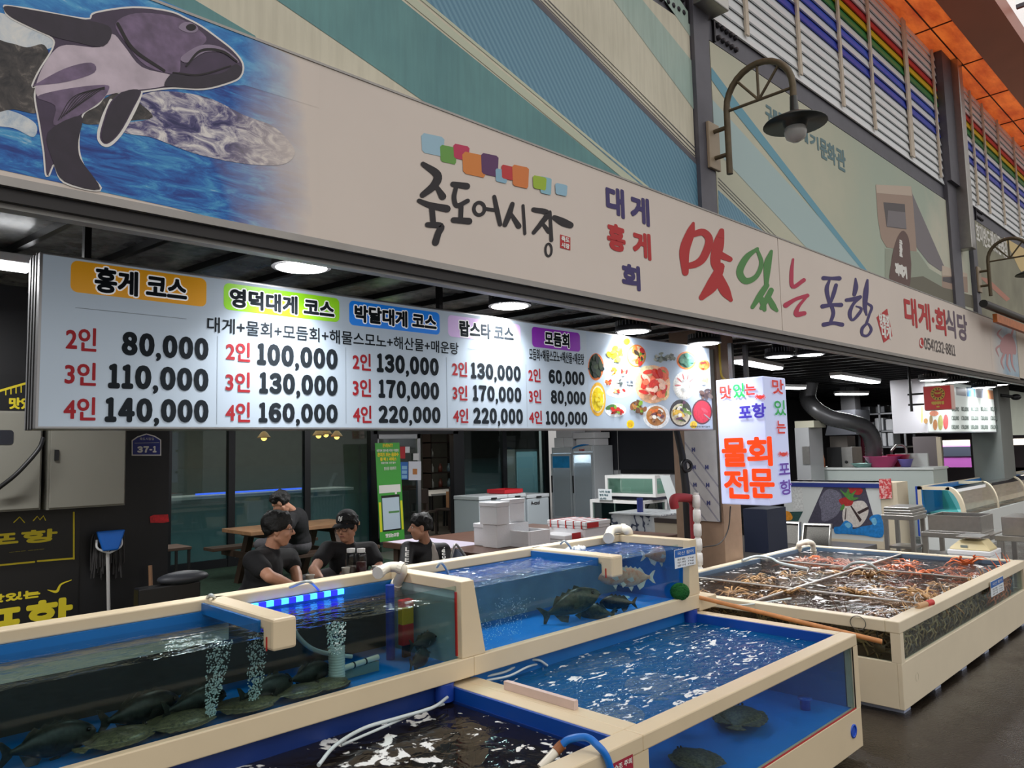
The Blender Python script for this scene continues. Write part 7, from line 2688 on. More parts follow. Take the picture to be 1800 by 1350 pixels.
def hand(mb, wrist, d, n, side, k=1.0, curl=.5):
    """palm with four bent fingers of unequal length and a thumb leaving its side; d points along the hand, n out of its back"""
    w_ = V(wrist)
    d = V(d).normalized()
    n = (V(n) - d * V(n).dot(d)).normalized()
    s = d.cross(n) * side
    for i in range(4):
        o = (i - 1.5) * .019
        mb.capsule(w_ + d * .012 + s * o * .55, w_ + d * .085 + s * o, .013 * k, .0115 * k, 8)
        L = (.038, .044, .041, .031)[i]
        p0_ = w_ + d * .086 + s * o
        d1 = (d * math.cos(curl * .6) - n * math.sin(curl * .6))
        d2 = (d * math.cos(curl * 1.5) - n * math.sin(curl * 1.5))
        p1_ = p0_ + d1 * L
        p2_ = p1_ + d2 * L * .75
        mb.capsule(p0_, p1_, .0095 * k, .0088 * k, 8)
        mb.capsule(p1_, p2_, .0088 * k, .0075 * k, 8)
    q0 = w_ + d * .03 - s * .026
    q1 = q0 + (d * .7 - s * .7 - n * .2).normalized() * .035
    q2 = q1 + (d * .95 - s * .1 - n * .3).normalized() * .03
    mb.capsule(q0, q1, .013 * k, .0105 * k, 8)
    mb.capsule(q1, q2, .0105 * k, .0085 * k, 8)


def person(label, J, face, hair, sleeve=.55, k=1.0, shirt=TEE, pants=GREYT, shorts=None, torso_up=None, group=None, belly=1.0, cap=False, tilt=V((0, 0, 1))):
    """J: joints in the place: pelvis chest neck head sl sr el er wl wr kl kr al ar"""
    t_ = thing('person', label, 'person', (J['pelvis'].x, J['pelvis'].y, FLZ), group)
    Rh = frame(face, tilt)
    pel, che, nec, hd = J['pelvis'], J['chest'], J['neck'], J['head']
    across = (J['sr'] - J['sl']).normalized()
    fwd = V((0, 0, 1)).cross(across)
    if fwd.dot(J['kl'] + J['kr'] - 2 * pel) < 0:
        fwd = -fwd
    Rt = frame(fwd)
    mid = pel.lerp(che, .5)

    def torso(mb, g):
        mb.ball(pel + V((0, 0, .02)), (.125 * k + g, .165 * k + g, .13 * k + g), 10, Rt)
        mb.ball(mid + fwd * .02, (.118 * k * belly + g, .150 * k * belly + g, .15 * k + g), 10, Rt)
        mb.ball(che, (.115 * k + g, .165 * k + g, .155 * k + g), 10, Rt)
        mb.capsule(pel, che, .11 * k + g, .115 * k + g, 12)
        top = che.lerp(nec, .45)
        for s in ('sl', 'sr'):
            mb.capsule(top, J[s], .075 * k + g, .062 * k + g, 10)
            mb.ball(J[s], .064 * k + g, 8)
        mb.capsule(che, che.lerp(nec, .8), .095 * k + g, .062 * k + g, 10)

    def skin_fill(mb):
        torso(mb, -.014)
        mb.capsule(nec - (hd - nec) * .3, hd + Rh @ V((-.015, 0, -.05)), .056 * k, .052 * k, 10)
        head_shapes(mb, hd, Rh, k)
        for a in ('l', 'r'):
            sh, e_, wr = J['s' + a], J['e' + a], J['w' + a]
            mb.capsule(sh, e_, .050 * k, .041 * k, 10)
            mb.capsule(e_, e_.lerp(wr, .35), .042 * k, .042 * k, 10)
            mb.capsule(e_.lerp(wr, .3), wr, .042 * k, .027 * k, 10)
            dd = J.get('h' + a, (wr - e_).normalized())
            hand(mb, wr, dd, V((0, 0, 1)) if abs(dd.z) < .8 else fwd, 1 if a == 'l' else -1, k)
            mb.capsule(pel + (J['k' + a] - pel) * .1, J['k' + a], .07 * k, .052 * k, 10)
            mb.capsule(J['k' + a], J['a' + a], .05 * k, .036 * k, 10)
            mb.capsule(J['a' + a], J['a' + a] + fwd * .16 - V((0, 0, .045)), .035 * k, .03 * k, 8)
    solid('body', SKIN, skin_fill, t_, .0065, 3)

    def shirt_fill(mb):
        torso(mb, .012)
        if sleeve > 1:
            mb.capsule(che.lerp(nec, .75), nec + (nec - che).normalized() * .0, .075 * k, .067 * k, 12)
        for a in ('l', 'r'):
            sh, e_, wr = J['s' + a], J['e' + a], J['w' + a]
            if sleeve <= 1:
                mb.capsule(sh, sh.lerp(e_, sleeve), .072 * k, .068 * k, 12)
            else:
                mb.capsule(sh, e_, .07 * k, .058 * k, 12)
                mb.capsule(e_, e_.lerp(wr, .92), .058 * k, .045 * k, 12)
    sh_ = solid('shirt', shirt, shirt_fill, t_, .011, 4)

    def pants_fill(mb):
        mb.ball(pel - V((0, 0, .03)), (.14 * k, .18 * k, .12 * k), 10, Rt)
        for a in ('l', 'r'):
            hip = pel + across * (.085 if a == 'r' else -.085) - V((0, 0, .04))
            mb.capsule(hip, J['k' + a], .092 * k, .070 * k, 12)
            if not shorts:
                mb.capsule(J['k' + a], J['k' + a].lerp(J['a' + a], .93), .068 * k, .055 * k, 12)
    solid('shorts' if shorts else 'trousers', pants, pants_fill, t_, .012, 4)
    for a in ('l', 'r'):
        mb = MB()
        A = J['a' + a]
        mb.capsule(A - V((0, 0, .05)) - fwd * .02, A - V((0, 0, .062)) + fwd * .17, .042, .038, 10)
        mb.build('shoe', BLACK, t_)
    face_parts(t_, hd, Rh, k)
    if hair:
        hair_cap(t_, hd, Rh, k, **hair)
    return t_, Rh, sh_, fwd


def glasses(t_, c, R_, k=1.0):
    def at(x, y, z):
        return V(c) + R_ @ (V((x, y, z)) * k)
    mb = MB()
    for s in (-1, 1):
        mb.tube([at(.1, s * (.032 + .026 * math.cos(a)), .002 + .02 * math.sin(a)) for a in [2 * pi * q / 16 for q in range(16)]], .0022, 6, closed=True)
        mb.tube([at(.1, s * .058, .008), at(.05, s * .078, .008), at(-.015, s * .084, .004)], .002, 6)
    mb.tube([at(.1, -.006, .006), at(.104, 0, .008), at(.1, .006, .006)], .002, 6)
    mb.build('glasses', BLACK, t_)


def stool_under(p, label):
    q = thing('stool', label, 'stool', (p.x, p.y, FLZ), 'stools under the seated men')
    zt = p.z - .185
    MB().lathe([(0, 0), (.17, 0), (.17, -.03), (0, -.03)], (p.x, p.y, zt), 20).build('seat', mat('stool_plastic', (60, 62, 70), .5), q)
    for a in range(4):
        d = V((math.cos(a * pi / 2 + .78), math.sin(a * pi / 2 + .78), 0))
        MB().tube([V((p.x, p.y, zt - .03)) + d * .12, V((p.x, p.y, FLZ)) + d * .16], .014, 6).build('leg', BLACK, q)


# man with glasses, left, turned to the right
Yb_ = 5.2
P = dict(pelvis=onY(447, 1062, 5.3), chest=onY(464, 1000, 5.26), neck=onY(478, 964, 5.22), head=onY(489, 930, 5.18),
         sl=onY(508, 980, 5.46), sr=onY(446, 986, 5.02), el=onY(520, 1005, 5.32), er=onY(474, 1014, 4.80), wl=onY(526, 1033, 5.14), wr=onY(518, 1031, 4.92))
P['pelvis'].z = max(P['pelvis'].z, .70)
f_ = (rt * .95 + fw * .3)
f_.z = 0
f_.normalize()
for a, off in (('l', .12), ('r', -.12)):
    sd = V((-f_.y, f_.x, 0))
    P['k' + a] = P['pelvis'] + f_ * .42 + sd * off + V((0, 0, -.02))
    P['a' + a] = V((P['k' + a].x + f_.x * .02, P['k' + a].y, FLZ + .09))
t_, Rh, sh_, _f = person('man in a black tee shirt and thin glasses, seen in profile turned right', P, f_ + V((0, 0, -.08)), dict(front=.05, side=.0, puff=1.04, nape=-.07), k=1.0)
glasses(t_, P['head'], Rh)
stool_under(P['pelvis'], 'dark stool under the man with thin glasses')

# man with the cap, facing out
P = dict(pelvis=onY(612, 1040, 6.05), chest=onY(612, 985, 5.98), neck=onY(611, 955, 5.95), head=onY(609, 926, 5.9),
         sl=onY(576, 966, 5.95), sr=onY(650, 966, 5.95), el=onY(551, 1002, 5.72), er=onY(669, 1001, 5.78), wl=onY(566, 1022, 5.55), wr=onY(642, 1013, 5.55))
P['pelvis'].z = max(P['pelvis'].z, .70)
f_ = -fw * .95 - rt * .25
f_.z = 0
f_.normalize()
sd = V((-rt.x, -rt.y, 0)).normalized()
for a, off in (('l', .16), ('r', -.16)):
    P['k' + a] = P['pelvis'] + f_ * .42 + sd * off + V((0, 0, -.03))
    P['a' + a] = V((P['k' + a].x, P['k' + a].y, FLZ + .09))
t_, Rh, sh_, _f = person('man in a black cap with white letters, glasses and black tee shirt', P, f_ + V((0, 0, -.12)), dict(front=.07, side=-.02, puff=.98, nape=-.05), k=1.04, belly=1.12)
glasses(t_, P['head'], Rh, 1.04)
hc = P['head']


def hat(x, y, z):
    return hc + Rh @ (V((x, y, z)) * 1.04)


def cap_fill(mb):
    mb.ball(hat(-.014, 0, .066), (.108, .092, .088), 14, Rh)
    mb.ball(hat(-.018, 0, .052), (.112, .095, .042), 14, Rh)


cp = solid('cap', mat('cap_black', (22, 22, 26), .8), cap_fill, t_, .008, 2)
mb = MB()
n = 14
vs = []
for l_, rr_ in ((0, .085), (1, .175)):
    for i in range(n):
        a = -1.15 + 2.3 * i / (n - 1)
        vs.append(hat(rr_ * math.cos(a) * (1 if l_ == 0 else .98), .088 * math.sin(a) / math.sin(1.15), .045 - (.014 if l_ else 0) - .02 * abs(math.sin(a))))
mb.add(vs + [p + V((0, 0, .006)) for p in vs], [(i, i + 1, n + i + 1, n + i) for i in range(n - 1)] + [(2 * n + n + i, 2 * n + n + i + 1, 2 * n + i + 1, 2 * n + i) for i in range(n - 1)] + [(n + i, n + i + 1, 3 * n + i + 1, 3 * n + i) for i in range(n - 1)], True)
hang(mb.build('cap_brim', mat('cap_black', (22, 22, 26), .8)), cp)
# white interlocked letters on the cap front
up_ = (Rh @ V((-.42, 0, 1))).normalized()
sd_ = (Rh @ V((0, 1, 0))).normalized()
PC = Pl(hat(.098, 0, .088), sd_, up_)
mb = MB()
PC.text(mb, 'N', (-.019, -.017, .017, .02), .0022, .004)
PC.text(mb, 'Y', (-.015, -.024, .021, .024), .0022, .005)
hang(mb.build('cap_emblem', WHITEI), cp)
stool_under(P['pelvis'], 'dark stool under the man in the cap')

# man in the track jacket, right
P = dict(pelvis=onY(754, 1040, 5.82), chest=onY(751, 982, 5.75), neck=onY(747, 954, 5.72), head=onY(739, 926, 5.68),
         sl=onY(717, 965, 5.72), sr=onY(779, 967, 5.74), el=onY(710, 1005, 5.52), er=onY(789, 1006, 5.58), wl=onY(728, 1028, 5.35), wr=onY(768, 1028, 5.38))
P['pelvis'].z = max(P['pelvis'].z, .68)
f_ = -fw * .9 - rt * .4
f_.z = 0
f_.normalize()
for a, off in (('l', .14), ('r', -.14)):
    P['k' + a] = P['pelvis'] + f_ * .42 + sd * off + V((0, 0, -.03))
    P['a' + a] = V((P['k' + a].x, P['k' + a].y, FLZ + .09))
fh = -rt * .96 - fw * .2
fh.z = -.05
JK = mat('jacket_black', (26, 26, 30), .6, nz=.1, ns=20)
t_, Rh, sh_, _f = person('man in a black track jacket with white sleeve letters, looking left', P, fh, dict(front=.05, side=.015, puff=.97, nape=-.02), k=.97, sleeve=2, shirt=JK)
# undershirt panel at the open front
ch = P['chest']
ff = _f


def under(mb):
    mb.ball(ch + ff * .045 - V((0, 0, .05)), (.1, .075, .19), 10, frame(ff))
    mb.ball(ch + ff * .03 + V((0, 0, .1)), (.07, .06, .06), 8, frame(ff))


solid('undershirt', mat('undershirt_grey', (176, 168, 160), .8), under, t_, .01, 3)


def sleeve_text(txt, a, b, w_, flip):
    """letters down the arm on the side that faces the road"""
    a, b = V(a), V(b)
    for i, chh in enumerate(txt):
        q = (i + .5) / len(txt)
        c = a.lerp(b, q)
        nrm = (EYE - c).normalized()
        dn = (b - a).normalized()
        nrm = (nrm - dn * nrm.dot(dn)).normalized()
        c = c + nrm * .0705
        u_ = -dn.cross(nrm)
        u_ = u_ if u_.dot(rt) > 0 else -u_
        vv = nrm.cross(u_)
        Pq = Pl(c, u_, vv)
        mb = MB()
        h = (b - a).length / len(txt) * .4
        Pq.text(mb, chh, (-w_, -h, w_, h), .003, .004)
        o = mb.build('sleeve_lettering', WHITEI)
        hang(o, sh_)


sleeve_text('LEEQ', P['sl'].lerp(P['el'], .2), P['el'].lerp(P['wl'], .25), .018, False)
sleeve_text('SECURIT', P['sr'].lerp(P['er'], .05), P['er'].lerp(P['wr'], .3), .016, True)
stool_under(P['pelvis'], 'dark stool under the man in the track jacket')

# man bent over at the picnic table
P = dict(pelvis=onY(526, 954, 8.22), chest=onY(522, 918, 8.14), neck=onY(510, 896, 8.05), head=onY(494, 884, 7.98),
         sl=onY(512, 912, 7.86), sr=onY(524, 905, 8.3), el=onY(505, 932, 7.72), er=onY(505, 932, 8.1), wl=onY(487, 944, 7.7), wr=onY(486, 944, 7.86))
P['pelvis'].z = .73
f_ = -rt * 1.0 + fw * .05
f_.z = 0
f_.normalize()
sdv = V((-f_.y, f_.x, 0))
for a, off in (('l', .12), ('r', -.12)):
    P['k' + a] = P['pelvis'] + f_ * .42 + sdv * off + V((0, 0, .0))
    P['a' + a] = V((P['k' + a].x + .0, P['k' + a].y, FLZ + .09))
t_, Rh, sh_, _f = person('man with bowed head and grey shorts sitting sideways at the picnic table', P, f_ + V((0, 0, -.75)), dict(front=.082, side=.035, puff=1.0, nape=-.03), k=1.04, shorts=True)

# low table of the three men, bottles and cups
TZ = .78
t_ = thing('patio_table', 'dark patio table between the three seated men', 'table', (3.35, 5.25, FLZ))
MB().box((2.98, 4.95, TZ - .03), (4.1, 5.48, TZ)).build('table_top', mat('dark_table', (48, 46, 50), .35), t_, bevel=.006)
for x in (3.05, 4.03):
    for y in (5.0, 5.42):
        MB().box((x - .02, y - .02, FLZ), (x + .02, y + .02, TZ - .03)).build('leg', BLACK, t_)
PETM = pane_mat('clear_bottle', (206, 210, 210), .07)
for px, col, q, s in ((617, (150, 130, 120), .34, 'clear plastic bottle with a little pale drink, left of the pair'), (635, (96, 30, 44), .5, 'clear plastic bottle of dark red drink, right of the pair')):
    b0 = onZ(px, 1011, TZ)
    top = onY(px, 964, b0.y).z
    h = top - TZ
    r_ = .042
    t_ = thing('drink_bottle', s, 'bottle', b0, 'drink bottles of the seated men')
    MB().lathe([(0, .001), (r_ * .95, .001), (r_, .01), (r_, h * .72), (r_ * .86, h * .84), (r_ * .74, h * .86)], b0, 20).build('bottle_body', PETM, t_)
    MB().lathe([(0, .003), (r_ * .93, .003), (r_ * .95, .01), (r_ * .95, h * q), (0, h * q)], b0, 20).build('drink', mat('drink_%d' % col[0], col, .3), t_)
    MB().lathe([(r_ * .78, h * .85), (r_ * .8, h), (0, h)], b0, 20).build('bottle_cap', WHITE, t_)
PAPER = mat('paper_cup_white', (222, 216, 204), .6)
for px, py, tp, s in ((608, 1014, 998, 'paper cup in front of the two bottles'), (536, 1024, 1015, 'paper cup near the hands of the man with thin glasses'), (661, 1006, 996, 'paper cup beside the white pipe elbow')):
    b0 = onZ(px, py, TZ)
    h = max(.05, onY(px, tp, b0.y).z - TZ)
    b0.x, b0.y = min(max(b0.x, 3.03), 4.04), min(max(b0.y, 5.0), 5.43)
    o = MB().lathe([(0, .001), (.026, .001), (.034, h), (.036, h + .003), (.031, h), (.025, .008), (0, .008)], b0, 18).build('paper_cup', PAPER)
    tag(o, s, 'cup', 'paper cups')
# folding chair beside the jacket man
c = onY(812, 975, 5.45)
t_ = thing('folding_chair', 'grey folding chair with steel frame behind the man in the track jacket', 'chair', (c.x, 5.45, FLZ))
mb = MB()
a = [onY(*p) for p in ((790, 996, 5.5), (798, 962, 5.55), (805, 960, 5.55), (828, 992, 5.35))]
mb.tube(spline(a, 5) + [V((a[-1].x + .05, 5.3, FLZ))], .012, 8).tube([a[0], V((a[0].x, 5.5, FLZ))], .012, 8)
mb.build('chair_frame', STEEL, t_)
mb = MB()
q = [onY(*p) for p in ((794, 992, 5.50), (801, 965, 5.54), (807, 965, 5.54), (824, 990, 5.36))]
mb.prism(q, V((.0, .02, .0)))
mb.build('chair_back', mat('chair_slate', (86, 92, 108), .5), t_)
MB().box((c.x - .1, 5.2, FLZ + .42), (c.x + .3, 5.5, FLZ + .45)).build('seat', mat('chair_slate', (86, 92, 108), .5), t_)
# ------------------------------------------------------------------ the shop beyond the pillar
KW = mat('kitchen_white', (214, 218, 216), .4)
# counter with a printed wave picture
CX = 13.0
y0, y1 = onX(1546, 846, CX).y, onX(1376, 848, CX).y
zt = onX(1460, 847, CX).z
PCX = PlX(CX - .002)
t_ = thing('display_counter', 'white counter with printed fish, pineapple and blue wave picture', 'counter', (CX, (y0 + y1) / 2, 0))
MB().box((CX, y0, .0), (CX + .5, y1, zt)).build('counter_body', KW, t_)
MB().box((CX - .003, y0, 0), (CX, y1, onX(1460, 946, CX).z)).build('counter_plinth', CREAM2, t_)
MB().box((CX - .02, y0, zt - .09), (CX + .52, y1, zt - .02)).build('counter_edge', mat('edge_navy', (30, 50, 130), .4), t_)
MB().box((CX - .02, y0, zt - .02), (CX + .52, y1, zt)).build('counter_top', KW, t_)


def k5(pts):
    return [(1300 + p[0] / 6, 780 + p[1] / 6) + tuple(a / 6 for a in p[2:]) for p in pts]


def kpic(col, shapes, l, nm='counter_picture', nz=.3, ns=30, curve=True):
    mb = MB()
    for s in shapes:
        (PCX.curve if curve else PCX.shape)(mb, k5(s), l)
    mb.each(nm, mat('wave_pic_%d_%d_%d' % col, col, .5, nz=nz, ns=ns), t_)


kpic((70, 66, 84), [[(895, 435), (1320, 440), (1410, 760), (1400, 940), (1000, 900), (720, 832)]], .002, curve=False)
kpic((118, 116, 134), [[(930, 480), (1060, 520), (1080, 640), (1020, 760), (880, 820), (860, 700), (840, 600)]], .003, nz=.6, ns=60)
kpic((214, 206, 200), [[(1110, 660), (1290, 600), (1360, 690), (1330, 800), (1240, 880), (1100, 830)]], .004, nz=.2)
kpic((60, 40, 42), [[(1170, 660), (1180, 650), (1290, 800), (1270, 830)], [(1240, 720), (1360, 660), (1365, 690), (1260, 745)], [(1120, 680), (1130, 680), (1120, 800), (1108, 800)]], .005, curve=False)
kpic((176, 40, 40), [[(1050, 590), (1150, 560), (1200, 590), (1180, 650), (1090, 650)], [(1150, 450), (1240, 440), (1300, 490), (1260, 540), (1160, 510)]], .005)
kpic((80, 140, 60), [[(1130, 570), (1060, 480), (1120, 520), (1150, 470), (1170, 530), (1230, 490), (1200, 560), (1260, 570), (1190, 600)], [(1090, 640), (1060, 700), (1100, 690), (1110, 650)]], .006)
kpic((30, 130, 206), [[(1000, 880), (1060, 870), (1120, 810), (1190, 850), (1200, 900), (1300, 870), (1400, 850), (1370, 790), (1420, 750), (1500, 770), (1508, 980), (1300, 965), (1100, 950), (1010, 945)]], .006, nz=.35, ns=20)
kpic((120, 190, 226), [[(1110, 850), (1150, 830), (1180, 860), (1150, 890)], [(1390, 800), (1430, 780), (1450, 830), (1420, 860)]], .007, nz=.2)
kpic((222, 224, 222), [[(555, 430), (655, 430), (680, 700), (560, 700)]], .002, curve=False)
kpic((230, 150, 40), [[(450, 720), (520, 715), (560, 770), (540, 805), (470, 800)]], .004)
kpic((40, 80, 76), [[(350, 720), (670, 715), (620, 815), (370, 815)]], .003, curve=False)
# red and white cloth over its end, cream side panel
t2 = thing('cloth', 'red and white patterned cloth hanging over the end of the printed counter', 'cloth', PCX.p(1558, 860))
m, t, b, out = newmat('red_lace_cloth')
n = noise(t, 26, 3, .6)
t.links.new(ramp(t, [(.48, (206, 60, 66)), (.56, (232, 180, 176))], n.outputs[0]).outputs[0], b.inputs['Base Color'])
mb = MB()
q = [PCX.p(*p, .02) for p in ((1547, 877), (1569, 876), (1567, 841), (1546, 842))]
mb.prism(q, (-.006, 0, 0))
mb.build('cloth_sheet', m, t2)
ya, yb = onX(1578, 880, CX).y, y0 - .002
o = MB().box((CX + .0, ya, 0), (CX + .5, yb, zt)).build('end_cabinet', CREAM2)
tag(o, 'cream end cabinet between the printed counter and the curved tank', 'cabinet')
# steel trays leaning on the counter
for k, (pts, s) in enumerate(((((1353, 998), (1403, 998), (1405, 918), (1361, 916)), 'deep steel tray leaning on the counter front, left of two'), (((1405, 1000), (1455, 998), (1460, 921), (1412, 920)), 'deep steel tray leaning on the counter front, right of two'))):
    X1 = 11.6
    q = [onX(p[0], p[1], X1 + (.25 if i > 1 else 0)) for i, p in enumerate(pts)]
    t_ = thing('steel_tray', s, 'tray', q[0], 'deep steel trays')
    d = V((.06, 0, 0))
    mb = MB()
    mb.prism([p + d for p in q], (.012, 0, 0))
    mb.build('tray_floor', mat('perforated_steel', (104, 102, 98), .4, .8, nz=.3, ns=80), t_)
    mb = MB()
    c = sum(q, V((0, 0, 0))) / 4
    for i in range(4):
        a, b_ = q[i], q[(i + 1) % 4]
        ai, bi = a.lerp(c, .07), b_.lerp(c, .07)
        mb.add([a, b_, bi, ai, a + d, b_ + d, bi + d, ai + d], [(0, 1, 2, 3), (7, 6, 5, 4), (0, 4, 5, 1), (3, 2, 6, 7)])
    mb.build('tray_rim', STEEL, t_)
    zz = min(p.z for p in q)
    if zz > .05:
        o = MB().box((X1 - .05, q[1].y - .05, 0), (X1 + .4, q[0].y + .05, zz)).build('plastic_crate', mat('crate_blue', (24, 50, 110), .5), None)
        tag(o, 'dark crate under the ' + ('left' if k == 0 else 'right') + ' leaning steel tray', 'crate', None)
c = onX(1330, 940, 10.5)
y2, y3 = onX(1350, 940, 10.5).y, onX(1308, 940, 10.5).y
o = MB().box((10.5, y2, .15), (11.1, y3, onX(1330, 895, 10.5).z)).build('water_bin', mat('bin_navy', (16, 26, 50), .5))
tag(o, 'dark blue bin in the shade right of the pillar', 'bin')
# steel stand with trays, benches with sinks
def steel_table(label, X, lf, rt_, top, depth, th=.06, legs=True, z0=0.0):
    ya, yb = onX(rt_, top, X).y, onX(lf, top, X).y
    z = onX((lf + rt_) / 2, top, X).z
    t_ = thing('steel_table', label, 'table', (X, ya, z0))
    MB().box((X, ya, z - th), (X + depth, yb, z)).build('table_top', STEEL, t_, bevel=.004)
    for x in (X + .04, X + depth - .04):
        for y in (ya + .04, yb - .04):
            MB().box((x - .025, y - .025, z0), (x + .025, y + .025, z - th)).build('leg', STEEL, t_)
    MB().box((X + .05, ya + .05, .3), (X + depth - .05, yb - .05, .33)).build('shelf', STEEL, t_)
    return t_, ya, yb, z


_, ya, yb, z = steel_table('steel stand carrying flat trays in front of the cream cabinet', 10.9, 1549, 1606, 906, .5)
for k in range(3):
    o = MB().box((10.92, ya + .02 + .02 * k, z + .001 + .036 * k), (11.5, yb - .03, z + .034 + .036 * k)).build('flat_tray', STEEL, bevel=.006)
    tag(o, 'flat steel tray on the steel stand, ' + ('lowest', 'middle', 'topmost')[k] + ' of three', 'tray', 'flat trays on the steel stand')
_, ya, yb, z = steel_table('low steel bench under the long steel basin', 10.2, 1618, 1740, 938, .7)
Yq = onX(1728, 940, 10.2).y
t_ = thing('steel_basin', 'long deep steel basin on the low bench', 'basin', (10.3, ya, z))
zb = onX(1680, 907, 10.25).z
ya2, yb2 = ya + .1, onX(1631, 920, 10.25).y
mb = MB()
mb.box((10.25, ya2, z + .001), (10.8, yb2, z + .02)).box((10.25, ya2, z + .02), (10.27, yb2, zb)).box((10.78, ya2, z + .02), (10.8, yb2, zb)).box((10.27, ya2, z + .02), (10.78, ya2 + .02, zb)).box((10.27, yb2 - .02, z + .02), (10.78, yb2, zb))
mb.build('basin_body', STEEL, t_, bevel=.004)
MB().box((10.23, ya2 - .01, zb - .012), (10.25, yb2 + .01, zb)).build('basin_rim', STEEL, t_)
_, ya, yb, z = steel_table('steel bench at the right edge of the picture', 9.9, 1748, 1860, 944, .7)
zb = onX(1780, 909, 9.95).z
t_ = thing('steel_basin', 'steel basin on the bench at the right edge of the picture', 'basin', (10, ya, z))
MB().box((9.95, ya + .05, z + .001), (10.5, onX(1760, 920, 9.95).y, zb)).build('basin_body', STEEL, t_, bevel=.006)
# scale on a white box
Xs = 9.2
y0, y1, zt = onX(1740, 968, Xs).y, onX(1666, 968, Xs).y, onX(1700, 968, Xs).z
t_ = thing('foam_box', 'white box carrying the scale behind the crab tank', 'box', (Xs, (y0 + y1) / 2, 0))
MB().box((Xs, y0, 0), (Xs + .42, y1, zt - .05)).build('box_body', FOAM, t_, bevel=.006)
MB().box((Xs - .005, y0 - .005, zt - .05), (Xs + .425, y1 + .005, zt)).build('lid', FOAM, t_, bevel=.008)
t_ = thing('weighing_scale', 'cream weighing scale with steel plate on the white box', 'scale', (Xs + .2, (y0 + y1) / 2, zt))
ym = (y0 + y1) / 2
W = (y1 - y0) * .48
SC = mat('scale_cream', (214, 198, 150), .4)
mb = MB()
mb.prism([(Xs + .04, ym - W, zt), (Xs + .04, ym + W, zt), (Xs + .04, ym + W, zt + .02), (Xs + .1, ym + W * .55, zt + .1), (Xs + .1, ym - W * .55, zt + .1), (Xs + .04, ym - W, zt + .02)], (.28, 0, 0))
mb.build('scale_body', SC, t_, bevel=.008)
MB().box((Xs + .14, ym - .06, zt + .1), (Xs + .26, ym + .06, zt + .125)).build('plate_post', SC, t_)
MB().box((Xs + .03, ym - W * .62, zt + .125), (Xs + .37, ym + W * .62, zt + .145)).build('weighing_plate', STEEL, t_, bevel=.005)
MB().box((Xs + .045, ym + W * .1, zt + .025), (Xs + .05, ym + W * .45, zt + .05)).build('display', mat('display_grey', (130, 140, 136), .3), t_)
# curved display tank along the road
CYB, CYF, CXa, CXb = 4.27, 3.6, 13.36, 20.5
zlo, zhi = .56, 1.0
t_ = thing('curved_tank', 'long display tank with curved front glass beyond the steel basins', 'fish tank', (15, 3.9, 0))
prof = [(CYF + .22, zhi - .0)] + [(CYF + .22 - .22 * math.sin(a), zlo + (zhi - zlo) * math.cos(a)) for a in [pi / 2 * k / 8 for k in range(9)]]
MB().box((CXa, CYF, 0), (CXb, CYB, zlo - .02)).build('base_cabinet', KW, t_)
for x in (CXa, 15.3, 17.4, 19.4):
    mb = MB()
    o_ = [(y, z) for y, z in prof] + [(CYF + .0, zlo - .02)]
    i_ = [(y + .05, z - .04) for y, z in prof] + [(CYF + .05, zlo - .02)]
    for i in range(len(o_) - 1):
        a, b_, c_, d_ = o_[i], o_[i + 1], i_[i + 1], i_[i]
        mb.add([(x, *a), (x, *b_), (x, *c_), (x, *d_), (x + .07, *a), (x + .07, *b_), (x + .07, *c_), (x + .07, *d_)], [(0, 1, 2, 3), (7, 6, 5, 4), (0, 4, 5, 1), (3, 2, 6, 7)])
    mb.box((x, CYF + .2, zhi - .05), (x + .07, CYB, zhi))
    mb.build('tank_rib', CREAM2, t_)
MB().box((CXa, CYB - .06, zlo - .02), (CXb, CYB, zhi)).build('tank_back', CREAM2, t_)
MB().box((CXa, CYB - .075, zlo), (CXb, CYB - .061, zhi - .01)).build('lining', BLUEL, t_)
MB().box((CXa + .0, CYB, .2), (CXa + .05, CYB + .03, zhi)).build('corner_strip', mat('strip_blue', (30, 70, 170), .4), t_)
mb = MB()
for i in range(len(prof) - 1):
    (y_a, z_a), (y_b, z_b) = prof[i], prof[i + 1]
    mb.add([(CXa + .03, y_a + .01, z_a - .01), (CXb, y_a + .01, z_a - .01), (CXb, y_b + .01, z_b - .01), (CXa + .03, y_b + .01, z_b - .01)], [(0, 3, 2, 1)], True)
mb.build('curved_glass', pane_mat('curved_glass', (236, 242, 240), .4), t_)
MB().add([(CXa + .03, CYB - .08, zlo), (CXa + .03, CYF + .08, zlo), (CXa + .03, CYF + .24, zhi - .06), (CXa + .03, CYB - .08, zhi - .06)], [(0, 1, 2, 3)]).build('end_glass', pane_mat('aqua_glass', (150, 206, 202), .08), t_)
MB().box((CXa + .2, CYF + .1, zlo), (CXb, CYB - .1, zlo + .02)).build('tank_floor', mat('aqua_floor', (120, 180, 180), .4), t_)
MB().box((CXa + .9, CYF + .25, zlo + .02), (CXa + .92, CYB - .1, zhi - .08)).build('tank_partition', mat('aqua_part', (96, 160, 160), .3), t_)
# kitchen: worktop, sink, bowls, shelves
t_ = thing('kitchen_counter', 'white kitchen worktop behind the printed counter', 'counter', (15, 6, 0))
kx = 15.0
ya, yb = onX(1640, 826, kx).y, onX(1412, 822, kx).y
kz = onX(1500, 822, kx).z
MB().box((kx, ya, 0), (kx + .8, yb, kz - .04)).build('counter_body', mat('counter_pale_green', (184, 194, 190), .4), t_)
MB().box((kx - .03, ya - .02, kz - .04), (kx + .83, yb + .02, kz)).build('counter_top', KW, t_)


def onk(px, dx=.25):
    p = onX(px, 815, kx + dx)
    return V((p.x, p.y, kz))


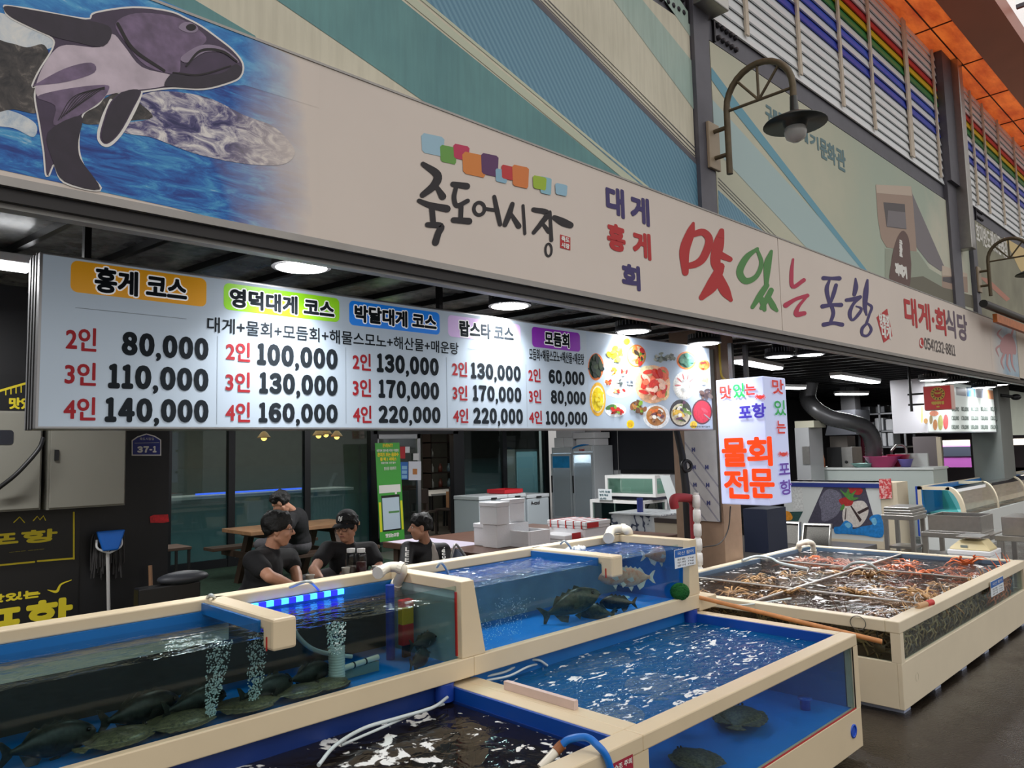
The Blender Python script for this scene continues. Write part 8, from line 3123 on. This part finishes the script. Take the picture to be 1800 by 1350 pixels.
def bowl(px, r_, h, col, label, zoff=0.0, dx=.3):
    c = onk(px, dx)
    o = MB().lathe([(0, .001), (r_ * .6, .001), (r_, h), (r_ * 1.06, h + .01), (r_ * .94, h), (r_ * .55, .02), (0, .02)], c + V((0, 0, zoff)), 24).build('bowl', mat('bowl_%d_%d' % (col[0], col[1]), col, .35))
    tag(o, label, 'bowl')
    return c


bowl(1551, .32, .2, (206, 70, 130), 'big pink plastic bowl on the kitchen worktop')
bowl(1580, .2, .22, (176, 40, 80), 'dark red bowl right behind the pink bowl', dx=.58)
bowl(1517, .22, .07, (130, 176, 170), 'flat aqua bowl left of the pink bowl', dx=.2)
bowl(1592, .13, .14, (110, 100, 170), 'violet bowl right of the pink bowl', dx=.3)
c = onk(1446)
o = MB().lathe([(0, .001), (.05, .001), (.05, .17), (.035, .2), (.03, .24), (0, .24)], c, 14).build('sauce_bottle', mat('sauce_orange', (206, 130, 90), .4))
tag(o, 'orange capped sauce bottle on the left of the kitchen worktop', 'bottle')
# range with the big steel pot box, hose duct
c = onk(1475, .45)
t_ = thing('steel_cooker', 'dark fronted steel cooker box on the kitchen worktop', 'cooker', c)
y_a, y_b = onX(1499, 815, kx + .3).y, onX(1455, 815, kx + .3).y
ztop = onX(1475, 786, kx + .3).z
MB().box((kx + .3, y_a, kz), (kx + .8, y_b, ztop)).build('cooker_body', STEEL, t_, bevel=.006)
MB().box((kx + .29, y_a + (y_b - y_a) * .42, kz), (kx + .3, y_b, ztop)).build('cooker_front', BLACK, t_)
MB().ball((kx + .29, y_a + .12, kz + .1), .03, 6).build('cooker_knob', BLACK, t_)
o = MB().box((kx + .35, y_a + .1, ztop + .001), (kx + .75, y_b - .05, ztop + .22)).build('carton', mat('carton_grey', (110, 104, 98), .6))
tag(o, 'grey carton on top of the steel cooker box', 'box')
DUCT = mat('duct_grey', (92, 92, 94), .35, .5, nz=.1)
dp = [onX(*p) for p in ((1424, 672, 14.6), (1420, 700, 14.6), (1432, 718, 14.5), (1458, 734, 14.6), (1492, 742, 14.8), (1520, 752, 15.1), (1534, 775, 15.3), (1536, 812, 15.4))]
dp[0].z = 2.95
sp_ = spline(dp, 14)
o = MB().tube(sp_, [.15 + (.012 if i % 2 else 0) for i in range(len(sp_))], 14).build('exhaust_hose', DUCT)
tag(o, 'thick ribbed grey exhaust hose curving down over the kitchen', 'duct')
# white wall cabinet with foil front, hood, blue cabinet
p0_, p1_ = onX(1396, 742, 14.2), onX(1425, 820, 14.2)
t_ = thing('tall_fridge', 'tall narrow steel fridge at the dark wall left of the cooker', 'fridge', (14.2, p1_.y, 0))
MB().box((14.2, p1_.y, 0), (14.8, p0_.y, onX(1410, 752, 14.2).z)).build('fridge_body', mat('fridge_grey', (170, 172, 174), .35, .3), t_)
MB().box((14.18, p1_.y, onX(1410, 816, 14.2).z), (14.2, (p0_.y + p1_.y) / 2, onX(1410, 785, 14.2).z)).build('foil_front', STEEL, t_)
o = MB().box((14.22, p1_.y - .1, onX(1410, 752, 14.2).z + .001), (14.75, p0_.y, onX(1410, 740, 14.2).z)).build('carton', mat('carton_buff', (170, 168, 150), .6))
tag(o, 'buff carton on top of the tall narrow fridge', 'box')
a, b_ = onX(1466, 765, 16.5), onX(1506, 720, 16.5)
t_ = thing('range_hood', 'dark range hood in the kitchen behind the exhaust hose', 'hood', (16.5, b_.y, a.z))
MB().prism([(16.4, b_.y, a.z), (16.4, a.y + .15, a.z), (16.4, a.y, b_.z), (16.4, b_.y, b_.z)], (.8, 0, 0)).build('hood_body', mat('hood_grey', (84, 86, 92), .4, .3), t_)
MB().box((16.7, (a.y + b_.y) / 2 - .15, b_.z), (17.0, (a.y + b_.y) / 2 + .15, 2.95)).build('hood_flue', DUCT, t_)
o = MB().tube([onX(1497, 690, 17.2), onX(1500, 730, 17.2), onX(1518, 770, 17.2), onX(1519, 830, 17.2)], .06, 10).build('red_pipe', mat('pipe_crimson', (130, 34, 60), .5))
o.data.transform(Matrix.Identity(4))
tag(o, 'crimson pipe running down the kitchen wall', 'pipe')
# shelf rack with boxes
RX = 17.6
t_ = thing('shelf_rack', 'grey metal shelf rack with white boxes deep in the kitchen', 'shelf', (RX, onX(1550, 760, RX).y, 0))
y_a, y_b = onX(1592, 760, RX).y, onX(1508, 760, RX).y
zs = [onX(1550, p, RX).z for p in (726, 757, 785)]
RK = mat('rack_metal', (150, 152, 156), .4, .4)
for z in zs + [.3]:
    MB().box((RX, y_a, z - .03), (RX + .6, y_b, z)).build('shelf', RK, t_)
for y in (y_a, (y_a + y_b) / 2, y_b - .04):
    for x in (RX, RX + .56):
        MB().box((x, y, 0), (x + .04, y + .04, 2.55)).build('upright', RK, t_)
WBX = mat('rack_box_white', (206, 208, 212), .6)
for i, (xa, xb, lv, tp, s) in enumerate(((1524, 1535, 1, 742, 'white box on the middle shelf of the kitchen rack, leftmost'), (1537, 1552, 1, 735, 'white tall boxes on the middle shelf, second'), (1556, 1569, 1, 737, 'white box on the middle shelf, third'), (1574, 1588, 1, 735, 'white box on the middle shelf, rightmost'),
                                         (1543, 1555, 2, 759, 'white box on the lower shelf of the kitchen rack, left'), (1558, 1568, 2, 760, 'white carton with print on the lower shelf, right'), (1566, 1584, 0, 712, 'grey machine on the top shelf of the kitchen rack'), (1540, 1556, 0, 714, 'grey pot on the top shelf of the kitchen rack'), (1512, 1530, 0, 715, 'dark pot at the left of the top shelf'))):
    ya_, yb_ = onX(xb, 760, RX).y, onX(xa, 760, RX).y
    o = MB().box((RX + .05, ya_, zs[lv] + .001), (RX + .5, yb_, onX(xa, tp, RX).z)).build('storage_box' if lv else 'cooking_pot', WBX if lv else mat('pot_grey', (104, 106, 110), .4, .4), bevel=.02)
    tag(o, s, 'box' if lv else 'pot')
# grey wall piece and white side counter right of the kitchen
o = struct(MB().box((17.0, onX(1651, 800, 17.0).y, 0), (17.15, onX(1606, 800, 17.0).y, onX(1600, 768, 17.0).z)).build('wall_partition', mat('partition_taupe', (126, 118, 120), .6)))
t_ = thing('sink_cabinet', 'white sink cabinet right of the pink bowls', 'cabinet', (15.6, 5.0, 0))
y_a, y_b = onX(1630, 815, 15.8).y, onX(1573, 815, 15.8).y
MB().box((15.84, y_a, 0), (15.9, y_b, onX(1600, 797, 15.84).z)).build('splash_back', KW, t_)
MB().tube(spline([(15.6, y_a + .3, kz), (15.6, y_a + .3, kz + .35), (15.5, y_a + .4, kz + .42), (15.4, y_a + .5, kz + .3)], 6), .02, 8).build('tap', STEEL, t_)
# ------------------------------------------------------------------ second menu board, red hanging sign
t_ = thing('menu_board', 'second smaller menu board with food photos, behind the red sign', 'sign', (14.7, 3.95, 1.86))
MB().box((12.7, 3.85, 1.86), (16.62, 4.35, 2.70)).build('board_casing', mat('board_grey', (186, 186, 192), .4), t_)
mb = MB()
PB.rect(mb, 12.72, 1.875, 16.6, 2.685, .002)
mb.build('board_face', glow('board2_face', (206, 214, 210), .3), t_)


def w8(p):
    return (1560 + p[0] / 7.5, 620 + p[1] / 7.5)


for x0, x1, yb_, yt_, col in ((905, 1025, 560, 470, (150, 156, 170)), (1045, 1150, 575, 470, (90, 170, 230)), (1170, 1275, 590, 478, (150, 190, 110)), (1295, 1388, 605, 500, (214, 150, 110))):
    mb = MB()
    a, b_ = PB.uv(*w8((x0, yb_))), PB.uv(*w8((x1, yt_)))
    PB.rect(mb, a[0], a[1], b_[0], b_[1], .004)
    mb.build('heading_plate', mat('plate2_%d' % col[0], col, .4), t_)
mb = MB()
for c_ in range(5):
    for r__ in range(3):
        x0 = 845 + 128 * c_
        y1_ = 1015 - 118 * r__
        a, b_ = PB.uv(*w8((x0, y1_))), PB.uv(*w8((x0 + 92, y1_ - 62)))
        PB.text(mb, ('150,000', '120,000', '80,000')[r__], (a[0], a[1], b_[0], b_[1]), .006, .004)
mb.build('price_lettering', mat('board2_ink', (96, 110, 104), .5), t_)
for x, y, rx, ry, col in ((500, 900, 28, 36, (170, 130, 80)), (570, 880, 22, 60, (150, 130, 90)), (625, 950, 30, 70, (190, 130, 80)), (695, 920, 34, 100, (170, 170, 100)), (765, 910, 34, 100, (210, 90, 90)), (610, 800, 60, 36, (220, 140, 110)), (450, 800, 14, 130, (220, 190, 110))):
    mb = MB()
    p = w8((x, y))
    PB.disc(mb, p[0], p[1], rx / 7.5, ry / 7.5, .004)
    mb.build('dish_picture', mat('dish2_%d_%d' % (col[0], col[1]), col, .5, nz=.3, ns=20), t_)
RX_ = 12.0
PRX = PlX(RX_)
a, b_ = PRX.uv(1625, 722), PRX.uv(1671, 676)
ya_, yb_ = -b_[0], -a[0]
t_ = thing('hanging_sign', 'red box sign with a round gold emblem in front of the second menu board', 'sign', (RX_, (ya_ + yb_) / 2, a[1]))
MB().box((RX_, ya_, a[1]), (RX_ + .16, yb_, b_[1])).build('sign_body', mat('sign_edge_pink', (220, 180, 170), .4), t_, bevel=.01)
mb = MB()
PRX.rect(mb, a[0] + .01, a[1] + .01, b_[0] - .01, b_[1] - .01, .002)
mb.build('sign_face', glow('sign_red', (190, 34, 34), .12), t_)
cx_, cy_ = (a[0] + b_[0]) / 2 + .01, a[1] + (b_[1] - a[1]) * .66
GLD = mat('emblem_gold', (214, 180, 70), .4)
mb = MB()


def ring(r0_, r1_, l):
    n_ = 36
    for i in range(n_):
        q0, q1 = 2 * pi * i / n_, 2 * pi * (i + 1) / n_
        mb.add([PRX.at(cx_ + r0_ * math.cos(q0), cy_ + r0_ * math.sin(q0), l), PRX.at(cx_ + r1_ * math.cos(q0), cy_ + r1_ * math.sin(q0), l), PRX.at(cx_ + r1_ * math.cos(q1), cy_ + r1_ * math.sin(q1), l), PRX.at(cx_ + r0_ * math.cos(q1), cy_ + r0_ * math.sin(q1), l)], [(0, 1, 2, 3)])


hh = b_[1] - a[1]
ring(hh * .24, hh * .265, .005)
ring(hh * .15, hh * .165, .005)
for i in range(12):
    q = 2 * pi * i / 12
    ux, uy = cx_ + hh * .2 * math.cos(q), cy_ + hh * .2 * math.sin(q)
    PRX.rect(mb, ux - .012, uy - .012, ux + .012, uy + .012, .006)
for s in (-1, 1):
    mb.poly([PRX.at(cx_ + s * p, cy_ + q, .006) for p, q in ((0, hh * .05), (hh * .13, hh * .09), (hh * .1, hh * .0), (0, -hh * .01))][::s])
mb.build('emblem', GLD, t_)
mb = MB()
n_ = 30
mb.poly([PRX.at(cx_ + hh * .24 * math.cos(2 * pi * i / n_), cy_ + hh * .24 * math.sin(2 * pi * i / n_), .0035) for i in range(n_)])
mb.build('emblem', mat('emblem_dark', (70, 30, 26), .5), t_)
mb = MB()
mb.poly([PRX.at(cx_ + hh * .15 * math.cos(2 * pi * i / n_), cy_ + hh * .15 * math.sin(2 * pi * i / n_), .0042) for i in range(n_)])
mb.build('emblem', mat('emblem_red', (196, 60, 52), .5), t_)
mb = MB()
PRX.text(mb, '해병대의 집', (a[0] + .1, a[1] + hh * .22, b_[0] - .1, a[1] + hh * .36), .006, .005)
PRX.text(mb, '맛집 지정업소', (a[0] + .2, a[1] + hh * .1, b_[0] - .2, a[1] + hh * .17), .002, .005)
mb.build('sign_lettering', GLD, t_)
MB().tube([(RX_ + .08, yb_, a[1] + .1), (RX_ + .08, 3.9, a[1] + .1)], .015, 6).tube([(RX_ + .08, yb_, b_[1] - .1), (RX_ + .08, 3.9, b_[1] - .1)], .015, 6).tube([(RX_ + .08, 3.86, a[1]), (RX_ + .08, 3.86, 2.95)], .02, 6).build('sign_bracket', BLACK, t_)
# pillar beside the second board and the next sign
pil2 = struct(MB().box((16.75, 3.8, 0), (17.6, 4.3, 2.95)).build('column_5', mat('pillar_grey', (104, 108, 104), .6)))
t_ = thing('camera_dome', 'small black camera on the grey pillar beside the second board', 'camera', (16.9, 3.75, 2.4))
p_ = onY(1786, 698, 3.6)
MB().ball(p_, (.09, .09, .06), 8).tube([p_, (p_.x - .25, 3.8, p_.z + .04)], .03, 8).build('camera_body', BLACK, t_)
o = MB().box((17.8, 3.85, 1.8), (22, 3.95, 2.7)).build('menu_board', mat('pale_board', (196, 204, 190), .4, es=.1, nz=.15, ns=2))
tag(o, 'pale greenish board beyond the grey pillar at the right edge', 'sign')
# open end of the hall: daylight, a street and a parked car
struct(MB().box((19, 9.3, 0), (19.2, 9.5, 2.95)).build('column_6', WALLD))
GX = 24.0
struct(MB().box((GX, 4.0, 0), (GX + .2, onX(1714, 790, GX).y - .0, 1.55)).box((GX, 3.0, 1.72), (GX + .2, 9.4, 2.95)).box((GX, 3.0, 0), (GX + .2, 9.4, .95)).box((GX, onX(1654, 790, GX).y, .95), (GX + .2, 9.4, 1.72)).box((GX, onX(1742, 790, GX).y, .95), (GX + .2, onX(1706, 790, GX).y, 1.72)).build('wall_far', mat('far_wall', (92, 84, 88), .7)))
t_ = thing('car', 'violet parked car in bright daylight beyond the kitchen', 'car', (31, 8.6, 0))
cy0 = onX(1678, 790, 31).y
mb = MB()
sec = [(-2.1, .3), (-2.1, .95), (-1.6, 1.1), (-.9, 1.55), (.6, 1.55), (1.2, 1.1), (2.0, .95), (2.1, .3)]
mb.prism([(31, cy0 + a_, z_) for a_, z_ in sec], (1.7, 0, 0))
mb.build('car_body', mat('car_violet', (196, 110, 200), .3, .2), t_, bevel=.08)
MB().prism([(30.98, cy0 + a_, z_) for a_, z_ in ((-1.35, 1.12), (-.82, 1.48), (.5, 1.48), (.95, 1.12))], (.02, 0, 0)).build('car_window', mat('car_glass', (70, 76, 90), .1), t_)
for s in (-1.3, 1.3):
    MB().lathe([(0, -.02), (.33, -.02), (.33, .18), (0, .18)], (30.95, cy0 + s, .33), 20, (1, 0, 0)).build('wheel', BLACK, t_)
l = area('daylight', (27.5, 8, 5.5), 8, 8, 6000, (1, .98, .95))
struct(MB().box((36, -4, 0), (36.3, 20, 6)).build('wall_street', mat('street_wall', (226, 214, 190), .8, nz=.15)))
struct(MB().box((16.9, onX(1658, 800, 17).y, .8), (16.99, onX(1650, 800, 17).y, 1.8)).build('trim_5', CREAM2))
